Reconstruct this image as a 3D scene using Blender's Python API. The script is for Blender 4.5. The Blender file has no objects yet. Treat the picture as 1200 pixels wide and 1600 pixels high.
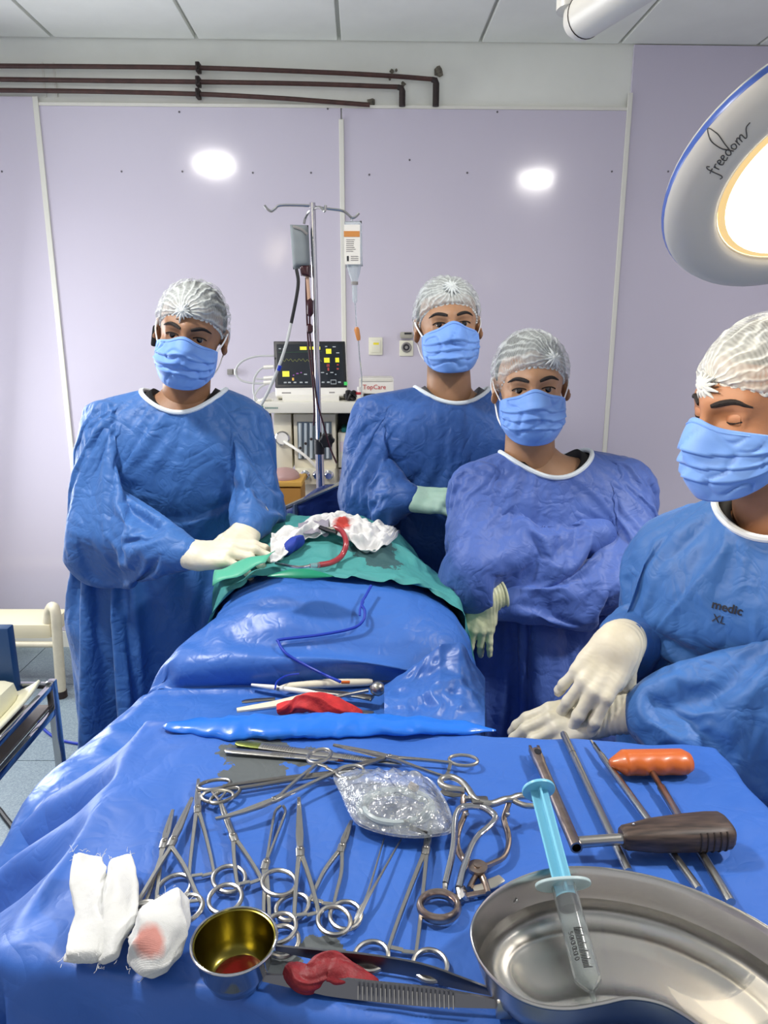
import bpy, bmesh, math, random
import numpy as np
from mathutils import Vector, Matrix, noise
from math import sin, cos, pi, radians, sqrt, atan2

scene = bpy.context.scene
COL = scene.collection
random.seed(7)
PI = pi
V = Vector

# ---------------------------------------------------------------- camera
TILT = radians(14.0)
FPX = 1156.0
CAMZ = 1.60
cam_data = bpy.data.cameras.new('camera')
cam = bpy.data.objects.new('camera', cam_data)
COL.objects.link(cam)
cam.location = (0, 0, CAMZ)
cam.rotation_euler = (PI / 2 - TILT, 0, 0)
cam_data.sensor_fit = 'VERTICAL'
cam_data.sensor_height = 36.0
cam_data.sensor_width = 27.0
cam_data.lens = 36.0 * FPX / 1600.0
cam_data.clip_start = 0.02
scene.camera = cam

# ---------------------------------------------------------------- world and exposure
world = bpy.data.worlds.new('world')
scene.world = world
world.use_nodes = True
world.node_tree.nodes['Background'].inputs[0].default_value = (0.92, 0.94, 1.0, 1)
world.node_tree.nodes['Background'].inputs[1].default_value = 0.60
scene.view_settings.view_transform = 'Standard'
scene.view_settings.look = 'None'
scene.view_settings.exposure = 0.0
scene.view_settings.gamma = 1.0
scene.view_settings.use_curve_mapping = False

# ---------------------------------------------------------------- lamps of the room
def area_lamp(name, loc, target, energy, size, color=(1, 1, 1), shape='DISK', size_y=None, spread=180):
    d = bpy.data.lights.new(name, 'AREA')
    d.energy = energy
    d.shape = shape
    d.size = size
    if size_y:
        d.size_y = size_y
    d.color = color
    d.spread = radians(spread)
    o = bpy.data.objects.new(name, d)
    COL.objects.link(o)
    o.location = loc
    o.rotation_euler = (V(target) - V(loc)).to_track_quat('-Z', 'Y').to_euler()
    return o

CEIL_Z = 2.80
DOWNLIGHTS = [(-1.11, 1.20), (1.42, 0.75)]
DL_POWER = 40.0
for _x, _y in DOWNLIGHTS:
    area_lamp('downlight_lamp', (_x, _y, CEIL_Z - 0.035), (_x, _y, 0), DL_POWER, 0.24, (1.0, 0.965, 0.93))
# daylight entering by the window in the left wall
WINDOW_X, WINDOW_Y0, WINDOW_Y1, WINDOW_Z0, WINDOW_Z1 = -2.30, 2.42, 3.32, 0.85, 2.0
area_lamp('window_daylight', (WINDOW_X + 0.06, (WINDOW_Y0 + WINDOW_Y1) / 2, (WINDOW_Z0 + WINDOW_Z1) / 2),
          (-.3, 1.4, 1.1), 40.0, WINDOW_Y1 - WINDOW_Y0, (0.93, 0.97, 1.0), 'RECTANGLE', WINDOW_Z1 - WINDOW_Z0)
# the dish of the surgical lamp on the right
LAMP_C = V((0.745, 1.373, 1.857))
LAMP_N = V((0.129, -0.686, -0.762)).normalized()
LAMP_R = 0.26
TEXT_PHI, TEXT_DIR = 1.2, 1.0
area_lamp('surgical_lamp_light', LAMP_C + LAMP_N * 0.05, LAMP_C + LAMP_N * 1.0, 0.8, 0.28, (1.0, 0.86, 0.66), 'DISK', None, 120)
# a second surgical lamp hangs above and left of the photographer
LAMP2_C = V((-0.75, 0.25, 2.25))
LAMP2_N = (V((0.50, 0.98, 1.52)) - LAMP2_C).normalized()
area_lamp('second_lamp_light', LAMP2_C + LAMP2_N * 0.05, LAMP2_C + LAMP2_N, 1.15, 0.28, (1.0, 0.80, 0.58), 'DISK', None, 38)

# ---------------------------------------------------------------- picture rays -> places in the room
_FW = V((0, cos(TILT), -sin(TILT)))
_UP = V((0, sin(TILT), cos(TILT)))
def ray(px, py):
    return _FW + V((1, 0, 0)) * ((px - 600) / FPX) - _UP * ((py - 800) / FPX)
def at_y(px, py, y):
    d = ray(px, py)
    return V((0, 0, CAMZ)) + d * (y / d.y)
def at_z(px, py, z):
    d = ray(px, py)
    return V((0, 0, CAMZ)) + d * ((z - CAMZ) / d.z)
WY, WK = 3.60, 0.030
def at_wall(px, py, off=0.0):
    """a point off metres in front of the back wall"""
    d = ray(px, py)
    t = (WY - off) / (d.y - WK * d.x)
    return V((0, 0, CAMZ)) + d * t
def wall_y(x, off=0.0):
    return WY + WK * x - off

# ---------------------------------------------------------------- materials
def lin(c):
    if isinstance(c, str):
        c = [int(c[i:i + 2], 16) / 255 for i in (0, 2, 4)]
    return tuple(((x / 12.92) if x <= 0.04045 else ((x + 0.055) / 1.055) ** 2.4) for x in c) + (1.0,)

class NT:
    def __init__(self, name):
        self.m = bpy.data.materials.new(name)
        self.m.use_nodes = True
        self.t = self.m.node_tree
        self.b = self.t.nodes['Principled BSDF']
        self.out = self.t.nodes['Material Output']
        self._co = None
    def n(self, typ, **kw):
        nd = self.t.nodes.new(typ)
        for k, v in kw.items():
            setattr(nd, k, v)
        return nd
    def link(self, a, b):
        self.t.links.new(a, b)
    def setv(self, sock, v):
        s = self.b.inputs[sock]
        if hasattr(v, 'is_output'):
            self.link(v, s)
        else:
            s.default_value = v
    def co(self):
        if self._co is None:
            self._co = self.n('ShaderNodeTexCoord').outputs['Object']
        return self._co
    def mapped(self, scale=(1, 1, 1), rot=(0, 0, 0), loc=(0, 0, 0), co=None):
        m = self.n('ShaderNodeMapping')
        m.inputs['Scale'].default_value = scale
        m.inputs['Rotation'].default_value = rot
        m.inputs['Location'].default_value = loc
        self.link(co or self.co(), m.inputs['Vector'])
        return m.outputs[0]
    def noise(self, scale, detail=3, rough=0.5, co=None, dist=0.0):
        x = self.n('ShaderNodeTexNoise')
        x.inputs['Scale'].default_value = scale
        x.inputs['Detail'].default_value = detail
        x.inputs['Roughness'].default_value = rough
        x.inputs['Distortion'].default_value = dist
        self.link(co or self.co(), x.inputs['Vector'])
        return x.outputs['Fac']
    def ramp(self, fac, stops, interp='LINEAR'):
        r = self.n('ShaderNodeValToRGB')
        r.color_ramp.interpolation = interp
        el = r.color_ramp.elements
        while len(el) < len(stops):
            el.new(0.5)
        for e, (p, c) in zip(el, stops):
            e.position = p
            e.color = c if not isinstance(c, str) else lin(c)
        self.link(fac, r.inputs[0])
        return r.outputs[0]
    def mix(self, fac, a, b, blend='MIX'):
        x = self.n('ShaderNodeMix', data_type='RGBA', blend_type=blend)
        for s, v in ((x.inputs[0], fac), (x.inputs[6], a), (x.inputs[7], b)):
            if hasattr(v, 'is_output'):
                self.link(v, s)
            elif isinstance(v, str):
                s.default_value = lin(v)
            else:
                s.default_value = v
        return x.outputs[2]
    def math(self, op, a, b=0.0, c=None, clamp=False):
        x = self.n('ShaderNodeMath', operation=op, use_clamp=clamp)
        for i, v in enumerate((a, b, c)):
            if v is None:
                continue
            if hasattr(v, 'is_output'):
                self.link(v, x.inputs[i])
            else:
                x.inputs[i].default_value = v
        return x.outputs[0]
    def sep(self, co=None):
        x = self.n('ShaderNodeSeparateXYZ')
        self.link(co or self.co(), x.inputs[0])
        return x.outputs
    def bump(self, height, strength=0.3, dist=0.01, prev=None):
        x = self.n('ShaderNodeBump')
        x.inputs['Strength'].default_value = strength
        x.inputs['Distance'].default_value = dist
        self.link(height, x.inputs['Height'])
        if prev is not None:
            self.link(prev, x.inputs['Normal'])
        return x.outputs[0]

def mat(name, color, rough=0.5, metal=0.0, spec=0.5, vary=0.0, vscale=8.0, bump=0.0, bscale=200.0, emit=None, estr=1.0,
        trans=0.0, alpha=1.0, sheen=0.0, coat=0.0, ior=1.5, sss=0.0, roughvary=0.0):
    t = NT(name)
    c = lin(color) if not (isinstance(color, tuple) and len(color) == 4) else color
    if vary:
        f = t.noise(vscale, 4, 0.6)
        d = tuple(x * (1 - vary) for x in c[:3]) + (1,)
        h = tuple(min(1, x * (1 + vary)) for x in c[:3]) + (1,)
        t.setv('Base Color', t.ramp(f, [(0.3, d), (0.7, h)]))
    else:
        t.setv('Base Color', c)
    t.setv('Roughness', rough)
    if roughvary:
        f = t.noise(vscale * 1.7, 3, 0.6)
        t.setv('Roughness', t.math('MULTIPLY_ADD', f, roughvary, rough - roughvary / 2))
    t.setv('Metallic', metal)
    t.setv('Specular IOR Level', spec)
    t.setv('IOR', ior)
    t.setv('Transmission Weight', trans)
    t.setv('Alpha', alpha)
    if sheen:
        t.setv('Sheen Weight', sheen)
    if coat:
        t.setv('Coat Weight', coat)
        t.setv('Coat Roughness', 0.1)
    if sss:
        t.setv('Subsurface Weight', sss)
        t.setv('Subsurface Radius', (0.010, 0.004, 0.002))
        t.setv('Subsurface Scale', 1.0)
    if emit:
        t.setv('Emission Color', lin(emit))
        t.setv('Emission Strength', estr)
    if bump:
        t.setv('Normal', t.bump(t.noise(bscale, 3, 0.6), bump, 0.002))
    return t.m

# ---------------------------------------------------------------- mesh building
WLOC = {}
def wloc(o):
    return WLOC.get(o.name, V((0, 0, 0))) if o else V((0, 0, 0))

def link_mesh(name, me, material, parent=None, loc=None):
    """me holds room coordinates; the object sits at its parent's origin (or at loc)"""
    base = V(loc) if loc is not None else wloc(parent)
    if base.length > 0:
        me.transform(Matrix.Translation(-base))
    o = bpy.data.objects.new(name, me)
    COL.objects.link(o)
    if parent:
        o.parent = parent
        o.location = base - wloc(parent)
    else:
        o.location = base
    WLOC[o.name] = V(base)
    if material:
        if isinstance(material, (list, tuple)):
            for m in material:
                me.materials.append(m)
        else:
            me.materials.append(material)
    return o

def tag(o, label=None, cat=None, group=None, kind=None):
    if label: o['label'] = label
    if cat: o['category'] = cat
    if group: o['group'] = group
    if kind: o['kind'] = kind
    return o

def thing(name, label, cat, loc=(0, 0, 0), group=None):
    o = bpy.data.objects.new(name, None)
    COL.objects.link(o)
    o.location = loc
    o.empty_display_size = 0.05
    WLOC[o.name] = V(loc)
    return tag(o, label, cat, group)

def smooth_path(pts, sub=6, closed=False):
    """Catmull-Rom through the points"""
    P = [V(p) for p in pts]
    n = len(P)
    if n < 3 or sub <= 1:
        return P
    out = []
    last = n if closed else n - 1
    for i in range(last):
        if closed:
            a, b, c, d = P[(i - 1) % n], P[i], P[(i + 1) % n], P[(i + 2) % n]
        else:
            b, c = P[i], P[i + 1]
            a = P[i - 1] if i > 0 else b * 2 - c
            d = P[i + 2] if i + 2 < n else c * 2 - b
        for k in range(sub):
            t = k / sub
            out.append(0.5 * ((2 * b) + (c - a) * t + (2 * a - 5 * b + 4 * c - d) * t * t + (3 * b - a - 3 * c + d) * t ** 3))
    if not closed:
        out.append(P[-1])
    return out

class MB:
    def __init__(self):
        self.v, self.f, self.mi = [], [], []
        self.cur = 0
    def add(self, vs, fs, M=None):
        k = len(self.v)
        self.v += [tuple(M @ V(p)) if M is not None else tuple(p) for p in vs]
        for f in fs:
            self.f.append(tuple(i + k for i in f))
            self.mi.append(self.cur)
        return self
    def box(self, c, s, M=None, bev=0.0):
        x, y, z = s[0] / 2, s[1] / 2, s[2] / 2
        if bev <= 0:
            vs = [(c[0] + a * x, c[1] + b * y, c[2] + d * z) for a in (-1, 1) for b in (-1, 1) for d in (-1, 1)]
            fs = [(0, 1, 3, 2), (4, 6, 7, 5), (0, 4, 5, 1), (2, 3, 7, 6), (0, 2, 6, 4), (1, 5, 7, 3)]
            return self.add(vs, fs, M)
        bm = bmesh.new()
        bmesh.ops.create_cube(bm, size=1.0, matrix=Matrix.Translation(c) @ Matrix.Diagonal((s[0], s[1], s[2], 1)))
        bmesh.ops.bevel(bm, geom=bm.edges[:], offset=min(bev, x * .9, y * .9, z * .9), segments=2, affect='EDGES', profile=0.6)
        bm.verts.index_update()
        vs = [tuple(v.co) for v in bm.verts]
        fs = [tuple(v.index for v in f.verts) for f in bm.faces]
        bm.free()
        return self.add(vs, fs, M)
    def tube(self, pts, r, n=8, M=None, closed=False, caps=True, flat=1.0, up=None):
        """a tube along pts; r is a number or one radius per point; flat squeezes it along the second normal"""
        P = [V(p) for p in pts]
        m = len(P)
        R = [r] * m if not hasattr(r, '__len__') else list(r)
        vs, fs = [], []
        prev = None
        for i in range(m):
            if closed:
                t = P[(i + 1) % m] - P[(i - 1) % m]
            else:
                t = P[min(i + 1, m - 1)] - P[max(i - 1, 0)]
            if t.length < 1e-9:
                t = V((0, 0, 1))
            t.normalize()
            if up is not None:
                a = t.cross(V(up))
                if a.length < 1e-6:
                    a = t.orthogonal()
                a.normalize()
            elif prev is None:
                a = t.orthogonal().normalized()
            else:
                a = prev - t * prev.dot(t)
                if a.length < 1e-6:
                    a = t.orthogonal()
                a.normalize()
            prev = a
            b = t.cross(a)
            for k in range(n):
                w = 2 * PI * k / n
                vs.append(P[i] + a * (cos(w) * R[i]) + b * (sin(w) * R[i] * flat))
        for i in range(m if closed else m - 1):
            j = (i + 1) % m
            for k in range(n):
                l = (k + 1) % n
                fs.append((i * n + k, i * n + l, j * n + l, j * n + k))
        if not closed and caps:
            fs.append(tuple(range(n - 1, -1, -1)))
            fs.append(tuple((m - 1) * n + k for k in range(n)))
        return self.add(vs, fs, M)
    def lathe(self, prof, n=24, M=None, cap0=True, cap1=True):
        """profile of (radius, height) turned about Z"""
        vs, fs = [], []
        for r, z in prof:
            for k in range(n):
                w = 2 * PI * k / n
                vs.append((r * cos(w), r * sin(w), z))
        for i in range(len(prof) - 1):
            for k in range(n):
                l = (k + 1) % n
                fs.append((i * n + k, i * n + l, (i + 1) * n + l, (i + 1) * n + k))
        if cap0 and prof[0][0] > 1e-5:
            fs.append(tuple(range(n - 1, -1, -1)))
        if cap1 and prof[-1][0] > 1e-5:
            fs.append(tuple((len(prof) - 1) * n + k for k in range(n)))
        return self.add(vs, fs, M)
    def grid(self, nu, nv, fn, M=None, flip=False, closeu=False):
        vs = [fn(i / nu if closeu else i / (nu - 1), j / (nv - 1)) for i in range(nu) for j in range(nv)]
        fs = []
        for i in range(nu if closeu else nu - 1):
            k = (i + 1) % nu
            for j in range(nv - 1):
                q = (i * nv + j, k * nv + j, k * nv + j + 1, i * nv + j + 1)
                fs.append(q[::-1] if flip else q)
        return self.add(vs, fs, M)
    def prism(self, outline, h, M=None, z0=0.0):
        """a flat plate from a closed 2-D outline"""
        n = len(outline)
        vs = [(p[0], p[1], z0) for p in outline] + [(p[0], p[1], z0 + h) for p in outline]
        fs = [tuple(range(n - 1, -1, -1)), tuple(range(n, 2 * n))]
        fs += [(i, (i + 1) % n, (i + 1) % n + n, i + n) for i in range(n)]
        return self.add(vs, fs, M)
    def ball(self, c, r, n=12, m=8, M=None, s=(1, 1, 1)):
        prof = [(max(1e-4, r * sin(PI * i / m)), -r * cos(PI * i / m)) for i in range(m + 1)]
        MM = Matrix.Translation(c) @ Matrix.Diagonal((s[0], s[1], s[2], 1))
        return self.lathe(prof, n, (M @ MM) if M is not None else MM, False, False)
    def build(self, name, material, parent=None, loc=None, smooth=True, angle=38, solid=0.0, bevel=0.0, subsurf=0):
        me = bpy.data.meshes.new(name)
        me.from_pydata(self.v, [], self.f)
        me.update()
        bm = bmesh.new()
        bm.from_mesh(me)
        bmesh.ops.remove_doubles(bm, verts=bm.verts[:], dist=1e-6)
        bmesh.ops.recalc_face_normals(bm, faces=bm.faces[:])
        bm.to_mesh(me)
        bm.free()
        if len(set(self.mi)) > 1 and len(me.polygons) == len(self.mi):
            me.polygons.foreach_set('material_index', self.mi)
        if smooth:
            me.polygons.foreach_set('use_smooth', [True] * len(me.polygons))
            me.set_sharp_from_angle(angle=radians(angle))
        o = link_mesh(name, me, material, parent, loc)
        if solid:
            md = o.modifiers.new('thickness', 'SOLIDIFY')
            md.thickness = solid
            md.offset = 0
        if bevel:
            md = o.modifiers.new('bevel', 'BEVEL')
            md.width = bevel
            md.segments = 2
            md.limit_method = 'ANGLE'
        if subsurf:
            md = o.modifiers.new('subdivision', 'SUBSURF')
            md.levels = md.render_levels = subsurf
        return o

def np_mesh(name, verts, faces, material, parent=None, loc=None, smooth=True):
    me = bpy.data.meshes.new(name)
    me.from_pydata(np.asarray(verts).tolist(), [], np.asarray(faces).tolist())
    me.update()
    if smooth:
        me.polygons.foreach_set('use_smooth', [True] * len(me.polygons))
    return link_mesh(name, me, material, parent, loc)

def frame(origin, xdir, zdir):
    """matrix with X along xdir and Z near zdir"""
    x = V(xdir).normalized()
    z = V(zdir)
    y = z.cross(x).normalized()
    z = x.cross(y).normalized()
    M = Matrix((x, y, z)).transposed().to_4x4()
    M.translation = V(origin)
    return M

def text_mesh(body, size, material, name, parent, M, extrude=0.0004, align='CENTER', shear=0.0, bold=0.0, spacing=1.0):
    cu = bpy.data.curves.new(name, 'FONT')
    cu.body = body
    cu.size = size
    cu.align_x = align
    cu.align_y = 'CENTER'
    cu.extrude = extrude
    cu.shear = shear
    cu.offset = bold
    cu.space_character = spacing
    cu.resolution_u = 3
    tmp = bpy.data.objects.new(name, cu)
    COL.objects.link(tmp)
    dg = bpy.context.evaluated_depsgraph_get()
    me = bpy.data.meshes.new_from_object(tmp.evaluated_get(dg))
    bpy.data.objects.remove(tmp)
    bpy.data.curves.remove(cu)
    me.materials.clear()
    me.transform(M)
    return link_mesh(name, me, material, parent)
# ================================================================ THE ROOM
M_white_wall = mat('cream_plaster', 'f1f3e8', 0.6, vary=0.05, vscale=2.0, bump=0.1, bscale=60)
M_lavender = None
def _lav():
    t = NT('lavender_laminate')
    f = t.noise(0.9, 2, 0.5)
    t.setv('Base Color', t.ramp(f, [(0.3, lin('d2ccda')), (0.7, lin('d6d0dd'))]))
    t.setv('Roughness', 0.11)
    t.setv('Specular IOR Level', 0.5)
    t.setv('Normal', t.bump(t.noise(3.0, 2, 0.5), 0.06, 0.02))
    return t.m
M_lavender = _lav()
M_strip = mat('cream_strip', 'e9e8dc', 0.35)
M_tile = mat('ceiling_tile_board', 'eceee6', 0.7, vary=0.04, vscale=3, bump=0.15, bscale=120)
M_grid = mat('ceiling_grid_metal', 'd8dad4', 0.5)
M_pipe = mat('rusty_brown_pipe', '4a2f29', 0.45, vary=0.3, vscale=25, bump=0.2, bscale=180)
M_darkmetal = mat('dark_clamp', '2c201d', 0.6, vary=0.3, vscale=40)
M_mortar = mat('broken_mortar', '6e695c', 0.9, vary=0.5, vscale=60, bump=0.8, bscale=120)
M_screw = mat('screw_head', '6e6a70', 0.4, 0.6)

def _floor():
    t = NT('speckled_vinyl_floor')
    n1 = t.noise(160, 3, 0.7)
    n2 = t.noise(420, 2, 0.6)
    a = t.ramp(n1, [(0.35, lin('687a85')), (0.5, lin('82949d')), (0.68, lin('a2b0b5'))])
    b = t.ramp(n2, [(0.42, lin('5f707b')), (0.6, lin('9aa8ae'))])
    t.setv('Base Color', t.mix(0.4, a, b))
    t.setv('Roughness', 0.4)
    return t.m
M_floor = _floor()
M_floor_gap = mat('floor_joint', '6a777d', 0.6)

RX0, RX1, RY0 = -2.36, 2.60, -1.90
# floor: a slab with vinyl tiles laid on it where they can be told apart
fl = MB().box(((RX0 + RX1) / 2, (RY0 + 3.75) / 2, -0.026), (RX1 - RX0 + .4, 3.75 - RY0 + .3, 0.05)).build('floor', M_floor_gap, smooth=False)
tag(fl, kind='structure')
tile_me = None
for ix in range(8):
    for iy in range(5):
        cx, cy = RX0 + 0.31 + ix * 0.62, 0.95 + iy * 0.62
        if tile_me is None:
            o = MB().box((0, 0, 0.0015), (0.616, 0.616, 0.003)).build('floor_tile', M_floor, fl, smooth=False)
            tile_me = o.data
        else:
            o = bpy.data.objects.new('floor_tile', tile_me)
            COL.objects.link(o)
            o.parent = fl
        o.location = (cx, cy, 0)
o = MB().box(((RX0 + RX1) / 2, (RY0 + 0.637) / 2, 0.0015), (RX1 - RX0, 0.637 - RY0, 0.003)).build('floor_sheet', M_floor, fl, smooth=False)

# ceiling: 0.6 m boards in a metal grid
ce = MB().box(((RX0 + RX1) / 2, (RY0 + 3.75) / 2, CEIL_Z + 0.05), (RX1 - RX0 + .4, 3.75 - RY0 + .3, 0.06)).build('ceiling', M_grid, smooth=False)
tag(ce, kind='structure')
ct_me = None
TX0 = at_y(530, 63, 3.58).x       # one joint seen in the picture
# the rows run parallel to the slightly skewed back wall
for ix in range(-4, 5):
    for iy in range(0, 6):
        ang = 0.03
        lx, ly = (ix + 0.5) * 0.61, -(iy + 0.5) * 0.61
        if ct_me is None:
            o = MB().box((0, 0, 0.0), (0.594, 0.594, 0.02), bev=0.003).build('ceiling_tile', M_tile, ce, smooth=False)
            ct_me = o.data
        else:
            o = bpy.data.objects.new('ceiling_tile', ct_me)
            COL.objects.link(o)
            o.parent = ce
        o.rotation_euler = (0, 0, math.atan(WK))
        x = TX0 + lx - ly * WK
        o.location = (x, wall_y(TX0 + lx) + ly, CEIL_Z + 0.010)

# back wall: white plaster above, laminate panels below
def wall_quad(mb, x0, x1, z0, z1, off0, off1):
    """a slab standing parallel to the back wall between two distances from it"""
    vs = []
    for x, z in ((x0, z0), (x1, z0), (x1, z1), (x0, z1)):
        vs.append((x, wall_y(x, off0), z))
    for x, z in ((x0, z0), (x1, z0), (x1, z1), (x0, z1)):
        vs.append((x, wall_y(x, off1), z))
    mb.add(vs, [(0, 1, 2, 3), (7, 6, 5, 4), (0, 4, 5, 1), (1, 5, 6, 2), (2, 6, 7, 3), (3, 7, 4, 0)])
    return mb
wb = wall_quad(MB(), RX0 - .1, RX1 + .1, -0.02, CEIL_Z + 0.02, -0.12, 0.0).build('wall_back', M_white_wall, smooth=False)
tag(wb, kind='structure')
xs_l = at_wall(80, 400, .02).x
xs_c = at_wall(536, 400, .02).x
xs_r = at_wall(967, 400, .02).x
zt = at_wall(500, 168, .02).z
zt_l = at_wall(40, 150, .02).z
for x0, x1, z1 in ((RX0, xs_l - .003, zt_l), (xs_l + .003, xs_c - .003, zt), (xs_c + .003, xs_r - .003, zt), (xs_r + .003, RX1, CEIL_Z - .004)):
    wall_quad(MB(), x0, x1, 0.09, z1, 0.0, 0.014).build('wall_panel', M_lavender, wb, smooth=False, bevel=.0015)
wall_quad(MB(), RX0, RX1, 0.0, 0.088, 0.0, 0.02).build('baseboard_back', M_strip, wb, smooth=False, bevel=.002)
for x, z1, w in ((xs_l, zt_l + .0, .024), (xs_c, zt - .045, .022), (xs_r, zt + .07, .022)):
    wall_quad(MB(), x - w / 2, x + w / 2, 0.09, z1, 0.014, 0.022).build('panel_strip', M_strip, wb, smooth=False, bevel=.003)
# screws of the panels
sc_me = None
for px, py in ((280, 175), (512, 170), (777, 175), (285, 268), (190, 268), (3, 268), (486, 270), (577, 273), (730, 270), (956, 268), (1044, 268), (395, 270), (640, 250)):
    p = at_wall(px, py, .0145)
    MM = Matrix.Translation(p) @ Matrix.Rotation(PI / 2, 4, 'X')
    MB().lathe([(.0045, 0), (.0045, .0012), (.003, .0022)], 8, MM).build('screw', M_screw, wb)
# thin painted conduit outline and trim in the upper band
for x, z0, z1 in ((at_wall(76, 120).x - .02, zt_l, at_wall(76, 98).z), (at_wall(86, 120).x, zt_l, at_wall(76, 98).z)):
    wall_quad(MB(), x - .004, x + .004, z0, z1, 0, .006).build('conduit', M_strip, wb, smooth=False)
wall_quad(MB(), xs_l, xs_r, zt, zt + .012, 0, .018).build('trim_ledge', M_strip, wb, smooth=False)

# side walls, with a window on the left
def slab(name, x0, x1, y0, y1, z0, z1, m, parent=None):
    o = MB().box(((x0 + x1) / 2, (y0 + y1) / 2, (z0 + z1) / 2), (x1 - x0, y1 - y0, z1 - z0)).build(name, m, parent, smooth=False)
    return o
wl = slab('wall_left', RX0 - .12, RX0, RY0, WINDOW_Y0, 0, CEIL_Z + .02, M_lavender); tag(wl, kind='structure')
slab('wall_pier', RX0 - .12, RX0, WINDOW_Y1, 3.62, 0, CEIL_Z + .02, M_lavender, wl)
slab('wall_below_window', RX0 - .12, RX0, WINDOW_Y0, WINDOW_Y1, 0, WINDOW_Z0, M_lavender, wl)
slab('wall_above_window', RX0 - .12, RX0, WINDOW_Y0, WINDOW_Y1, WINDOW_Z1, CEIL_Z + .02, M_lavender, wl)
M_pane = mat('frosted_daylit_pane', 'ffffff', 0.5, emit='eef4ff', estr=2.2)
wi = slab('window_1', RX0 - .06, RX0 - .05, WINDOW_Y0, WINDOW_Y1, WINDOW_Z0, WINDOW_Z1, M_pane); tag(wi, kind='structure')
for a, b, c, d in ((WINDOW_Y0, WINDOW_Y0 + .05, WINDOW_Z0, WINDOW_Z1), (WINDOW_Y1 - .05, WINDOW_Y1, WINDOW_Z0, WINDOW_Z1),
                   (WINDOW_Y0, WINDOW_Y1, WINDOW_Z0, WINDOW_Z0 + .05), (WINDOW_Y0, WINDOW_Y1, WINDOW_Z1 - .05, WINDOW_Z1),
                   ((WINDOW_Y0 + WINDOW_Y1) / 2 - .025, (WINDOW_Y0 + WINDOW_Y1) / 2 + .025, WINDOW_Z0, WINDOW_Z1)):
    slab('window_frame', RX0 - .05, RX0 - .005, a, b, c, d, M_strip, wi)
wr = slab('wall_right', RX1, RX1 + .12, RY0, 3.75, 0, CEIL_Z + .02, M_lavender); tag(wr, kind='structure')
# no wall behind the photographer, so the world's added ambient fill enters there

# ceiling downlights
M_disc = mat('lit_diffuser', 'ffffff', 0.4, emit='fff6ea', estr=9.0)
M_rim = mat('white_rim', 'f0f0ec', 0.3)
for i, (x, y) in enumerate(DOWNLIGHTS):
    t = thing('ceiling_light', ('round ceiling downlight on the left above the operating table', 'round ceiling downlight on the right above the instruments')[i], 'ceiling light', (x, y, CEIL_Z), 'recessed ceiling downlights')
    MB().lathe([(.155, -.001), (.155, -.012), (.14, -.018), (.132, -.014), (.132, -.004)], 32, Matrix.Translation((x, y, CEIL_Z))).build('frame', M_rim, t)
    MB().lathe([(.131, -.006), (.131, -.010)], 32, Matrix.Translation((x, y, CEIL_Z))).build('diffuser', M_disc, t)

# three brown pipes along the upper wall
def pipe_thing(pts, drop_px, label, r=.0095):
    P = [at_wall(px, py, .035) for px, py in pts]
    t = thing('pipe', label, 'pipe', P[0], 'brown pipes along the top of the wall')
    path = smooth_path(P, 5)
    MB().tube(path, r, 10).build('pipe_run', M_pipe, t)
    if drop_px:
        a = at_wall(*pts[-1], .035)
        d = V((a.x + .008, wall_y(a.x, .03), at_wall(drop_px[0], drop_px[1], .02).z))
        MB().tube([a + V((-.01, 0, 0)), a + V((.006, 0, -.004)), a + V((.01, .001, -.016)), d + V((.002, 0, .002))], [r * 1.15, r * 1.4, r * 1.5, r * 1.5], 10).build('elbow', M_darkmetal, t)
    c = at_wall(310, [q for q in pts if q[0] == 310][0][1], .03)
    MB().box(c, (.018, .045, .038), bev=.004).build('clamp', M_darkmetal, t)
    MB().tube([c + V((0, -.028, .012)), c + V((0, -.028, -.012))], .005, 8).build('clamp_bolt', M_darkmetal, t)
    return t
p1 = pipe_thing([(-120, 101), (0, 103), (150, 104), (310, 106), (480, 112), (600, 118), (678, 124)], (686, 168), 'topmost brown pipe on the white wall band, ending in an elbow farthest right')
p2 = pipe_thing([(-120, 123), (0, 124), (150, 126), (310, 128), (480, 131), (625, 136)], (630, 168), 'middle brown pipe on the white wall band, with a rounded elbow')
p3 = pipe_thing([(-120, 140), (0, 141), (150, 143), (310, 147), (430, 153), (500, 158), (578, 164)], None, 'lowest and shortest brown pipe, vanishing behind the lavender panel')
# broken plaster where the pipes leave the wall
for px, py, s in ((685, 112, .024), (580, 161, .020), (630, 132, .012), (612, 112, .010), (619, 110, .007), (609, 124, .006)):
    p = at_wall(px, py, .004)
    random.seed(px)
    out = [(s * (0.6 + .5 * random.random()) * cos(k * PI / 5), s * (0.6 + .5 * random.random()) * sin(k * PI / 5)) for k in range(10)]
    MB().prism(out, .006, Matrix.Translation(p) @ Matrix.Rotation(PI / 2, 4, 'X')).build('plaster_hole', M_mortar, wb)

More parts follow.
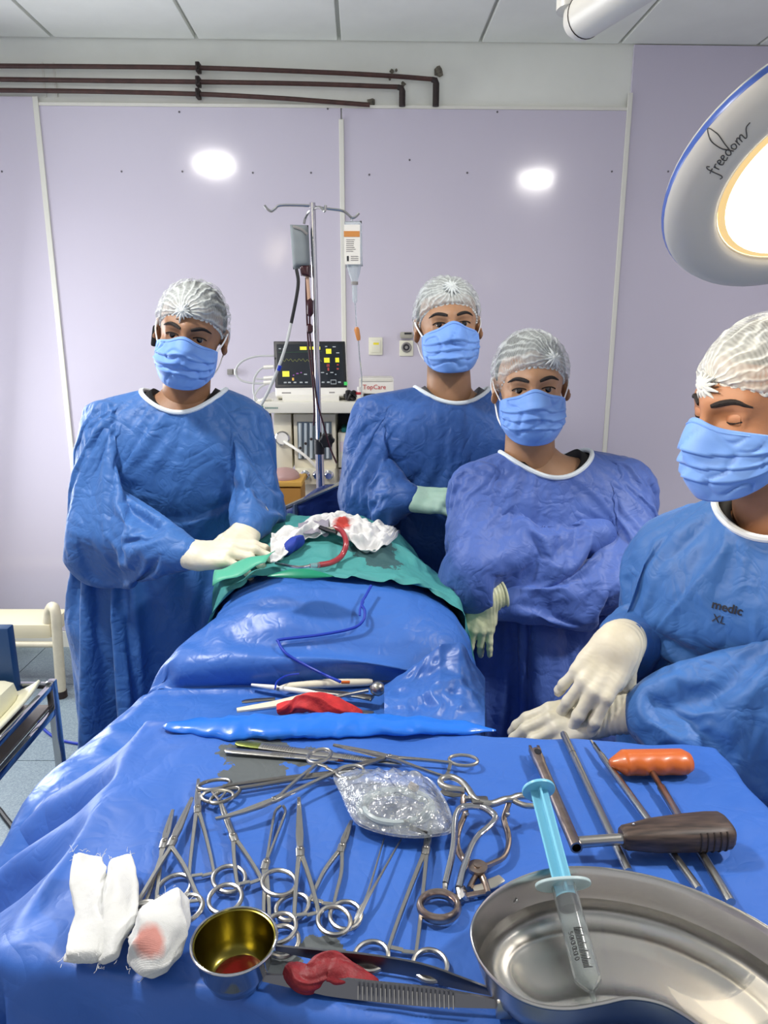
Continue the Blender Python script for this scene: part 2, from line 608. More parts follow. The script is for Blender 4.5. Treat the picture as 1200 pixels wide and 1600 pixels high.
# outlets on the wall
M_cream = mat('cream_plastic', 'eae8d4', 0.4)
M_yellow = mat('yellow_label', 'f2e23a', 0.5)
M_grey = mat('grey_plastic', '8d8a86', 0.45)
M_dark = mat('dark_plastic', '2a2b2e', 0.4)
c = at_wall(587, 541, .016)
t = thing('wall_socket', 'cream wall plate with a yellow label', 'socket', c)
MB().box(c, (.066, .016, .082), bev=.005).build('plate', M_cream, t)
MB().box(c + V((0, -.009, 0)), (.044, .006, .058), bev=.002).build('cover', M_cream, t)
MB().box(c + V((.002, -.0125, .012)), (.026, .001, .010)).build('sticker', M_yellow, t, smooth=False)
c = at_wall(635, 540, .016)
t = thing('gas_outlet', 'cream round gas outlet with its grey flap raised', 'socket', c)
MB().box(c + V((0, 0, -.012)), (.066, .016, .074), bev=.006).build('plate', M_cream, t)
MB().lathe([(.024, 0), (.024, .008), (.019, .011), (.014, .006), (.009, .006), (.007, .010), (.004, .010)], 20, Matrix.Translation(c + V((0, -.006, -.008))) @ Matrix.Rotation(PI / 2, 4, 'X')).build('port', M_grey, t)
MB().lathe([(.014, 0), (.014, .004)], 16, Matrix.Translation(c + V((0, -.0105, -.008))) @ Matrix.Rotation(PI / 2, 4, 'X')).build('port_core', M_dark, t)
fm = MB().box(c + V((0, -.018, .048)), (.062, .030, .030), bev=.008)
fm.build('flap', mat('grey_beige_flap', 'a9a598', 0.45), t)
MB().box(c + V((.006, -.034, .056)), (.034, .002, .008)).build('label', M_dark, t, smooth=False)
# ================================================================ SURFACES GROWN FROM SMOOTH DISTANCE FIELDS
def _a(v):
    return np.array(v, dtype=np.float32)
def s_cap(P, a, b, ra, rb):
    a, b = _a(a), _a(b)
    d = b - a
    t = np.clip(((P - a) @ d) / max(float(d @ d), 1e-9), 0, 1)
    return np.linalg.norm(P - a - t[:, None] * d, axis=1) - (ra + (rb - ra) * t)
def s_ell(P, c, r, R=None):
    q = P - _a(c)
    if R is not None:
        q = q @ R
    r = _a(r)
    k0 = np.linalg.norm(q / r, axis=1)
    k1 = np.linalg.norm(q / (r * r), axis=1)
    return k0 * (k0 - 1) / np.maximum(k1, 1e-6)
def smin(a, b, k):
    h = np.clip(0.5 + 0.5 * (b - a) / k, 0, 1)
    return b + (a - b) * h - k * h * (1 - h)
def smax(a, b, k):
    return -smin(-a, -b, k)
def union(P, prims, k):
    d = None
    for p in prims:
        kk = p[-1] if isinstance(p[-1], dict) else {}
        q = p[:-1] if kk else p
        e = s_cap(P, *q[1:]) if q[0] == 'c' else s_ell(P, *q[1:])
        d = e if d is None else smin(d, e, kk.get('k', k))
    return d

def surface_net(fn, lo, hi, h):
    """mesh of the zero level of fn over a box, at cell size h; fn takes (N,3) points"""
    lo, hi = np.array(lo, float), np.array(hi, float)
    n = np.ceil((hi - lo) / h).astype(int) + 1
    C = 4
    nc = (n + C - 1) // C
    n = nc * C
    ax = [lo[i] + (np.arange(nc[i]) * C + (C - 1) / 2) * h for i in range(3)]
    G = np.stack(np.meshgrid(*ax, indexing='ij'), -1).reshape(-1, 3).astype(np.float32)
    dc = fn(G).reshape(nc)
    D = np.repeat(np.repeat(np.repeat(dc, C, 0), C, 1), C, 2)
    near = np.abs(dc) < h * C * 1.5
    idx = np.argwhere(np.repeat(np.repeat(np.repeat(near, C, 0), C, 1), C, 2))
    pts = (lo + idx * h).astype(np.float32)
    D[tuple(idx.T)] = fn(pts)
    S = D < 0
    # cells that are crossed
    c = np.zeros(tuple(n - 1), int)
    for a in (0, 1):
        for b in (0, 1):
            for d in (0, 1):
                c += S[a:n[0] - 1 + a, b:n[1] - 1 + b, d:n[2] - 1 + d]
    cells = np.argwhere((c > 0) & (c < 8))
    ids = -np.ones(tuple(n - 1), int)
    ids[tuple(cells.T)] = np.arange(len(cells))
    acc = np.zeros((len(cells), 3))
    cnt = np.zeros(len(cells))
    corners = [(a, b, d) for a in (0, 1) for b in (0, 1) for d in (0, 1)]
    for a in corners:
        for axx in range(3):
            if a[axx] == 1:
                continue
            b = list(a); b[axx] = 1
            da = D[tuple((cells + a).T)]
            db = D[tuple((cells + b).T)]
            m = (da < 0) != (db < 0)
            t = da[m] / (da[m] - db[m])
            p = np.tile(np.array(a, float), (m.sum(), 1))
            p[:, axx] = t
            acc[m] += p
            cnt[m] += 1
    verts = lo + (cells + acc / cnt[:, None]) * h
    faces = []
    for axx in range(3):
        sl0 = [slice(None)] * 3; sl1 = [slice(None)] * 3
        sl0[axx] = slice(0, n[axx] - 1); sl1[axx] = slice(1, n[axx])
        e = S[tuple(sl0)] != S[tuple(sl1)]
        E = np.argwhere(e)
        u, w = (axx + 1) % 3, (axx + 2) % 3
        ok = (E[:, u] > 0) & (E[:, w] > 0) & (E[:, u] < n[u] - 1) & (E[:, w] < n[w] - 1)
        E = E[ok]
        q = []
        for du, dw in ((-1, -1), (0, -1), (0, 0), (-1, 0)):
            cc = E.copy(); cc[:, u] += du; cc[:, w] += dw
            q.append(ids[tuple(cc.T)])
        q = np.stack(q, 1)
        flip = ~S[tuple(E.T)]
        q[flip] = q[flip][:, ::-1]
        faces.append(q)
    return verts, np.concatenate(faces)

def trace(fn, O, Dr, tmax=0.4, steps=40):
    """sphere-trace from O along Dr (arrays) to the zero level of fn"""
    O = np.asarray(O, np.float32); Dr = np.asarray(Dr, np.float32)
    t = np.zeros(len(O), np.float32)
    for _ in range(steps):
        d = fn(O + Dr * t[:, None])
        t = np.minimum(t + d * 0.8, tmax)
    return O + Dr * t[:, None]

def vnoise(P, scale, seed=0.0):
    return np.array([noise.noise(V((p[0] * scale + seed, p[1] * scale - seed * .7, p[2] * scale + seed * 1.3))) for p in P])

def lap_smooth(verts, faces, it=2, lam=0.5):
    v = np.array(verts)
    e = np.concatenate([faces[:, [i, (i + 1) % 4]] for i in range(4)])
    for _ in range(it):
        s = np.zeros_like(v); c = np.zeros(len(v))
        np.add.at(s, e[:, 0], v[e[:, 1]]); np.add.at(c, e[:, 0], 1)
        np.add.at(s, e[:, 1], v[e[:, 0]]); np.add.at(c, e[:, 1], 1)
        v = v + lam * (s / np.maximum(c, 1)[:, None] - v)
    return v

# ---------------------------------------------------------------- head (own axes: face towards -Y, up +Z, eyes at z = 0)
FACE = [
    ('e', (0, .012, .036), (.077, .098, .088)),
    ('e', (0, -.026, -.030), (.062, .069, .086), {'k': .03}),
    ('e', (0, -.034, -.074), (.051, .056, .048), {'k': .03}),
    ('c', (0, -.076, -.100), (0, -.072, -.098), .021, .02, {'k': .02}),
    ('c', (-.040, -.066, .021), (0, -.087, .020), .013, .012, {'k': .018}),
    ('c', (.040, -.066, .021), (0, -.087, .020), .013, .012, {'k': .018}),
    ('c', (-.046, -.058, -.034), (-.030, -.068, -.040), .018, .018, {'k': .02}),
    ('c', (.046, -.058, -.034), (.030, -.068, -.040), .018, .018, {'k': .02}),
    ('c', (0, .020, -.060), (0, .052, -.26), .055, .066, {'k': .03}),
    ('c', (0, -.092, .012), (0, -.112, -.034), .0075, .013, {'k': .012}),
    ('c', (-.013, -.098, -.040), (.013, -.098, -.040), .0095, .0095, {'k': .008}),
    ('c', (-.018, -.090, -.070), (.018, -.090, -.070), .009, .009, {'k': .008}),
    ('c', (-.016, -.089, -.080), (.016, -.089, -.080), .009, .009, {'k': .006}),
]
def head_sdf(P):
    d = union(P, FACE, .02)
    for s in (-1, 1):
        d = smax(d, -s_ell(P, (s * .032, -.0985, .000), (.019, .018, .0105)), .012)
        lid = s_cap(P, (s * .018, -.0795, .0045), (s * .046, -.073, .0030), .0062, .0058)
        d = smin(d, lid, .004)
        lid = s_cap(P, (s * .018, -.080, -.0082), (s * .045, -.073, -.0072), .0048, .0046)
        d = smin(d, lid, .005)
        ear = s_ell(P, (s * .083, .014, -.006), (.010, .021, .033), _a(Matrix.Rotation(s * .35, 3, 'Z') @ Matrix.Rotation(-.18, 3, 'X')))
        ear = smax(ear, -s_ell(P, (s * .091, .008, -.004), (.008, .012, .020)), .006)
        d = smin(d, ear, .008)
    return d
MASK_HULL = [
    ('e', (0, -.026, -.030), (.064, .069, .086)),
    ('e', (0, -.040, -.075), (.055, .062, .062)),
    ('c', (0, -.088, .010), (0, -.108, -.036), .009, .014),
    ('c', (0, -.080, -.095), (0, -.070, -.115), .022, .02),
]
def mask_sdf(P):
    return union(P, MASK_HULL, .035) - .0065
HEAD_MESH = None
def head_mesh():
    global HEAD_MESH
    if HEAD_MESH is None:
        v, f = surface_net(head_sdf, (-.105, -.135, -.235), (.105, .135, .135), .0034)
        v = lap_smooth(v, f, 1, .4)
        HEAD_MESH = (v, f)
    return HEAD_MESH

def HM(origin, yaw, pitch, roll, s=1.0):
    """yaw > 0 turns the face to picture right, pitch > 0 nods down, roll > 0 leans the head to picture right"""
    M = Matrix.Rotation(radians(yaw), 4, 'Z') @ Matrix.Rotation(radians(roll), 4, 'Y') @ Matrix.Rotation(radians(pitch), 4, 'X')
    return Matrix.Translation(V(origin)) @ M @ Matrix.Scale(s, 4)
def xf(M, P):
    A = np.array(M)
    return np.asarray(P) @ A[:3, :3].T + A[:3, 3]

# ---------------------------------------------------------------- materials of the people
def _skin(name, c, c2):
    t = NT(name)
    f = t.noise(14, 3, 0.6)
    base = t.ramp(f, [(0.3, lin(c)), (0.7, lin(c2))])
    at = t.n('ShaderNodeAttribute', attribute_name='stubble')
    st = t.math('MULTIPLY', at.outputs['Fac'], 0.72)
    t.setv('Base Color', t.mix(st, base, lin('2b211d')))
    t.setv('Roughness', 0.5)
    t.setv('Specular IOR Level', 0.4)
    t.setv('Subsurface Weight', 0.12)
    t.setv('Subsurface Radius', (0.008, 0.003, 0.0015))
    t.setv('Subsurface Scale', 1.0)
    t.setv('Normal', t.bump(t.noise(420, 2, 0.6), 0.12, 0.0015))
    return t.m
def _gown(name, c, c2):
    t = NT(name)
    f = t.noise(6, 3, 0.6)
    t.setv('Base Color', t.ramp(f, [(0.3, lin(c)), (0.7, lin(c2))]))
    t.setv('Roughness', 0.52)
    t.setv('Specular IOR Level', 0.36)
    t.setv('Sheen Weight', 0.12)
    t.setv('Sheen Roughness', 0.4)
    # nonwoven crumple: fine creases of two sizes
    def ridge(scale, dist):
        n = t.noise(scale, 2, 0.5, dist=dist)
        return t.math('ABSOLUTE', t.math('SUBTRACT', n, 0.5))
    h1 = t.bump(ridge(9, 0.9), 0.42, 0.035)
    h2 = t.bump(ridge(24, 1.0), 0.36, 0.014, h1)
    h3 = t.bump(t.noise(900, 1, 0.5), 0.10, 0.001, h2)
    t.setv('Normal', h3)
    return t.m
M_gown1 = _gown('blue_nonwoven_gown', '3766a6', '3e6eb0')
M_gown2 = _gown('deep_blue_nonwoven_gown', '2d5597', '345da1')
M_gown3 = _gown('violet_blue_nonwoven_gown', '4964aa', '506cb4')
M_binding = mat('pale_neck_binding', 'dfe9ee', 0.6)
M_skins = [_skin('skin_tan', '946e53', 'a1795c'), _skin('skin_olive', 'a27a5c', 'ae8564'), _skin('skin_light_olive', 'ab8262', 'b78d6c'), _skin('skin_brown', 'a07254', 'ae7d5d')]
M_hair = mat('black_hair', '15110f', 0.55, bump=0.6, bscale=500)
M_brow = mat('dark_eyebrow_hair', '1a120e', 0.7, bump=0.8, bscale=700)
M_eye = mat('shaded_eye_white', 'a89c90', 0.15, coat=.5)  # shade on the eyeballs is put into this darkened white
M_iris = mat('dark_iris', '170d09', 0.1, coat=.6)
M_shirt = [mat('black_undershirt', '0e0f12', 0.8), mat('grey_undershirt', '5f646c', 0.8)]
def _maskmat():
    t = NT('light_blue_mask_fabric')
    t.setv('Base Color', t.ramp(t.noise(20, 2), [(0.3, lin('6b9ae6')), (0.7, lin('77a5ec'))]))
    t.setv('Roughness', 0.6)
    t.setv('Sheen Weight', 0.15)
    t.setv('Normal', t.bump(t.noise(700, 1), 0.08, 0.001))
    return t.m
M_mask = _maskmat()
M_loop = mat('white_ear_loop', 'eef1f2', 0.7)
def _glove(name, c, c2):
    t = NT(name)
    n = t.noise(30, 3, 0.6)
    t.setv('Base Color', t.ramp(n, [(0.3, lin(c)), (0.7, lin(c2))]))
    t.setv('Roughness', 0.45)
    t.setv('Subsurface Weight', 0.1)
    t.setv('Subsurface Radius', (0.004, 0.003, 0.002))
    t.setv('Subsurface Scale', 1.0)
    w = t.n('ShaderNodeTexWave', wave_type='BANDS', bands_direction='DIAGONAL')
    w.inputs['Scale'].default_value = 38
    w.inputs['Distortion'].default_value = 9
    t.link(t.co(), w.inputs['Vector'])
    t.setv('Normal', t.bump(w.outputs['Fac'], 0.05, 0.003))
    return t.m
M_glove = _glove('ivory_latex', 'd9d2b8', 'e4dec8')
M_glove_green = _glove('pale_green_latex', 'a9cdb8', 'b8d8c5')
M_glove_yellow = _glove('pale_yellow_latex', 'd3d6a8', 'e0e2bc')
M_cuff = mat('white_knit_cuff', 'd7e3e8', 0.8, bump=.4, bscale=300)
def _capmat():
    t = NT('white_bouffant_net')
    uv = t.n('ShaderNodeUVMap').outputs[0]
    s = t.sep(uv)
    wob = t.math('MULTIPLY', t.noise(24, 3), 0.11)
    a = t.math('ADD', s[0], wob)
    st = t.math('SINE', t.math('MULTIPLY', a, 2 * PI * 23))
    st = t.math('POWER', t.math('MULTIPLY_ADD', st, 0.5, 0.5), 2.5)
    st2 = t.math('SINE', t.math('MULTIPLY', t.math('ADD', s[1], t.math('MULTIPLY', t.noise(55, 2), 0.03)), 2 * PI * 48))
    st2 = t.math('MULTIPLY_ADD', st2, 0.06, 0.0)
    lay = t.ramp(t.noise(17, 3, .6), [(0.42, (0, 0, 0, 1)), (0.62, (1, 1, 1, 1))])
    al = t.math('ADD', t.math('MULTIPLY_ADD', st, 0.36, 0.10), st2)
    al = t.math('MULTIPLY_ADD', lay, 0.13, al, clamp=True)
    gather = t.math('POWER', s[1], 5.0)        # denser where the pleats run together
    al = t.math('MULTIPLY_ADD', gather, 0.5, al, clamp=True)
    t.setv('Base Color', lin('d3d9d6'))
    t.setv('Roughness', 0.8)
    t.setv('Alpha', al)
    t.setv('Normal', t.bump(st, 0.5, 0.004))
    return t.m
M_cap = _capmat()
M_band = mat('white_cap_elastic', 'd3d9d7', 0.8, bump=.5, bscale=350)

# ---------------------------------------------------------------- a hand in a glove
def hand_prims(side, curl, spread=(-6, -1, 4, 9), thumb=(35, -20, 15, 10), fist=0.0):
    """side +1 = thumb at +X; fingers along +Y, back of the hand +Z. curl: one triple of degrees per finger (index..little)"""
    pr = []
    kx = [.030, .010, -.010, -.028]
    ky = [.088, .092, .087, .078]
    kz = [0, .004, .002, -.004]
    for i in range(4):
        pr.append(('c', (side * kx[i] * .62, 0, 0), (side * kx[i], ky[i], kz[i]), .0145, .0122))
    pr.append(('c', (side * .02, .02, -.010), (side * .03, .055, -.010), .018, .013, {'k': .016}))
    pr.append(('c', (side * -.018, .02, -.008), (side * -.024, .055, -.008), .016, .013, {'k': .016}))
    seg = [(.044, .026, .022), (.048, .030, .023), (.045, .028, .022), (.035, .021, .020)]
    rad = [(.0108, .0098, .0090, .0080), (.0110, .0100, .0092, .0082), (.0105, .0096, .0088, .0078), (.0095, .0085, .0078, .0070)]
    for i in range(4):
        p = V((side * kx[i], ky[i], kz[i]))
        a = 0.0
        sp = radians(spread[i]) * side * -1
        for j in range(3):
            a += radians(curl[i][j])
            d = V((sin(sp) * cos(a) , cos(sp) * cos(a), -sin(a)))
            q = p + d * seg[i][j]
            pr.append(('c', tuple(p), tuple(q), rad[i][j], rad[i][j + 1], {'k': .0055}))
            p = q
    # thumb leaves the side of the palm near its base
    p = V((side * .024, .018, -.010))
    ab, dn, c1, c2 = [radians(x) for x in thumb]
    ang = ab
    for j, (L, r0, r1) in enumerate(((.046, .0155, .0125), (.034, .0122, .0108), (.027, .0108, .0088))):
        d = V((side * sin(ang) * cos(dn), cos(ang) * cos(dn), sin(dn)))
        q = p + d * L
        pr.append(('c', tuple(p), tuple(q), r0, r1, {'k': .010 if j == 0 else .005}))
        p = q
        ang -= (c1, c2, 0)[j]
    return pr

def make_glove(parent, wrist, fdir, back, side, curl, spread=(-6, -1, 4, 9), thumb=(35, -20, 15, 10), material=None, s=1.0, cuff=.08, fore=None, cuff_r=.043, name='glove', label=None, rim_mat=None):
    """one glove: fingers, palm, thumb and the cuff drawn up the forearm"""
    M = frame(wrist, V(fdir).cross(V(back)), back) @ Matrix.Scale(s, 4)
    pr = hand_prims(side, curl, spread, thumb)
    Mi = M.inverted()
    e = (Mi.to_3x3() @ (V(fore) if fore is not None else -V(fdir))).normalized() if True else None
    c1 = e * (cuff / s)
    pr.append(('c', (0, .012, 0), tuple(c1 * .35), .026, .028, {'k': .022}))
    pr.append(('c', tuple(c1 * .3), tuple(c1), .028, cuff_r, {'k': .02}))
    def fn(P):
        d = union(P, pr, .010)
        # flatten the palm and the wrist a little, open the cuff with a square rim
        d = smax(d, ((P - _a(c1)) @ _a(e)), .003)
        return d
    allp = np.array([q for p in pr for q in (p[1], p[2])])
    lo, hi = allp.min(0) - .045, allp.max(0) + .045
    v, f = surface_net(fn, lo, hi, .0026)
    v = lap_smooth(v, f, 1, .4)
    # folds where the latex gathers round the wrist
    t = (v @ np.array(e))
    w = np.exp(-((t - .02) / .03) ** 2)
    v = v + (np.sin(t * 620 + np.sin(v[:, 0] * 90) * 1.5) * .0008 * w)[:, None] * (v - np.outer(t, np.array(e))) / .03
    o = np_mesh(name, xf(M, v), f, material or M_glove, parent)
    if label: o['label'] = label
    # rolled rim of the cuff
    cw = M @ c1
    ed = (M.to_3x3() @ e).normalized()
    a = ed.orthogonal().normalized(); b = ed.cross(a)
    R = cuff_r * s
    MB().tube([cw + (a * cos(w) + b * sin(w)) * R for w in np.linspace(0, 2 * PI, 28, endpoint=False)], .0026, 6, closed=True).build('rolled_rim', rim_mat or material or M_glove, o)
    return o
# ================================================================ PEOPLE
def lerp(a, b, t):
    return V(a) * (1 - t) + V(b) * t

def make_cap(M, t, knot, seed, slack=0.0, sidedrop=0.0):
    """bouffant cap: net, elastic band and the gathered knot; knot is a direction in head axes"""
    c = V((0, .016, .034))
    k = V(knot).normalized()
    side = k.cross(V((0, 0, 1))).normalized()
    up = side.cross(k).normalized()
    nphi, ns = 120, 34
    rng = random.Random(seed)
    def edge_el(phi):
        cf = cos(phi)                      # 1 in front, -1 behind
        zf, zb = .047, -.050
        z = (zf + zb) / 2 + (zf - zb) / 2 * cf - .012 * (1 - abs(cf)) - sidedrop * max(0, -sin(phi)) ** 2
        return z
    def R(d):
        e = V((.0885 + slack * .6, .111 + slack, .097 + slack * .5))
        return 1.0 / sqrt((d.x / e.x) ** 2 + (d.y / e.y) ** 2 + (d.z / e.z) ** 2)
    pts, uvs = [], []
    for i in range(nphi):
        phi = 2 * PI * i / nphi
        hx, hy = sin(phi), -cos(phi)
        # elevation where the edge height is met
        el0 = math.asin(max(-.9, min(.9, (edge_el(phi) - c.z) / .098)))
        for j in range(ns):
            s = j / (ns - 1)
            el = el0 + (PI / 2 - el0) * s
            d = V((hx * cos(el), hy * cos(el), sin(el)))
            al = atan2(d.dot(side), d.dot(up)) / (2 * PI)
            lon = (d.dot(k) + 1) / 2
            r = R(d)
            q = c + d * r
            n1 = noise.noise(q * 28 + V((seed, 0, 0)))
            fold = abs(sin(al * 2 * PI * 11 + 2.2 * n1)) ** .7
            amp = .0075 * (1 - .55 * abs(lon * 2 - 1)) * min(1, s * 5 + .25)
            if s < .03:
                r -= .0105
            elif s < .12:
                r -= .002
            r += amp * (fold - .45) + .004 * noise.noise(q * 17 + V((0, seed, 3)))
            pts.append(c + d * r)
            uvs.append((al, lon))
    faces = []
    for i in range(nphi):
        l = (i + 1) % nphi
        for j in range(ns - 1):
            faces.append((i * ns + j, l * ns + j, l * ns + j + 1, i * ns + j + 1))
    me = bpy.data.meshes.new('hair_cap')
    me.from_pydata([tuple(M @ p) for p in pts], [], faces)
    me.polygons.foreach_set('use_smooth', [True] * len(me.polygons))
    uvl = me.uv_layers.new(name='UVMap')
    for p in me.polygons:
        us = [uvs[v] for v in p.vertices]
        wrap = max(u[0] for u in us) - min(u[0] for u in us) > .5
        for li, u in zip(p.loop_indices, us):
            uvl.data[li].uv = (u[0] + 1 if wrap and u[0] < 0 else u[0], u[1])
    cap = link_mesh('hair_cap', me, M_cap, t)
    # crimped elastic band
    path, rad = [], []
    for i in range(nphi * 2):
        phi = PI * i / nphi
        hx, hy = sin(phi), -cos(phi)
        el = math.asin(max(-.9, min(.9, (edge_el(phi) - c.z) / .098)))
        d = V((hx * cos(el), hy * cos(el), sin(el)))
        path.append(M @ (c + d * (R(d) - .0095 + .0012 * sin(phi * 47)) + V((0, 0, .0012 * sin(phi * 61)))))
        rad.append(.0030 + .0009 * sin(phi * 61))
    MB().tube(path, rad, 8, closed=True).build('elastic_band', M_band, cap)
    # gathered knot
    mb = MB()
    kp = c + k * (R(k) + .001)
    for q in range(13):
        w = 2 * PI * q / 13
        dd = (side * cos(w) + up * sin(w))
        ln = .016 + .012 * rng.random()
        mb.tube([M @ (kp + k * .004), M @ (kp + dd * ln * .5 + k * (.005)), M @ (c + (k * R(k) + dd * ln).normalized() * (R((k * R(k) + dd * ln).normalized()) + .003))], [.0045, .0035, .001], 6)
    mb.ball(M @ (kp + k * .002), .0085, 10, 6)
    mb.build('gathered_knot', M_band, cap)

def make_hair(M, t):
    c = V((0, .016, .034))
    nphi, ns = 64, 16
    def fn(u, v):
        phi = 2 * PI * u
        cf = cos(phi)
        z0 = .068 if cf > .55 else (.068 - (.55 - cf) / .55 * .085 if cf > 0 else -.017 - .05 * (-cf))
        el0 = math.asin(max(-.95, min(.95, (z0 - c.z) / .094)))
        el = el0 + (PI / 2 - el0) * v
        d = V((sin(phi) * cos(el), -cos(phi) * cos(el), sin(el)))
        e = V((.0785, .099, .0905))
        r = 1 / sqrt((d.x / e.x) ** 2 + (d.y / e.y) ** 2 + (d.z / e.z) ** 2)
        return M @ (c + d * (r + .003 - .004 * (v < .02)))
    MB().grid(nphi, ns, fn, closeu=True).build('hair', M_hair, t)

def face_y(xs, zs):
    O = np.array([(x, -.20, z) for x, z in zip(xs, zs)])
    D = np.tile(np.array([(0, 1, 0)]), (len(O), 1))
    return trace(head_sdf, O, D, .25)

def make_face(M, t, closed=False, brow_h=1.0):
    for s in (-1, 1):
        ev = M @ V((s * .0315, -.0712, -.0015))
        sc = M.to_scale()[0]
        e = MB().ball(ev, .0125 * sc, 16, 10).build('eye', M_eye, t)
        if not closed:
            fwd = (M.to_3x3() @ V((0.0, -1, -.05))).normalized()
            MM = frame(ev + fwd * .0104 * sc, fwd.orthogonal(), fwd)
            MB().lathe([(.0072 * sc, 0), (.0062 * sc, .0018), (.003 * sc, .0026), (.0001, .0028)], 14, MM).build('iris', M_iris, e)
        else:
            xs = np.linspace(.017, .046, 7) * s
            lid = face_y(xs, np.full(7, -.003))
            MB().grid(7, 5, lambda u, v: M @ V((s * (.0315 + (u - .5) * .027), -.0725 - .0134 * sqrt(max(.05, 1 - ((u - .5) * 2 * .85) ** 2)) * cos((v - .5) * 1.7), -.0015 + .0125 * sin((v - .5) * 1.7)))).build('eyelid', t['skin_material'] if False else None or bpy.data.materials[t.data.materials[0].name], t)
            MB().tube([M @ V((s * (.0315 + (u - .5) * .029), -.0850 + .008 * ((u - .5) * 2) ** 2, -.0065 + .003 * ((u - .5) * 2) ** 2)) for u in np.linspace(0, 1, 8)], .0012, 5).build('eyelashes', M_brow, t)
        # upper lash line
        if not closed:
            xs = np.linspace(.017, .048, 8) * s
            zs = np.array([.0005, .0025, .0035, .004, .004, .0035, .002, -.001])
            P = face_y(xs, zs)
            MB().tube([M @ (V(p) + V((0, -.0006, 0))) for p in P], .0014, 5).build('eyelashes', M_brow, t)
        xs = np.linspace(.012, .056, 9) * s
        zs = np.array([.0185, .0205, .0225, .024, .0250, .0250, .0235, .0205, .0170]) * brow_h
        P = face_y(xs, zs)
        r = np.array([.0026, .0038, .0042, .0042, .0040, .0036, .0031, .0023, .0011])
        MB().tube([M @ V(p) for p in P], list(r), 8, up=None).build('eyebrow', M_brow, t)

def make_mask(M, t, seed, puff=1.0, uw=66, low=0.0):
    nu, nv = 57, 45
    U, VV = np.meshgrid(np.linspace(-1, 1, nu), np.linspace(0, 1, nv), indexing='ij')
    u, v = U.ravel(), VV.ravel()
    th = np.radians(u * uw)
    zt = -.006 + .013 * np.exp(-(u / .22) ** 2) - .016 * np.abs(u) ** 1.6 - low
    zb = -.124 + .034 * np.abs(u) ** 2.2
    z = zt + (zb - zt) * v
    O = np.stack([np.sin(th) * .2, -.010 - np.cos(th) * .2, z], 1)
    D = np.stack([-np.sin(th), np.cos(th), np.zeros_like(th)], 1)
    P = trace(mask_sdf, O, D, .17)
    # the pleats: three overlapping steps, fading towards the side edges, plus soft creases
    rng = np.random.RandomState(seed)
    fade = np.clip((1 - np.abs(u)) * 4, 0, 1) * np.clip(v * 6, 0, 1) * np.clip((1 - v) * 8, 0, 1)
    vc = v + .035 * (1 - np.abs(u)) ** 1.5 * np.sin(u * 2 + seed)
    st = np.zeros_like(v)
    for k, p in enumerate((.34, .52, .70)):
        x = (vc - p) / .13
        st += np.where((x < 0) & (x > -1), (1 + x) ** 1.5, 0) * .0055
        st -= np.where((x >= 0) & (x < .35), (1 - x / .35), 0) * .0018
    cr = np.array([noise.noise(V((a * 1.6 + seed, b * 3.2, seed * .37))) for a, b in zip(u, v)])
    cr2 = np.array([abs(noise.noise(V((a * 2.4 + b * 2.0 + seed, b * 2.2 - a, 5.1 + seed)))) for a, b in zip(u, v)])
    bulge = puff * .006 * (1 - u ** 2) * np.sin(PI * np.clip(v, 0, 1)) + st * fade + .004 * cr * fade - .009 * np.maximum(0, .12 - cr2) / .12 * fade * .6
    edge = .0015
    P = P - D * (bulge + edge)[:, None]
    # nose wire
    idx = np.arange(nu * nv).reshape(nu, nv)
    F = np.stack([idx[:-1, :-1], idx[1:, :-1], idx[1:, 1:], idx[:-1, 1:]], -1).reshape(-1, 4)
    o = np_mesh('face_mask', xf(M, P), F, M_mask, t)
    md = o.modifiers.new('thickness', 'SOLIDIFY'); md.thickness = .0012; md.offset = 0
    Pm = P.reshape(nu, nv, 3)
    for s in (-1, 1):
        i = 0 if s < 0 else nu - 1
        top, bot = Pm[i, 1], Pm[i, nv - 2]
        pts = [V(top), V(top) * .45 + V((s * .083, .004, .022)) * .55 + V((s * .006, 0, 0)), V((s * .088, .020, .022)), V((s * .090, .036, .000)), V((s * .083, .026, -.030)), V(bot) * .5 + V((s * .080, .012, -.045)) * .5 + V((s * .004, 0, 0)), V(bot)]
        MB().tube([M @ p for p in smooth_path(pts, 6)], .0021, 6, flat=.6).build('ear_loop', M_loop, o)
        ed = [M @ V(Pm[i, j]) for j in range(nv)]
        MB().tube(ed, .0022, 6).build('mask_side_seam', M_mask, o)
    wire = [M @ (V(Pm[i, 2]) + V((0, -.001, 0))) for i in range(10, nu - 10)]
    MB().tube(wire, .0014, 6).build('nose_wire', M_mask, o)
    return o

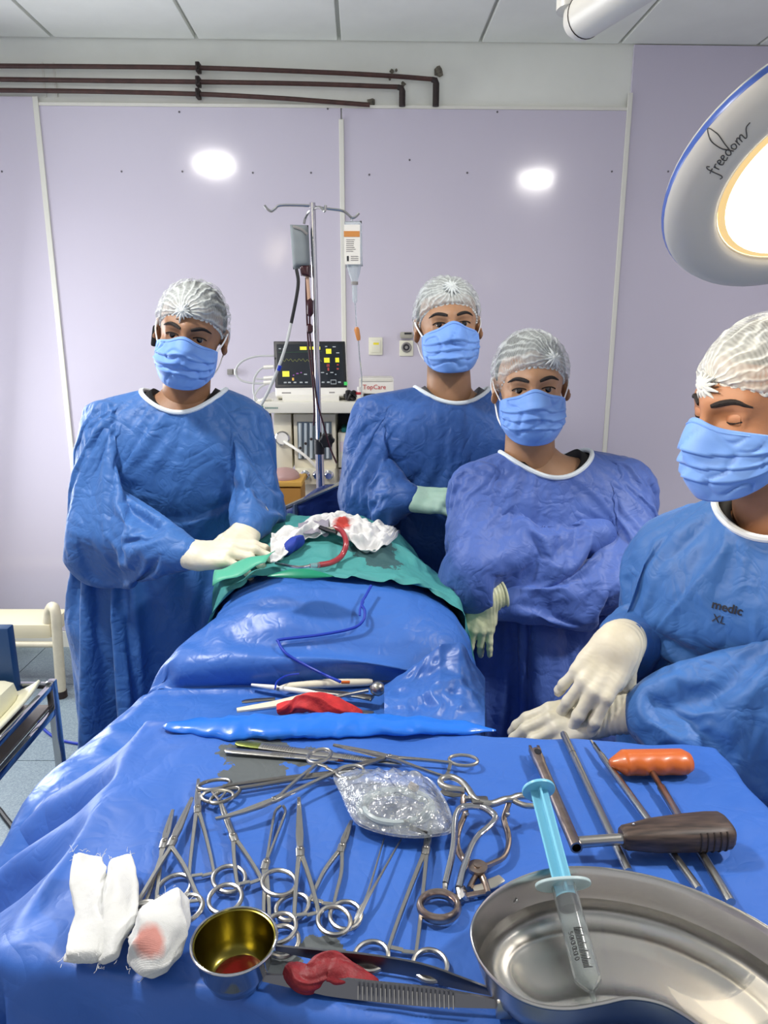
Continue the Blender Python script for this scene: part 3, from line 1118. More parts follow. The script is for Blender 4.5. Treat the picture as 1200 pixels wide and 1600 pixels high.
def body_prims(J):
    """the body under the clothes"""
    ch, pv = V(J['chest']), V(J['pelvis'])
    sl, sr = V(J['sL']), V(J['sR'])
    ax = (sr - sl).normalized()
    pr = [('c', tuple(lerp(sl, sr, .22) + V((0, 0, -.06))), tuple(lerp(sl, sr, .78) + V((0, 0, -.06))), .105, .105),
          ('c', tuple(ch - ax * .06), tuple(ch + ax * .06), .11, .11, {'k': .06}),
          ('c', tuple(lerp(ch, pv, .55) - ax * .05), tuple(lerp(ch, pv, .55) + ax * .05), .105, .105, {'k': .06}),
          ('c', tuple(pv - ax * .07), tuple(pv + ax * .07), .115, .115, {'k': .06}),
          ('c', tuple(lerp(sl, sr, .5) + V((0, 0.01, -.02))), tuple(J['neck']), .075, .050, {'k': .05}),
          ('c', tuple(sl), tuple(sr), .052, .052, {'k': .05})]
    for s in 'LR':
        pr.append(('c', J['s' + s], J['e' + s], .052, .042, {'k': .03}))
        pr.append(('c', J['e' + s], tuple(lerp(J['e' + s], J['w' + s], .93)), .040, .021, {'k': .02}))
    for s, x in (('L', -1), ('R', 1)):
        hip = pv + ax * (x * .085) + V((0, 0, -.05))
        foot = V((hip.x + x * .02, hip.y + .0, .09))
        knee = lerp(hip, foot, .5) + V((0, -.02, 0))
        fw = V(J.get('face', (0, -1, 0)))
        pr.append(('c', tuple(hip), tuple(knee), .082, .055, {'k': .04}))
        pr.append(('c', tuple(knee), tuple(foot), .055, .038, {'k': .02}))
        pr.append(('c', (foot.x, foot.y, .035), tuple(V((foot.x, foot.y, .03)) + fw * .15), .034, .028, {'k': .03}))
    return pr

def gown_prims(J, fat):
    ch, pv = V(J['chest']), V(J['pelvis'])
    sl, sr = V(J['sL']), V(J['sR'])
    ax = (sr - sl); ax.z = 0; ax.normalize()
    g = fat
    pr = [('c', tuple(lerp(sl, sr, .2) + V((0, 0, -.06))), tuple(lerp(sl, sr, .8) + V((0, 0, -.06))), .118 + g * .4, .118 + g * .4),
          ('c', tuple(ch - ax * .07), tuple(ch + ax * .07), .125 + g * .8, .125 + g * .8, {'k': .07}),
          ('c', tuple(lerp(ch, pv, .6) - ax * .07), tuple(lerp(ch, pv, .6) + ax * .07), .13 + g, .13 + g, {'k': .07})]
    for x in (-1, 1):
        pr.append(('c', tuple(lerp(ch, pv, .5) + ax * (x * .065)), tuple(V((pv.x, pv.y, .20)) + ax * (x * .13)), .115 + g, .18 + g, {'k': .07}))
    pr += [
          ('c', tuple(lerp(sl, sr, .5) + V((0, 0.012, -.03))), tuple(V(J['neck']) + V((0, .01, -.03))), .085, .066, {'k': .05}),
          ('c', tuple(sl), tuple(sr), .066, .066, {'k': .06})]
    return pr

def sleeve_prims(J, s):
    f = J.get('sleeve' + s, (1, 1, 1))
    mid = lerp(J['e' + s], J['w' + s], .55)
    sh, el = V(J['s' + s]), V(J['e' + s])
    q = sh.lerp(el, .12)
    return [('c', tuple(q), J['e' + s], .078 * f[0], .078 * f[1]),
            ('c', J['e' + s], tuple(mid), .078 * f[1], .068 * f[2], {'k': .02}),
            ('c', tuple(mid), tuple(lerp(J['e' + s], J['w' + s], J.get('end' + s, .96))), .068 * f[2], .038 * J.get('cuff' + s, 1), {'k': .012})]

def make_person(label, J, head, skin, gown_mat, shirt, fat=.03, stubble=.3, knot=(0.1, -1, .25), seed=1, closed=False, neck_r=(.102, .094), slack=0.0,
                mask_puff=1.0, sidedrop=0.0, neck_shift=(0, 0, 0), low=0.004, sim=None):
    M = head
    # body: head at fine cells, the rest coarser, one mesh
    hv, hf = head_mesh()
    st = np.clip((-.028 - hv[:, 2]) / .03, 0, 1) * np.clip((hv[:, 2] + .135) / .02, 0, 1) * np.clip((.035 - hv[:, 1]) / .03, 0, 1) * stubble
    bp = body_prims(J)
    ends = np.array([q for p in bp for q in (p[1], p[2])])
    fn = lambda P: union(P, bp, .03)
    bv, bf = surface_net(fn, ends.min(0) - .15, ends.max(0) + .13, .010)
    hw = xf(M, hv)
    v = np.concatenate([hw, bv]); f = np.concatenate([hf, bf + len(hv)])
    base = V((J['pelvis'][0], J['pelvis'][1], 0))
    body = np_mesh('person', v, f, skin, None, base)
    at = body.data.attributes.new('stubble', 'FLOAT', 'POINT')
    at.data.foreach_set('value', np.concatenate([st, np.zeros(len(bv))]).astype(np.float32))
    tag(body, label, 'person', 'surgical team around the operating table')
    make_face(M, body, closed)
    make_hair(M, body)
    make_cap(M, body, knot, seed, slack, sidedrop)
    make_mask(M, body, seed, mask_puff, low=low)
    # gown
    gp = gown_prims(J, fat)
    bfn = lambda P: union(P, bp, .03)
    gfn = lambda P: np.maximum(union(P, gp, .04), .24 - P[:, 2])
    ends = np.array([q for p in gp for q in (p[1], p[2])])
    gv, gf = surface_net(gfn, ends.min(0) - .25, ends.max(0) + .2, J.get('cell', .014))
    # neck opening: an oval round the neck, cut out of the top of the gown
    nc = np.array(J['neck']) + np.array(neck_shift)
    axx = np.array(V(J['sR']) - V(J['sL'])); axx[2] = 0; axx /= np.linalg.norm(axx)
    axy = np.array((-axx[1], axx[0], 0))
    rel = gv - nc
    px, py = rel @ axx / neck_r[0], rel @ axy / neck_r[1]
    rr = np.sqrt(px ** 2 + py ** 2)
    top = rel[:, 2] > -.13
    fc = (rr[gf] < 1).all(1) & top[gf].all(1)
    # faces under the hem are left open as well
    low_ = (gv[gf][:, :, 2] < .2405).all(1)
    keep = ~(fc | low_)
    gf = gf[keep]
    used = np.unique(gf)
    remap = -np.ones(len(gv), int); remap[used] = np.arange(len(used))
    gv = gv[used]; gf = remap[gf]
    # vertices on the neck rim go exactly onto the oval
    e = np.sort(np.concatenate([gf[:, [i, (i + 1) % 4]] for i in range(4)]), 1)
    ue, cnt = np.unique(e, axis=0, return_counts=True)
    bnd = np.unique(ue[cnt == 1])
    rel = gv - nc
    px, py = rel @ axx / neck_r[0], rel @ axy / neck_r[1]
    rr = np.sqrt(px ** 2 + py ** 2)
    rim = bnd[(rel[bnd, 2] > -.14) & (rr[bnd] < 1.6)]
    for i in rim:
        s = 1 / rr[i]
        d = (axx * px[i] * neck_r[0] + axy * py[i] * neck_r[1]) * (s - 1)
        gv[i] += d
    gv[rim] = trace(gfn, gv[rim] + np.array((0, 0, .12)), np.tile(np.array([(0, 0, -1.0)]), (len(rim), 1)), .3)
    pins = [rim]
    for s in 'LR':
        sp = sleeve_prims(J, s)
        es = np.array([q for p in sp for q in (p[1], p[2])])
        sv, sf = surface_net(lambda P: union(P, sp, .02), es.min(0) - .14, es.max(0) + .14, .0125)
        pins.append(len(gv) + np.nonzero(np.linalg.norm(sv - np.array(J['s' + s]), axis=1) < .075)[0])
        pins.append(len(gv) + np.nonzero(np.linalg.norm(sv - np.array(sp[-1][2]), axis=1) < .060)[0])
        gf = np.concatenate([gf, sf + len(gv)]); gv = np.concatenate([gv, sv])
    gown = np_mesh('surgical_gown', gv, gf, gown_mat, body)
    # binding round the opening
    ang = np.arctan2((gv[rim] - nc) @ axy / neck_r[1], (gv[rim] - nc) @ axx / neck_r[0])
    w = np.linspace(-PI, PI, 61)[:-1]
    O = np.array([nc + axx * cos(a) * neck_r[0] + axy * sin(a) * neck_r[1] + np.array((0, 0, .14)) for a in w])
    ring = trace(gfn, O, np.tile(np.array([(0, 0, -1.0)]), (60, 1)), .34)
    zz = np.array(ring[:, 2])
    for _ in range(6):
        zz = (np.roll(zz, 1) + 2 * zz + np.roll(zz, -1)) / 4
    ring[:, 2] = zz
    tb = MB().tube([V(p) for p in ring], .0058, 8, closed=True).build('neck_binding', M_binding, gown)
    # undershirt collar inside the opening
    inner = np.array([nc + axx * cos(a) * neck_r[0] * .98 + axy * sin(a) * neck_r[1] * .98 + np.array((0, 0, zz[i] - nc[2] - .010)) for i, a in enumerate(w)])
    mid = np.array([nc + axx * cos(a) * neck_r[0] * (.98 - .24 * abs(cos(a)) ** 1.5) + axy * sin(a) * neck_r[1] * (.98 - .24 * abs(cos(a)) ** 1.5) + np.array((0, 0, zz[i] - nc[2] + .004 * abs(cos(a)))) for i, a in enumerate(w)])
    rng_ = np.array([nc + axx * cos(a) * neck_r[0] * 1.02 + axy * sin(a) * neck_r[1] * 1.02 + np.array((0, 0, zz[i] - nc[2] - .05)) for i, a in enumerate(w)])
    vs = np.concatenate([rng_, inner, mid, mid + np.array((0, 0, -.02))])
    fs = [(r * 60 + i, r * 60 + (i + 1) % 60, (r + 1) * 60 + (i + 1) % 60, (r + 1) * 60 + i) for r in range(3) for i in range(60)]
    np_mesh('undershirt_collar', vs, np.array(fs), shirt, body)
    return body, gown, dict(gp=gp, rim=rim, bfn=bfn, pins=np.concatenate(pins))

GOWNS = []
def P_(px, py, y):
    return tuple(at_y(px, py, y))

# ---- first from the left: leans over the patient, hands folded
J1 = dict(neck=P_(288, 612, 1.845), chest=P_(272, 760, 1.86), pelvis=P_(222, 965, 1.86),
          sL=P_(176, 664, 1.83), sR=P_(374, 660, 1.86), eL=P_(140, 828, 1.70), wL=P_(300, 868, 1.545),
          eR=P_(404, 780, 1.80), wR=P_(388, 828, 1.645), sleeveL=(1.2, 1.3, 1.25), sleeveR=(1.05, 1.0, .9))
H1 = HM(at_y(299, 522, 1.80), 6, 4, 11, .95)
per1, gown1, inf1 = make_person('man at the left in a blue gown, folding gloved hands over the green drape', J1, H1, M_skins[0], M_gown1, M_shirt[0],
                    fat=.035, stubble=.35, knot=(-.12, -1, .22), seed=3)
GOWNS.append((gown1, J1, inf1))
MB().box((-.088, .010, -.022), (.014, .026, .052), H1, bev=.006).build('earpiece', M_shirt[0], per1)
w1 = V(J1['wL'])
f1 = V(P_(402, 851, 1.53)) - w1
make_glove(per1, w1, f1, (-.15, -.35, .95), -1, [(14, 22, 14), (16, 26, 16), (20, 28, 18), (26, 30, 20)], (-4, 0, 3, 6), (22, -6, 10, 6), M_glove, fore=V(J1['eL']) - w1, cuff=.058)
w1b = V(J1['wR'])
make_glove(per1, w1b, V(P_(366, 860, 1.575)) - w1b, (.35, -.25, .9), 1, [(50, 55, 30)] * 4, (-4, 0, 3, 6), (25, -10, 10, 5), M_glove, fore=V(J1['eR']) - w1b, cuff=.07, s=.9)

# ---- second: stands behind, hidden hand on the patient
J2 = dict(neck=P_(706, 607, 2.06), chest=P_(700, 740, 2.07), pelvis=P_(700, 920, 2.07),
          sL=P_(592, 652, 2.04), sR=P_(812, 655, 2.06), eL=P_(556, 775, 1.98), wL=P_(640, 778, 1.86),
          eR=P_(860, 800, 2.0), wR=P_(800, 800, 1.88), sleeveL=(1.15, 1.1, 1.15), cuffL=1.1)
H2 = HM(at_y(700, 510, 2.02), 2, -5, -3)
per2, gown2, inf2 = make_person('man in the middle behind, deep blue gown, grey shirt, pale green glove', J2, H2, M_skins[1], M_gown2, M_shirt[1],
                    fat=.03, stubble=.75, knot=(.04, -.9, .52), seed=5)
GOWNS.append((gown2, J2, inf2))
w2 = V(J2['wL'])
make_glove(per2, w2, V(P_(725, 786, 1.83)) - w2, (-.1, -.5, .85), -1, [(20, 30, 20)] * 4, (-4, 0, 3, 6), (25, -10, 10, 5), M_glove_green, fore=V(J2['eL']) - w2, cuff=.07, cuff_r=.042, rim_mat=mat('emerald_rim', '14795c', .4))
w2b = V(J2['wR'])
make_glove(per2, w2b, V((-.5, -.6, -.35)), (-.1, -.5, .85), 1, [(20, 30, 20)] * 4, (-4, 0, 3, 6), (25, -10, 10, 5), M_glove_green, fore=V(J2['eR']) - w2b, cuff=.06)

# ---- third: arms crossed
J3 = dict(neck=P_(842, 722, 1.74), chest=P_(860, 850, 1.80), pelvis=P_(862, 1030, 1.80),
          sL=P_(752, 762, 1.72), sR=P_(968, 755, 1.76), eL=P_(736, 885, 1.57), wL=P_(926, 838, 1.64),
          eR=P_(1008, 905, 1.58), wR=P_(772, 946, 1.58), sleeveL=(1.1, 1.1, 1.0), sleeveR=(1.15, 1.1, 1.05), endL=1.05, endR=.98, cuffL=1.15)
H3 = HM(at_y(829, 604, 1.70), -6, 0, -3, .97)
per3, gown3, inf3 = make_person('man with crossed arms in a violet-blue gown, before the grey-shirted colleague', J3, H3, M_skins[2], M_gown3, M_shirt[0],
                    fat=.03, stubble=.5, knot=(.42, -.9, .30), seed=9, sidedrop=.03, neck_r=(.108, .096), neck_shift=(.015, 0, 0))
GOWNS.append((gown3, J3, inf3))
w3 = V(J3['wL'])
make_glove(per3, w3, V((.75, .60, -.25)), (.2, -.7, .6), -1, [(20, 30, 20)] * 4, (-4, 0, 3, 6), (25, -10, 10, 5), M_glove_yellow, fore=V(J3['eL']) - w3, cuff=.03, s=.78, cuff_r=.030)
w3b = V(P_(760, 934, 1.56))
make_glove(per3, w3b, V(P_(738, 1022, 1.53)) - w3b, (-.3, -1, .2), 1, [(8, 14, 8), (14, 18, 10), (20, 20, 10), (6, 10, 6)], (-8, -2, 4, 10), (10, -8, 8, 5), M_glove_yellow, fore=V(J3['eR']) - V(w3b) + V((0, .10, .02)), cuff=.035, s=.86)

# ---- fourth: nearest on the right, looks down at the instruments
J4 = dict(neck=P_(1222, 798, 1.09), chest=P_(1190, 930, 1.12), pelvis=P_(1215, 1170, 1.19),
          sL=P_(1052, 868, 1.20), sR=P_(1345, 890, 1.02), eL=P_(1015, 1000, 1.25), wL=P_(970, 1000, 1.07),
          eR=P_(1270, 1130, .93), wR=P_(948, 1112, 1.06), sleeveL=(1.0, .95, .9), sleeveR=(1.2, 1.25, 1.25), endR=.74, cuffR=1.35, endL=.84,
          face=(-.75, -.6, 0), cell=.013)
H4 = HM(at_y(1188, 634, 1.06), -71, 8, 2, .96)
per4, gown4, inf4 = make_person('man nearest on the right looking down, one gloved hand gripping his other wrist', J4, H4, M_skins[3], M_gown1, M_shirt[0],
                    fat=.028, stubble=.3, knot=(-.05, -1, .10), seed=12, closed=True, neck_r=(.095, .09))
GOWNS.append((gown4, J4, inf4))
w4 = V(J4['wL'])
make_glove(per4, w4, V(P_(918, 1068, 1.005)) - w4, (-.25, -.78, .55), -1, [(24, 28, 16), (24, 30, 18), (26, 32, 20), (28, 36, 22)], (-9, -2, 5, 12), (34, -34, 10, 10), M_glove, fore=V(J4['eL']) - w4, cuff=.066, s=.98, cuff_r=.046)
w4b = V(J4['wR'])
make_glove(per4, w4b, V(P_(800, 1190, 1.10)) - w4b, (-.25, -.45, .85), 1, [(18, 24, 14), (18, 24, 16), (20, 26, 16), (24, 28, 18)], (-3, 0, 2, 4), (12, -25, 6, 4), M_glove, fore=V(J4['eR']) - w4b, cuff=.075, s=.95, cuff_r=.038)
# ---------------------------------------------------------------- let the gowns hang and crumple on the bodies
def drop_gowns(frames=22, shrink=-0.12):
    scene.frame_start, scene.frame_end = 1, frames
    cols = []
    for gown, J, inf in GOWNS:
        bv, bf = surface_net(inf['bfn'], np.array(J['pelvis']) - 1.2, np.array(J['neck']) + .6, .022)
        me = bpy.data.meshes.new('collider')
        me.from_pydata(bv.tolist(), [], bf.tolist())
        c = bpy.data.objects.new('collider', me)
        COL.objects.link(c)
        grp = bpy.data.collections.new('sim')
        scene.collection.children.link(grp)
        grp.objects.link(c)
        c.modifiers.new('collision', 'COLLISION')
        c.collision.thickness_outer = .006
        c.collision.cloth_friction = 20
        # pins: neck rim and the sleeve ends
        me = gown.data
        n = len(me.vertices)
        co = np.zeros(n * 3, np.float32); me.vertices.foreach_get('co', co); co = co.reshape(-1, 3) + np.array(wloc(gown))
        w = np.zeros(n)
        w[inf['pins']] = 1
        vg = gown.vertex_groups.new(name='pin')
        vg.add([int(i) for i in np.nonzero(w > 0)[0]], 1.0, 'REPLACE')
        md = gown.modifiers.new('cloth', 'CLOTH')
        st = md.settings
        st.quality = 5
        st.mass = .15
        st.air_damping = 2.0
        st.tension_stiffness = st.compression_stiffness = 15
        st.shear_stiffness = 8
        st.bending_stiffness = .15
        st.shrink_min = shrink
        st.vertex_group_mass = 'pin'
        st.pin_stiffness = 1
        md.collision_settings.distance_min = .004
        md.collision_settings.collision_quality = 2
        md.collision_settings.collection = grp
        md.collision_settings.use_self_collision = False
        md.point_cache.frame_start, md.point_cache.frame_end = 1, frames
        cols.append((c, grp, md))
    for f in range(1, frames + 1):
        scene.frame_set(f)
    dg = bpy.context.evaluated_depsgraph_get()
    for (gown, J, inf), (c, grp, md) in zip(GOWNS, cols):
        ev = gown.evaluated_get(dg)
        m2 = ev.to_mesh()
        co = np.zeros(len(m2.vertices) * 3, np.float32); m2.vertices.foreach_get('co', co)
        ev.to_mesh_clear()
        gown.modifiers.remove(md)
        gown.vertex_groups.clear()
        gown.data.vertices.foreach_set('co', co)
        gown.data.update()
        bpy.data.objects.remove(c)
        bpy.data.collections.remove(grp)
        sm = gown.modifiers.new('subdivision', 'SUBSURF'); sm.levels = 1; sm.render_levels = 1
    scene.frame_set(1)


drop_gowns()

# ================================================================ OPERATING TABLE AND ITS DRAPES
def _drape(name, c, c2, rough=0.38, crease=0.38, stains=None, stain_c='565c5d'):
    t = NT(name)
    f = t.noise(5, 3, 0.6)
    col = t.ramp(f, [(0.3, lin(c)), (0.7, lin(c2))])
    rg = rough
    if stains:
        acc = None
        for (x, y, z), r, sx in stains:
            m = t.mapped((1 / sx, 1, 1), co=None, loc=(0, 0, 0))
            d = t.n('ShaderNodeVectorMath', operation='DISTANCE')
            t.link(m, d.inputs[0])
            d.inputs[1].default_value = (x / sx, y, z)
            nz = t.noise(38, 4, 0.65)
            e = t.math('ADD', t.math('DIVIDE', d.outputs['Value'], r), t.math('MULTIPLY_ADD', nz, 1.5, -0.75))
            k = t.math('LESS_THAN', e, 0.72)
            acc = k if acc is None else t.math('MAXIMUM', acc, k)
        col = t.mix(acc, col, lin(stain_c))
    t.setv('Base Color', col)
    t.setv('Roughness', rough)
    t.setv('Specular IOR Level', 0.5)
    n = t.noise(7, 2, 0.5, dist=.7)
    h1 = t.bump(t.math('ABSOLUTE', t.math('SUBTRACT', n, 0.5)), crease, 0.03)
    n2 = t.noise(24, 2, 0.5, dist=.8)
    h2 = t.bump(t.math('ABSOLUTE', t.math('SUBTRACT', n2, 0.5)), crease * .8, 0.01, h1)
    h3 = t.bump(t.noise(1100, 1, 0.5), 0.08, 0.001, h2)
    t.setv('Normal', h3)
    return t.m
M_drape = _drape('blue_surgical_drape', '3565b4', '3c6dbd')

M_mint = mat('mint_drape_edge', '4fae8f', 0.5, bump=.2, bscale=60)
M_navy = _drape('navy_screen_drape', '22397a', '294286', 0.5)
M_steel = mat('brushed_steel', 'b9b8b4', 0.24, 1.0, roughvary=.1, vscale=60)
M_base = mat('table_enamel', 'b9bcc0', 0.4, .3)
M_pad = mat('black_table_pad', '1c1d20', 0.6)

def interp(x, xs, ys):
    return float(np.interp(x, xs, ys))
XL_Y = [0.50, 0.86, 1.10, 1.30, 1.44, 1.60, 2.10]
XL_X = [-.61, -.555, -.500, -.440, -.345, -.37, -.44]
XR_X = [.165, .165, .160, .165, .165, .13, -.04]
def sst(a, b, x):
    t = min(1, max(0, (x - a) / (b - a)))
    return t * t * (3 - 2 * t)
def top_h(x, y):
    xl, xr = interp(y, XL_Y, XL_X), interp(y, XL_Y, XR_X)
    xm = interp(y, XL_Y, [-.17, -.17, -.17, -.13, -.09, -.12, -.24])
    w = (xr - xl) / 2
    n = abs((x - (xl + xr) / 2) / w)
    h = .935 - .30 * (1 - sst(.55, 1.0, y))
    m = (.155 * sqrt(max(0, 1 - ((1.475 - min(max(y, 1.28), 1.475)) / .195) ** 2)) if y > 1.28 else 0) + sst(1.475, 1.75, y) * .034 - sst(1.78, 2.05, y) * .07
    m += .018 * noise.noise(V((x * 5.5, y * 5.5, 1.7))) * sst(1.28, 1.4, y)
    m *= 1 - max(0, n) ** 3 * .55
    return h + m
def cross_section(y, inset, hem=.35, step=.017):
    xl, xr = interp(y, XL_Y, XL_X) + inset, interp(y, XL_Y, XR_X) - inset
    pts = []
    flare = interp(y, [1.0, 1.3, 1.5], [.14, .08, .03])
    zt = top_h(xl, y) - inset
    for k in range(9):
        a = k / 9
        pts.append((xl - flare * (1 - a), y, hem + (zt - .02 - hem) * a))
    for k in range(25):
        a = k / 24
        x = xl + (xr - xl) * a
        pts.append((x, y, top_h(x, y) - inset - .02 * (abs(2 * a - 1) > .99)))
    zt = top_h(xr, y) - inset
    for k in range(8, -1, -1):
        a = k / 9
        pts.append((xr + .05 * (1 - a), y, hem + (zt - .02 - hem) * a))
    P = np.array(pts)
    L = np.concatenate([[0], np.cumsum(np.linalg.norm(np.diff(P, axis=0), axis=1))])
    return P, L
def loft(y0, y1, inset, step, hem=.35):
    ys = np.arange(y0, y1 + 1e-6, step)
    n = int(2.0 / step * .95)
    rows = []
    for y in ys:
        P, L = cross_section(y, inset, hem)
        s = np.linspace(0, L[-1], n)
        rows.append(np.stack([np.interp(s, L, P[:, i]) for i in range(3)], 1))
    vs = np.concatenate(rows)
    m = len(ys)
    idx = np.arange(m * n).reshape(m, n)
    F = np.stack([idx[:-1, :-1], idx[:-1, 1:], idx[1:, 1:], idx[1:, :-1]], -1).reshape(-1, 4)
    return vs, F, m, n

def sim_cloths(items, frames=16):
    """items: (object, pin indices, collider verts, collider faces, shrink)"""
    scene.frame_start, scene.frame_end = 1, frames
    made = []
    for ob, pin, cv, cf, shrink in items:
        me = bpy.data.meshes.new('collider')
        me.from_pydata(np.asarray(cv).tolist(), [], np.asarray(cf).tolist())
        c = bpy.data.objects.new('collider', me)
        COL.objects.link(c)
        grp = bpy.data.collections.new('sim')
        scene.collection.children.link(grp)
        grp.objects.link(c)
        c.modifiers.new('collision', 'COLLISION')
        c.collision.thickness_outer = .005
        c.collision.cloth_friction = 15
        vg = ob.vertex_groups.new(name='pin')
        vg.add([int(i) for i in pin], 1.0, 'REPLACE')
        md = ob.modifiers.new('cloth', 'CLOTH')
        st = md.settings
        st.quality = 5; st.mass = .15; st.air_damping = 2.0
        st.tension_stiffness = st.compression_stiffness = 15
        st.shear_stiffness = 8; st.bending_stiffness = .2
        st.shrink_min = shrink
        st.vertex_group_mass = 'pin'
        md.collision_settings.distance_min = .004
        md.collision_settings.collection = grp
        md.point_cache.frame_start, md.point_cache.frame_end = 1, frames
        made.append((ob, c, grp, md))
    for f in range(1, frames + 1):
        scene.frame_set(f)
    dg = bpy.context.evaluated_depsgraph_get()
    for ob, c, grp, md in made:
        ev = ob.evaluated_get(dg)
        m2 = ev.to_mesh()
        co = np.zeros(len(m2.vertices) * 3, np.float32); m2.vertices.foreach_get('co', co)
        ev.to_mesh_clear()
        ob.modifiers.remove(md); ob.vertex_groups.clear()
        ob.data.vertices.foreach_set('co', co); ob.data.update()
        bpy.data.objects.remove(c); bpy.data.collections.remove(grp)
        sm = ob.modifiers.new('subdivision', 'SUBSURF'); sm.levels = 1; sm.render_levels = 1
    scene.frame_set(1)

# the table itself, hidden under the drapes
ot = thing('operating_table', 'operating table under the blue and green drapes, its column hidden', 'table', (-.15, 1.6, 0))
MB().box((-.15, 1.45, .895), (.42, .80, .05), bev=.01).build('table_top', M_base, ot)
MB().box((-.15, 1.52, .45), (.22, .3, .84), bev=.02).build('column', M_base, ot)
MB().box((-.15, 1.52, .035), (.42, .75, .07), bev=.02).build('base', M_base, ot)

dv, df, dm, dn = loft(.56, 2.02, -.012, .0145)
rngd = np.random.RandomState(4)
op_drape = np_mesh('surgical_drape', dv, df, M_drape, None, (-.15, 1.4, .9))
tag(op_drape, 'large blue drape over the patient, rising in a mound behind the instrument table', 'drape')
cv, cf, _, _ = loft(.52, 2.06, .004, .02)
pin = list(range(dn)) + list(range(dn * (dm - 1), dn * dm))
SIMS = [(op_drape, pin, cv, cf, -.09)]

def on_table(px, py, lift=.006):
    """where a picture ray meets the draped patient"""
    d = ray(px, py)
    o_ = V((0, 0, CAMZ))
    f = lambda s: (o_ + d * s).z - top_h((o_ + d * s).x, (o_ + d * s).y) - .026 - lift
    a = .95
    while f(a + .03) > 0 and a < 2.1:
        a += .03
    b = a + .03
    for _ in range(9):
        m = (a + b) / 2
        a, b = (m, b) if f(m) > 0 else (a, m)
    return o_ + d * b
gs1, gs2 = on_table(585, 855, 0) - V((-.15, 1.7, 1.1)), on_table(600, 872, 0) - V((-.15, 1.7, 1.1))
M_green = _drape('teal_cotton_drape', '3b8a89', '469694', 0.7, 0.35, stains=[(tuple(gs1), .075, 1.0), (tuple(gs2), .06, 1.0)], stain_c='33575a')
# green sheet over the patient's middle
def green_fn(u, v):
    y = 1.455 + .46 * v + .02 * sin(u * 7) * (1 - v)
    xl, xr = interp(y, XL_Y, XL_X) - .012, interp(y, XL_Y, XR_X) + .02
    x = xl + (xr - xl) * u
    z = top_h(x, y) + .020
    e = max(0, abs(u - .5) * 2 - .86) / .14
    return V((x, y, z - .11 * e * e))
gm = MB().grid(44, 42, green_fn)
gv = np.array(gm.v); gf = np.array(gm.f)
gr = np_mesh('green_drape', gv, gf, M_green, None, (-.15, 1.7, 1.1))
tag(gr, 'teal green drape sheet across the patient behind the blue mound', 'drape')
cv2, cf2, _, _ = loft(1.30, 2.06, -.008, .02, .6)
SIMS.append((gr, [i * 42 + 41 for i in range(44)] + [i * 42 for i in range(0, 44, 6)], cv2, cf2, -.16))
sim_cloths(SIMS)

# lighter fold of green plastic at the near left edge
def mint_fn(u, v):
    a = at_z(332, 916, 1.09).lerp(at_z(415, 880, 1.135), u)
    b = at_z(338, 890, 1.10).lerp(at_z(430, 862, 1.14), u)
    p = a.lerp(b, v)
    p.z += .010 * sin(v * PI) + .004 * sin(u * 9 + v * 4)
    return p
t = MB().grid(12, 8, mint_fn).build('drape_corner', M_mint, None, at_z(370, 890, 1.1), solid=.0015)
tag(t, 'mint green folded corner lying beside the folded gloved hands', 'drape')
def dfold(u, v):
    a = at_z(418 + 104 * u, 903 + 3 * sin(u * 3) - 10 * sin(u * PI) * v, 1.135)
    a.z += .012 * sin(u * PI) * sin(v * PI) + .003
    return a
t = MB().grid(16, 8, dfold).build('drape_flap', mat('emerald_plastic', '128463', .35), None, at_z(470, 905, 1.13), solid=.002)
tag(t, 'dark emerald flap at the near edge of the green drape', 'drape')

# navy drape over the anaesthetic screen behind the patient
def navy_fn(u, v):
    a = at_y(425 + 140 * u, 800 - 62 * u + 6 * sin(u * 9), 2.22 + .04 * u)
    p = a + V((0, .05 * v + .12 * v * v, -.42 * v))
    p.y += .014 * sin(u * 22) * v
    return p
t = MB().grid(40, 14, navy_fn).build('screen_drape', M_navy, None, at_y(480, 775, 2.22), solid=.003)
tag(t, 'navy drape hung across the head of the operating table behind the green sheet', 'drape')
def bar_rail():
    t = thing('drape_screen', 'steel rail frame carrying the navy drape', 'frame', at_y(480, 775, 2.23))
    a, b = at_y(425, 803, 2.225), at_y(568, 740, 2.262)
    MB().tube([a, b], .008, 8).build('rail', M_steel, t)
    for k in (.25, .80):
        p = lerp(a, b, k)
        MB().tube([p, V((p.x, p.y + .02, 0.0))], .010, 8).build('post', M_steel, t)
bar_rail()

# white gauze sheets heaped over the wound
def _gauze(name, c='dcdcda', blood=None, blood_c='c0473f'):
    t = NT(name)
    col = lin(c)
    if blood:
        (x, y, z), r = blood
        d = t.n('ShaderNodeVectorMath', operation='DISTANCE')
        t.link(t.co(), d.inputs[0]); d.inputs[1].default_value = (x, y, z)
        e = t.math('ADD', t.math('DIVIDE', d.outputs['Value'], r), t.math('MULTIPLY_ADD', t.noise(60, 3), .8, -.4))
        k = t.ramp(e, [(0.55, (1, 1, 1, 1)), (1.0, (0, 0, 0, 1))])
        col = t.mix(k, lin(c), lin(blood_c))
    t.setv('Base Color', col)
    t.setv('Roughness', 0.9)
    a = t.n('ShaderNodeTexWave', wave_type='BANDS', bands_direction='X'); a.inputs['Scale'].default_value = 260
    b = t.n('ShaderNodeTexWave', wave_type='BANDS', bands_direction='Y'); b.inputs['Scale'].default_value = 260
    for w in (a, b):
        w.inputs['Distortion'].default_value = 1.5
        t.link(t.co(), w.inputs['Vector'])
    h = t.math('MAXIMUM', a.outputs['Fac'], b.outputs['Fac'])
    t.setv('Normal', t.bump(h, 0.25, 0.001, t.bump(t.noise(70, 3, .6), .4, .004)))
    return t.m
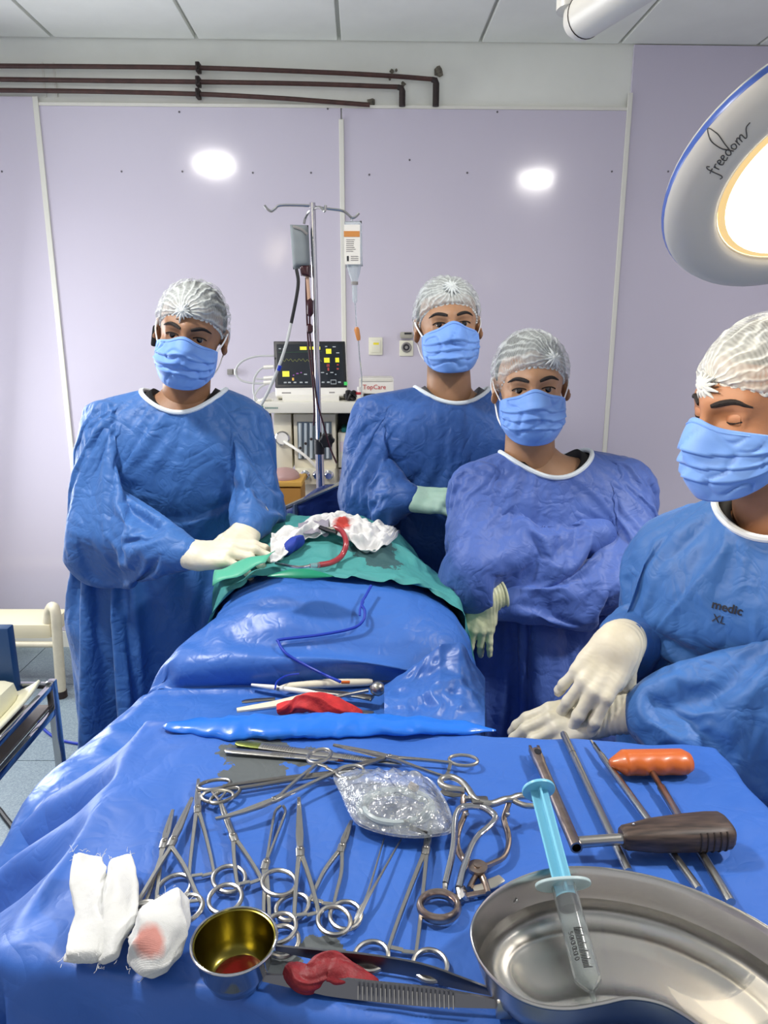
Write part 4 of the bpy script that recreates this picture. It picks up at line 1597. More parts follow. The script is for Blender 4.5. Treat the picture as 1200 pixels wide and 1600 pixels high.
def crumple(p, seed, s, amp):
    q = V(p) * s + V((seed, seed * .3, 0))
    a = abs(noise.noise(q)) + .5 * abs(noise.noise(q * 2.1 + V((3, 1, 2)))) + .25 * abs(noise.noise(q * 4.3))
    return (.42 - a) * amp
gpos = on_table(520, 845, .028)
def heap(u, v):
    # outline of the heap on the green sheet: from the left tail over the ridge to the right corner
    top = np.interp(u, [0, .2, .45, .6, .8, 1], [838, 818, 806, 806, 818, 824])
    bot = np.interp(u, [0, .12, .3, .5, .75, .9, 1], [880, 872, 838, 834, 860, 853, 830])
    xt = np.interp(u, [0, 1], [425, 630])
    xb = np.interp(u, [0, .12, .9, 1], [422, 440, 604, 634])
    p = on_table(xb + (xt - xb) * v, bot + (top - bot) * v, .012)
    return p + V((0, -.30, .75)) * (crumple(p, 4.0, 22, .060) * min(1, 6 * v + .4) + .012 * sin(v * PI))
bl = on_table(535, 814, .03)
heap_m = _gauze('white_gauze_sheet', 'dededc', ((bl.x - gpos.x, bl.y - gpos.y, bl.z - gpos.z), .028))
t = MB().grid(70, 40, heap).build('gauze_sheet', heap_m, None, gpos, angle=180, solid=.002, subsurf=1)
tag(t, 'crumpled white gauze sheet with a red spot on the green drape', 'gauze')
def hexfold(u, v):
    p = on_table(466 + 48 * u, 838 - 20 * v - 5 * u, .014)
    p.z += crumple(p, 9, 30, .018) + .01 * sin(v * PI)
    return p
t = MB().grid(24, 14, hexfold).build('gauze_pad', mat('grey_gauze', '8f8b97', .9, bump=.4, bscale=150), None, on_table(490, 825, .028), solid=.003, subsurf=1)
tag(t, 'grey folded gauze pad under the clamp rings', 'gauze')
M_bluepad = mat('royal_blue_cloth', '1d3a9c', .7, bump=.3, bscale=80)
c = on_table(453, 853, .012)
def bpad(u, v):
    w = 2 * PI * u
    r = .024 * (1 + .25 * sin(3 * w) + .2 * noise.noise(V((cos(w) * 2, sin(w) * 2, v * 3))))
    a = PI * v
    return c + V((r * cos(w) * sin(a) * 1.25, r * sin(w) * sin(a), .018 * cos(a) + .016 * cos(w) * sin(a)))
t = MB().grid(20, 10, bpad, closeu=True).build('blue_cloth', M_bluepad, None, c)
tag(t, 'small royal blue cloth scrap beside the white gauze sheet', 'cloth')

# suction line, clamps and cable at the wound
M_redtube = mat('red_rubber_tube', '9c2f35', .3, coat=.4)
M_clear = mat('clear_plastic', 'dfe8ea', .12, trans=.85, ior=1.4)
M_bluewire = mat('blue_cable', '1536a8', .4)
t = thing('suction_tube', 'red suction tube curving from the clamp rings to a steel nozzle', 'tube', on_table(520, 850, .028))
path = smooth_path([on_table(522, 824, .028), on_table(534, 830, .028), on_table(541, 848, .028), on_table(534, 868, .010), on_table(518, 879, .010), on_table(498, 883, .010)], 6)
MB().tube(path, .0062, 10).build('red_hose', M_redtube, t)
MB().tube([on_table(499, 883, .010), on_table(484, 884, .010)], [.006, .0045], 10).build('clear_connector', M_clear, t)
MB().tube(smooth_path([on_table(485, 884, .010), on_table(465, 886, .010), on_table(430, 880, .010)], 4), [.0030] * 8 + [.002], 8).build('nozzle', M_steel, t)
t = thing('towel_clamp', 'steel clamp rings gripping the gauze at the head of the red tube', 'clamp', on_table(505, 825, .028))
for px, py, r in ((492, 824, .011), (513, 825, .011)):
    c = at_y(px, py, 1.69)
    MB().tube([c + V((cos(w) * r * 1.2, sin(w) * r * .7, sin(w) * r * .6)) for w in np.linspace(0, 2 * PI, 20, endpoint=False)], .0028, 8, closed=True).build('finger_ring', M_steel, t)
MB().tube([on_table(500, 824, .028), on_table(512, 829, .028), on_table(526, 833, .028)], [.005, .006, .0045], 8).build('jaw', mat('dark_steel', '4a4a4c', .3, 1.0), t)
MB().tube([on_table(505, 826, .028), on_table(530, 826, .028)], .0045, 8).build('shank', M_steel, t)
# ================================================================ INSTRUMENT TABLE
TZ = 1.03
def near_y(x): return .512 - .19 * x
def far_y(x): return .965 - .09 * x
TXL, TXR = -.352, .462
# stain patches lie where fluid soaked the drape
_o = V((0.05, .75, TZ))
def stain(px, py, r, sx=1.0):
    p = at_z(px, py, TZ) - _o
    return ((p.x, p.y, p.z), r, sx)
M_mayo = _drape('blue_instrument_drape', '3160b2', '3868bb', .5, .34,
                [stain(405, 1175, .050, 1.5), stain(400, 1208, .042, 1.5), stain(480, 1180, .03, 1.8), stain(500, 1478, .018, 1.8), stain(440, 1500, .02, 1.6)])
def mayo_pos(u, v):
    """u, v: flat cloth coordinates in metres; what overhangs the table top falls down its sides"""
    yn, yf = near_y(u), far_y(u)
    cx = min(max(u, TXL), TXR)
    yn, yf = near_y(cx), far_y(cx)
    cy = min(max(v, yn), yf)
    dx, dy = u - cx, v - cy
    d = sqrt(dx * dx + dy * dy)
    if d < 1e-9:
        z = TZ
        ed = min(cx - TXL, TXR - cx, cy - yn, yf - cy)
        z += .0022 * noise.noise(V((u * 12, v * 12, 1.0))) - .0016
        # soft ripples towards the left and far edges
        wl = max(0, 1 - (cx - TXL) / .16)
        z += wl * wl * .018 * (noise.noise(V((u * 16 - v * 9, v * 5 + u * 3, 4.2))))
        wf = max(0, 1 - (yf - cy) / .10)
        z += wf * wf * .008 * noise.noise(V((u * 11, v * 6, 8.0)))
        return V((u, v, z))
    nx, ny = dx / d, dy / d
    per = atan2(ny, nx) * .20 + cx * 1.0 - cy * 1.0
    left = max(0, -nx)
    flare = .30 + .42 * left * left
    if ny < -.3: flare = .10
    if nx > .3: flare = .10
    if ny > .3: flare = .12 + .12 * left
    r = .020
    hor = r * sin(min(d / r, PI / 2)) * .8 + max(0, d - r) * flare
    ver = r * (1 - cos(min(d / r, 1.35))) + max(0, d - r) * sqrt(max(.1, 1 - flare * flare))
    fold = (sin(per * 34 + 1.5 * sin(per * 11)) * .55 + noise.noise(V((per * 14, d * 2.5, 2.2))) * .9) * min(1, d / .12) * .030 * (1 + .8 * left)
    fold += noise.noise(V((u * 20, v * 20, 3.0))) * .006
    hor += fold
    return V((cx + nx * hor, cy + ny * hor, TZ - ver + .3 * fold * 0))
us = np.concatenate([np.linspace(-1.15, TXL - .012, 64), np.linspace(TXL, TXR, 84), np.linspace(TXR + .012, TXR + .55, 30)])
vs_ = np.concatenate([np.linspace(.05, .40, 26), np.linspace(.42, 1.04, 78), np.linspace(1.05, 1.50, 30)])
mb = MB().grid(len(us), len(vs_), lambda a, b: mayo_pos(us[int(round(a * (len(us) - 1)))], vs_[int(round(b * (len(vs_) - 1)))]))
mayo = mb.build('instrument_drape', M_mayo, None, tuple(_o), angle=180, subsurf=1)
tag(mayo, 'blue drape covering the instrument table in the foreground, stained grey at its far left', 'drape')
it = thing('instrument_table', 'low instrument table carried on legs under the foreground drape', 'table', (.05, .74, 0))
MB().prism([(TXL + .012, near_y(TXL) + .012), (TXR - .012, near_y(TXR) + .012), (TXR - .012, far_y(TXR) - .012), (TXL + .012, far_y(TXL) - .012)], .018, None, TZ - .040).build('table_top', M_steel, it, smooth=False)
for x, y in ((TXL + .05, .62), (TXR - .05, .50), (TXL + .05, .93), (TXR - .05, .86)):
    MB().tube([(x, y, 0.0), (x, y, TZ - .038)], .014, 10).build('leg', M_steel, it)
# glossy plastic hem rolled along the far edge
M_plastic = mat('glossy_blue_plastic', '1d6fd6', .30, spec=.5, bump=.25, bscale=40, coat=.3)
def hem(u, v):
    px = 255 + 520 * u
    py = 1129 + 12 * u + 5 * sin(u * 5 + 1)
    w = (1 - v) * PI * 1.05 - .1
    c = at_z(px, py, TZ + .004)
    r = .017 * (1 - .55 * max(0, u - .55) / .45) * (.10 + .90 * min(1, u * 5) ** .6) * min(1, (1 - u) * 10 + .12)
    r *= 1 + .30 * noise.noise(V((u * 16, v * 2.5, 0))) + .12 * noise.noise(V((u * 50, v * 4, 3)))
    return c + V((0, r * 1.7 * cos(w), r * .8 * sin(w) - .002))
t = MB().grid(80, 18, hem).build('plastic_hem', M_plastic, None, at_z(500, 1135, TZ), solid=.001)
tag(t, 'shiny bright blue plastic hem along the far edge of the instrument table', 'drape')

M_inst = mat('instrument_steel', 'b9b6af', .29, 1.0)
M_instd = mat('dull_instrument_steel', '8f8c86', .34, 1.0)
M_copper = mat('worn_brassy_steel', 'a8968a', .3, 1.0, vary=.2, vscale=60)
def T(px, py, dz=.004):
    return at_z(px, py, TZ + dz)

def strip(mb, pts, w, th, taper=None):
    """flat bar lying on the table: width w across, thickness th up"""
    P = [V(p) for p in pts]
    n = len(P)
    W = w if hasattr(w, '__len__') else [w] * n
    ring = []
    vs, fs = [], []
    for i in range(n):
        t = (P[min(i + 1, n - 1)] - P[max(i - 1, 0)]).normalized()
        a = V((0, 0, 1)).cross(t)
        a = a.normalized() if a.length > 1e-6 else V((1, 0, 0))
        u = t.cross(a)
        h = th[i] if hasattr(th, '__len__') else th
        prof = ((-.5, -.25), (-.35, -.5), (.35, -.5), (.5, -.25), (.5, .25), (.35, .5), (-.35, .5), (-.5, .25))
        for x, z in prof:
            vs.append(P[i] + a * (x * W[i]) + u * (z * h))
    m = 8
    for i in range(n - 1):
        for k in range(m):
            l = (k + 1) % m
            fs.append((i * m + k, i * m + l, (i + 1) * m + l, (i + 1) * m + k))
    fs.append(tuple(range(m - 1, -1, -1)))
    fs.append(tuple((n - 1) * m + k for k in range(m)))
    return mb.add(vs, fs)
def ring_mesh(c, ax, rx, ry, r=.0023, lift=0.0, n=28):
    """an oval finger ring lying flat; ax = direction of its long axis"""
    a = V((ax.x, ax.y, 0)).normalized()
    b = V((-a.y, a.x, 0))
    return MB().tube([c + a * (cos(w) * rx) + b * (sin(w) * ry) + V((0, 0, lift * cos(w))) for w in np.linspace(0, 2 * PI, n, endpoint=False)], r, 8, closed=True, flat=1.0, up=(0, 0, 1))

def forceps(name, label, tip, pivot, r1, r2, ring=(.0185, .0155), w=.0062, cat='forceps', jaw=None, curve=0.0, m=None, z=0.0, group='ring-handled instruments on the blue drape', ratchet=True, style='straight', knee=None):
    m = m or M_inst
    tp, pv = T(*tip, .004 + z), T(*pivot, .0055 + z)
    R = [T(*r1, .0045 + z), T(*r2, .0045 + z)]
    t = thing(name, label, cat, (pv.x, pv.y, TZ + z), group)
    axis = (tp - pv)
    L = axis.length
    ax = axis.normalized()
    sd = V((-ax.y, ax.x, 0)).normalized()
    s0 = 1 if (R[0] - pv).dot(sd) > 0 else -1
    feet = []
    for i, s in ((0, s0), (1, -s0)):
        c = R[i]
        back = (c - pv)
        # shank leaves the lock, runs straight and bends to the ring's inner side
        inner = c + (sd * (-s)) * ring[1] * .92 + ax * ring[0] * .40
        k = pv.lerp(inner, .80) + sd * (s * .0010)
        off = sd * (s * .0016)
        mb = MB()
        if style == 'allis':
            path = [tp + ax * -.002 + sd * (-s * .0016), tp.lerp(pv, .15) + sd * (-s * .0062), tp.lerp(pv, .55) + sd * (-s * .0036), pv - ax * -.006 - off * .3]
            strip(mb, smooth_path(path, 5), [.0032] * 16, .0034)
        elif style == 'babcock':
            mid = tp.lerp(pv, .45)
            strip(mb, [tp.lerp(pv, .22) - off * .7, mid - off, pv - off * .3], [.0030, .0040, .0062], .0036)
        else:
            bend = [V((0, 0, 0))] * 5
            js = []
            for q in (0, .2, .45, .75, 1.0):
                p = tp.lerp(pv, q) + sd * (curve * (1 - q) ** 2) - sd * (s * (.0009 + .0016 * q) * (1 if q < .98 else .2))
                js.append(p)
            strip(mb, js, [w * .34, w * .50, w * .66, w * .82, w], [.0030, .0036, .004, .0044, .005])
        strip(mb, [pv + ax * .004 - off * .2, pv + off * .2, pv - ax * .012 + off], [w * 1.15, w * 1.5, w * .9], .0052)
        sh = smooth_path([pv - ax * .008 + off, pv.lerp(inner, .45) + sd * (s * (.0012 + (knee or 0))), k, inner + ax * .0], 4)
        n = len(sh)
        strip(mb, sh, [w * (.80 - .20 * q / n) for q in range(n)], .0042)
        a = mb.build('arm', m, t, angle=50)
        ra = (c - pv.lerp(inner, .6))
        ra = ax * -1 * .8 + (c - inner).normalized() * .35
        ring_mesh(c, ra, ring[0], ring[1], .0024).build('finger_ring', m, a)
        feet.append(inner)
    MB().lathe([(.0026, 0), (.0026, .0012), (.0018, .0018)], 10, Matrix.Translation(pv + V((0, 0, .0022)))).build('pivot_screw', M_instd, t)
    if ratchet:
        a, b = feet
        hh = V((0, 0, .0012))
        for p, q, dz in ((a, b, .0006), (b, a, -.0010)):
            strip(MB(), [p + ax * .006 + V((0, 0, dz)), p.lerp(q, .52) + ax * .005 + V((0, 0, dz))], .0046, .0022).build('ratchet', m, t)
    if style == 'babcock':
        # triangular eyelet at the end
        c = T(tip[0], tip[1], .006 + z)
        MB().tube([c + V((cos(w) * .0195, sin(w) * .010, .002 * sin(w))) for w in np.linspace(0, 2 * PI, 26, endpoint=False)], .0022, 8, closed=True).build('jaw_loop', m, t)
        q = pv.lerp(c, .93)
        for dx in (-.009, .009):
            MB().tube([q - ax * .004, c + V((dx, .008, .001))], .0017, 6).build('loop_strut', m, t)
        MB().tube([c + V((-.009, .008, .001)), c + V((.009, .008, .001))], .0017, 6).build('loop_strut', m, t)
    return t

F1 = forceps('haemostat', 'straight forceps farthest left, half hidden under the stained gauze wad', (270, 1266), (257, 1316), (218, 1440), (243, 1432))
F2 = forceps('haemostat', 'straight forceps crossing over its left neighbour, rings near the stained gauze wad', (300, 1247), (271, 1312), (226, 1430), (290, 1420), z=.006)
F3 = forceps('haemostat', 'upright forceps with widespread handles left of the looped Y-shaped forceps', (310, 1218), (309, 1262), (272, 1388), (358, 1373), ring=(.0200, .0165))
F4 = forceps('tissue_forceps', 'forceps ending in a flat oval loop with a triangle, above the gold bowl', (340, 1244), (364, 1306), (352, 1404), (436, 1379), style='babcock', ring=(.0195, .0165), z=.003)
F5 = forceps('allis_forceps', 'forceps with a long open slotted tip, handles running behind the gold bowl', (441, 1258), (416, 1348), (388, 1446), (441, 1470), style='allis')
F6 = forceps('haemostat', 'tall straight forceps in the middle, tip upright, rings right of the gold bowl', (467, 1247), (469, 1328), (437, 1450), (522, 1438), w=.0068, ring=(.0185, .0155), z=.003)
F7 = forceps('haemostat', 'forceps leaning right with its tip under the clear plastic bag', (549, 1283), (535, 1322), (457, 1417), (540, 1430), ring=(.0180, .0155), knee=.002)
F8 = forceps('haemostat', 'forceps below the plastic bag with two wide open rings above the big tweezers', (673, 1284), (666, 1326), (580, 1494), (672, 1508), ring=(.0172, .0155))
F9 = forceps('needle_holder', 'long dark forceps lying flat with rings at the left beside the triangle loop', (611, 1181), (528, 1206), (335, 1226), (352, 1243), ring=(.020, .010), m=M_instd, w=.0075, z=.004, ratchet=False)
F10 = forceps('curved_forceps', 'long curved forceps with its hooked tip pointing down left', (344, 1288), (428, 1250), (499, 1181), (547, 1206), curve=-.012, z=.012, w=.0058, ring=(.018, .0135), ratchet=True)
F11 = forceps('long_forceps', 'slender long forceps on the far side pointing left, rings beside the retractor', (521, 1164), (609, 1183), (724, 1188), (707, 1226), ring=(.019, .0125), w=.0056, z=.004)

# scalpel handles
M_greenish = mat('tarnished_steel', '7d8748', .35, .9, vary=.3, vscale=40)
def scalpel(a, b, label, w, green=False, blade=False, ridges=((.3, .42),), z=.003):
    A, B = T(*a, z), T(*b, z)
    t = thing('scalpel', label, 'scalpel', lerp(A, B, .5))
    d = (B - A)
    prof = [(0, .45), (.02, .85), (.08, 1.0), (.45, 1.0), (.6, .86), (.8, .8), (.93, .62), (1.0, .35)]
    h = MB()
    strip(h, [A + d * q for q, _ in prof], [w * k for _, k in prof], .0030)
    o = h.build('handle', M_inst, t)
    if green:
        strip(MB(), [A + d * -.002, A + d * .02, A + d * .08, A + d * .15], [w * .47, w * .88, w * 1.03, w * 1.02], .0034).build('tarnished_end', M_greenish, t)
    sd = V((-d.y, d.x, 0)).normalized()
    for q0, q1 in ridges:
        for k in range(14):
            p = A + d * (q0 + (q1 - q0) * k / 13) + V((0, 0, .0018))
            MB().tube([p - sd * w * .40, p + sd * w * .40], .0005, 5).build('grip_ridge', M_inst, o)
    if blade:
        strip(MB(), [B - d * .06 + V((0, 0, .001)), B, B + d * .05], [.004, .006, .001], .0010).build('blade', mat('bloodied_blade', '5b2a1e', .35, .6), t)
    return t
scalpel((369, 1161), (628, 1194), 'long scalpel handle with a greenish tarnished left end, lying on the grey stain', .0135, green=True, ridges=((.17, .36), (.66, .82)))
scalpel((351, 1172), (528, 1188), 'shorter grey scalpel handle with a bloody blade, nearest of the two', .0115, blade=True, ridges=((.42, .62),))

# splinter forceps with crossed legs
t = thing('tweezers', 'thin pointed tweezers standing open below the plastic bag', 'tweezers', T(575, 1400))
j = T(553, 1448, .004)
strip(MB(), smooth_path([j, T(563, 1420, .006), T(574, 1398, .006), T(600, 1311, .003)], 4), list(np.linspace(.0050, .0016, 13)), .0022).build('leg', M_inst, t)
strip(MB(), smooth_path([j, T(572, 1408, .009), T(588, 1380, .010), T(627, 1311, .004)], 4), list(np.linspace(.0050, .0018, 13)), .0022).build('leg', M_inst, t)

# big dressing tweezers in front, holding red gauze
t = thing('tweezers', 'large broad dressing tweezers in front of the rings, closed at the right', 'tweezers', T(600, 1535))
J = T(800, 1573, .008)
M_tw = mat('dark_tweezer_steel', '77777a', .3, 1.0)
def blade(px0, px1, px2, wid, tilt, name):
    a, b, c = px0, px1, px2
    pts = smooth_path([a, a.lerp(b, .5), b, b.lerp(c, .5), c], 5)
    n = len(pts)
    W = [wid * min(1, .35 + 2.2 * min(q, n - 1 - q) / n) for q in range(n)]
    vs, fs = [], []
    for i, p in enumerate(pts):
        h = W[i]
        th = .0011
        for dz, dy in ((-.5, -1), (.5, -1), (.5, 1), (-.5, 1)):
            vs.append(p + V((0, dy * th + tilt * dz * h, dz * h + .5 * wid)))
    for i in range(n - 1):
        for k in range(4):
            l = (k + 1) % 4
            fs.append((i * 4 + k, i * 4 + l, i * 4 + 4 + l, i * 4 + 4 + k))
    fs += [(3, 2, 1, 0), tuple((n - 1) * 4 + k for k in range(4))]
    mb = MB().add(vs, fs)
    return mb.build(name, M_tw, t, angle=45)
ya = blade(T(431, 1490, .003), T(640, 1522, .003), T(778, 1562, .003), .013, .25, 'blade')
yb = blade(T(411, 1537, .003), T(576, 1558, .003), T(800, 1580, .003), .014, .45, 'blade')
for k in range(22):
    p = T(560 + k * 7.0, 1556 + k * .72, .003) + V((0, -.0045, .009))
    MB().tube([p + V((0, .002, .0045)), p + V((0, -.003, -.0045))], .0007, 5).build('grip_ridge', M_inst, yb)
MB().box(T(788, 1574, .012), (.014, .008, .018), bev=.002).build('joint', M_inst, t)

# gauze bits: crumpled rolls
def gauze_roll(name, label, pts, rad, m, seed, flat=.7, fray=0, group='gauze swabs on the instrument table', twist=1.0):
    P = smooth_path(pts, 8)
    n = len(P)
    R = np.interp(np.linspace(0, 1, n), np.linspace(0, 1, len(rad)), rad)
    nk = 26
    vs, fs = [], []
    for i in range(n):
        t = (P[min(i + 1, n - 1)] - P[max(i - 1, 0)]).normalized()
        a = t.cross(V((0, 0, 1))).normalized()
        b = a.cross(t)
        for k in range(nk):
            w = 2 * PI * k / nk
            q = V((cos(w) * 1.3 + seed, sin(w) * 1.3, i / n * 3.0))
            fold = .62 - abs(noise.noise(q + V((0, 0, w * .3 * twist)))) * 1.0 - .5 * abs(noise.noise(q * 2.6)) - .22 * abs(noise.noise(q * 6))
            r = R[i] * (.74 + .46 * fold)
            cw, sw = cos(w), sin(w)
            ex = math.copysign(abs(cw) ** .55, cw) * r; ez = math.copysign(abs(sw) ** .55, sw) * r * flat
            tw = .55 * twist * sin(i / n * 5.0 + seed)
            vs.append(P[i] + a * (ex * cos(tw) - ez * sin(tw)) + b * (ex * sin(tw) + ez * cos(tw)))
    for i in range(n - 1):
        for k in range(nk):
            l = (k + 1) % nk
            fs.append((i * nk + k, i * nk + l, (i + 1) * nk + l, (i + 1) * nk + k))
    fs += [tuple(range(nk - 1, -1, -1)), tuple((n - 1) * nk + k for k in range(nk))]
    c = P[n // 2]
    o = MB().add(vs, fs).build(name, m, None, (c.x, c.y, TZ), angle=180, subsurf=1)
    tag(o, label, 'gauze', group)
    if fray:
        rng = random.Random(seed)
        fb = MB()
        for q in range(fray):
            i = 0 if rng.random() < .75 else n - 1
            k = rng.randrange(nk)
            p = V(vs[i * nk + k])
            d = (P[0] - P[1]).normalized() if i == 0 else (P[-1] - P[-2]).normalized()
            e = V((rng.uniform(-1, 1), rng.uniform(-1, 1), rng.uniform(-.2, .8))) * .005
            fb.tube([p, p + d * .003 + e * .4, p + d * rng.uniform(.001, .005) + e], .00022, 4)
        f = fb.build('frayed_threads', m, o)
        f['kind'] = 'stuff'
    return o
M_gz = _gauze('white_gauze', 'd2d3d0')
gauze_roll('gauze_swab', 'folded white gauze strip farthest left with a frayed top edge',
           [T(137, 1340, .016), T(140, 1390, .020), T(140, 1440, .020), T(130, 1500, .018)], [.018, .022, .018, .021, .019], M_gz, 2, .42, 40)
gauze_roll('gauze_swab', 'twisted white gauze strip between the folded strip and the stained wad',
           [T(188, 1342, .018), T(190, 1390, .024), T(182, 1445, .022), T(168, 1502, .016)], [.012, .018, .021, .018, .011], M_gz, 6, .50, 28)
cc = T(245, 1462, 0)
st = T(228, 1425, .045) - V((T(245, 1455, 0).x, T(245, 1455, 0).y, TZ))
def wad():
    c = V((T(245, 1455, 0).x, T(245, 1455, 0).y, TZ))
    m = _gauze('stained_gauze', 'd2d3d0', (tuple(st), .018), 'cc8d82')
    o = gauze_roll('gauze_swab', 'crumpled white gauze wad with a pink bloodstain beside the gold bowl',
                   [T(272, 1405, .022), T(255, 1440, .028), T(240, 1480, .026), T(218, 1520, .012)], [.015, .026, .029, .026, .014], m, 11, .75, 20)
    return o
wad()
M_redgz = mat('blood_soaked_gauze', '7d121b', .55, vary=.35, vscale=40, bump=.6, bscale=160)
gauze_roll('gauze_swab', 'blood red gauze clump between the arms of the large tweezers',
           [T(450, 1513, .012), T(480, 1530, .012), T(510, 1512, .014), T(540, 1522, .012), T(592, 1538, .006)], [.010, .012, .014, .016, .011, .004], M_redgz, 21, .8)
# ---- gold-lined bowl
M_gold = mat('gold_bowl_lining', '857b3a', .24, 1.0)
M_mirror = mat('polished_steel', 'c2c2c4', .10, 1.0)
bc = T(366, 1464, .046)
bc = V((bc.x, bc.y, TZ))
t = thing('bowl', 'small steel bowl with a gold inside, holding a little blood', 'bowl', bc)
MM = Matrix.Translation(bc) @ Matrix.Scale(.93, 4)
MB().lathe([(.0001, .002), (.022, .002), (.027, .004), (.034, .020), (.0385, .044), (.0405, .0465)], 48, MM, cap0=False, cap1=False).build('shell', M_mirror, t, angle=60)
MB().lathe([(.0405, .0465), (.0375, .0455), (.033, .020), (.026, .0062), (.021, .0045), (.0001, .0045)], 48, MM, cap0=False, cap1=False).build('gold_lining', M_gold, t, angle=60)
MB().lathe([(.0001, .0078), (.022, .0078), (.0245, .0068)], 24, MM @ Matrix.Translation((0.003, -.002, 0)), cap0=False, cap1=False).build('blood', mat('dark_blood', '5a0d10', .12, coat=.5), t)
MB().tube([bc + V((.0374 * cos(w), .0374 * sin(w), .0432)) for w in np.linspace(0, 2 * PI, 48, endpoint=False)], .0013, 8, closed=True).build('rim', M_mirror, t)

# ---- kidney dish
M_dish = mat('satin_dish_steel', 'c6c3bd', .27, 1.0)
RIM = [(737, 1462), (746, 1425), (775, 1393), (820, 1369), (870, 1357), (930, 1356), (1000, 1366), (1065, 1384), (1130, 1411), (1195, 1446), (1255, 1492), (1300, 1555), (1305, 1625),
       (1262, 1672), (1195, 1670), (1130, 1630), (1080, 1592), (1035, 1567), (985, 1558), (940, 1566), (890, 1574), (840, 1569), (795, 1548), (755, 1508)]
ZR = .050
rim = smooth_path([T(x, y, ZR) for x, y in RIM], 5, closed=True)
spine = [T(x, y, ZR) for x, y in ((850, 1462), (900, 1452), (960, 1452), (1030, 1468), (1100, 1500), (1160, 1545), (1200, 1590))]
def near_spine(p):
    best = None
    for a, b in zip(spine[:-1], spine[1:]):
        d = b - a
        t_ = max(0, min(1, (p - a).dot(d) / d.length_squared))
        q = a + d * t_
        if best is None or (p - q).length < (p - best).length:
            best = q
    return best
cen = [near_spine(p) for p in rim]
for _ in range(8):
    n = len(cen)
    cen = [(cen[i - 1] + cen[i] * 2 + cen[(i + 1) % n]) / 4 for i in range(n)]
dc = T(960, 1460, 0)
t = thing('kidney_dish', 'large steel kidney dish with a little water at the front right', 'dish', (dc.x, dc.y, TZ))
prof = [(1.02, .0478), (1.025, .0500), (1.005, .0512), (.985, .0500), (.955, .044), (.90, .028), (.84, .015), (.76, .0075), (.66, .0052), (.50, .0050), (.46, .0062), (.42, .0050), (.20, .0048), (.03, .0048)]
n = len(rim)
vs, fs = [], []
for k, z in prof:
    for i in range(n):
        p = cen[i].lerp(rim[i], k)
        vs.append(V((p.x, p.y, TZ + z)))
for r in range(len(prof) - 1):
    for i in range(n):
        j = (i + 1) % n
        fs.append((r * n + i, r * n + j, (r + 1) * n + j, (r + 1) * n + i))
fs.append(tuple((len(prof) - 1) * n + i for i in range(n)))
o = MB().add(vs, fs).build('basin', M_dish, t, angle=75)
md = o.modifiers.new('thickness', 'SOLIDIFY'); md.thickness = .0012; md.offset = -1
M_water = mat('clear_water', 'ffffff', .02, trans=1.0, ior=1.33)
vs = []
for k in (.885, .6, .3, .03):
    for i in range(n):
        p = cen[i].lerp(rim[i], k)
        vs.append(V((p.x, p.y, TZ + .0225)))
fs = [(r * n + i, r * n + (i + 1) % n, (r + 1) * n + (i + 1) % n, (r + 1) * n + i) for r in range(3) for i in range(n)] + [tuple(3 * n + i for i in range(n))]
MB().add(vs, fs).build('water', M_water, t)
for px, py, z in ((797, 1392, .040), (822, 1380, .042), (806, 1407, .034), (1123, 1427, .036)):
    p = T(px, py, z)
    MB().ball(p, .0028, 10, 6, s=(1, 1, .8)).build('water_drop', M_water, t)

# ---- syringe lying in the dish
M_plunger = mat('sky_blue_plastic', '79c3dc', .35, sss=.0)
M_barrel = mat('clear_barrel', 'eef4f4', .08, trans=.93, ior=1.2)
M_flange = mat('milky_plastic', 'cfe3e4', .3, trans=.35, ior=1.3)
M_print = mat('black_print', '1a1a1c', .6)
M_rubber = mat('black_rubber', '17181a', .45)
A = T(841, 1232, .092)      # thumb rest
B = T(876, 1364, .074)      # barrel flange
E = T(921, 1540, .022)      # front of the barrel
axd = (E - A).normalized()
B = A + axd * (B - A).dot(axd)
t = thing('syringe', 'large clear syringe with a sky blue plunger leaning in the kidney dish', 'syringe', lerp(A, E, .6))
Ms = frame(A, axd, (0, -.3, 1))       # X along the syringe
R90 = Matrix.Rotation(PI / 2, 4, 'Y')
LB, LE = (B - A).length, (E - A).length
MB().lathe([(.0001, 0), (.0175, 0), (.0178, .0015), (.0175, .003), (.0001, .003)], 28, Ms @ R90, cap0=False, cap1=False).build('thumb_rest', M_plunger, t)
pm = MB()
pm.box((LB * .55 + .002, 0, 0), (LB * 1.12, .0185, .0022), Ms)
pm.box((LB * .55 + .002, 0, 0), (LB * 1.12, .0022, .0185), Ms)
pm.lathe([(.0093, LB * 1.10), (.0093, LB * 1.12)], 20, Ms @ R90)
pm.build('plunger', M_plunger, t, smooth=False)
MB().lathe([(.0098, LB * 1.12), (.0103, LB * 1.135), (.0095, LB * 1.17), (.0103, LB * 1.20), (.0095, LB * 1.22), (.002, LB * 1.25)], 24, Ms @ R90).build('piston', M_rubber, t)
fl_ = [(.010 * cos(w), .027 * math.copysign(abs(sin(w)) ** .8, sin(w))) for w in np.linspace(0, 2 * PI, 32, endpoint=False)]
MB().prism([(y_, x_) for y_, x_ in [(a * 1.25, b) for a, b in fl_]], .0035, Ms @ Matrix.Translation((LB - .002, 0, 0)) @ R90).build('finger_flange', M_flange, t, bevel=.0008)
br = .0117
MB().lathe([(br, LB), (br, LE - .006), (br * .97, LE - .002), (.006, LE + .004), (.003, LE + .006), (.0027, LE + .020), (.0018, LE + .020), (.0018, LE + .004), (br - .0015, LE - .006), (br - .0012, LB)], 32, Ms @ R90, cap0=False, cap1=False).build('barrel', M_barrel, t)
sm = []
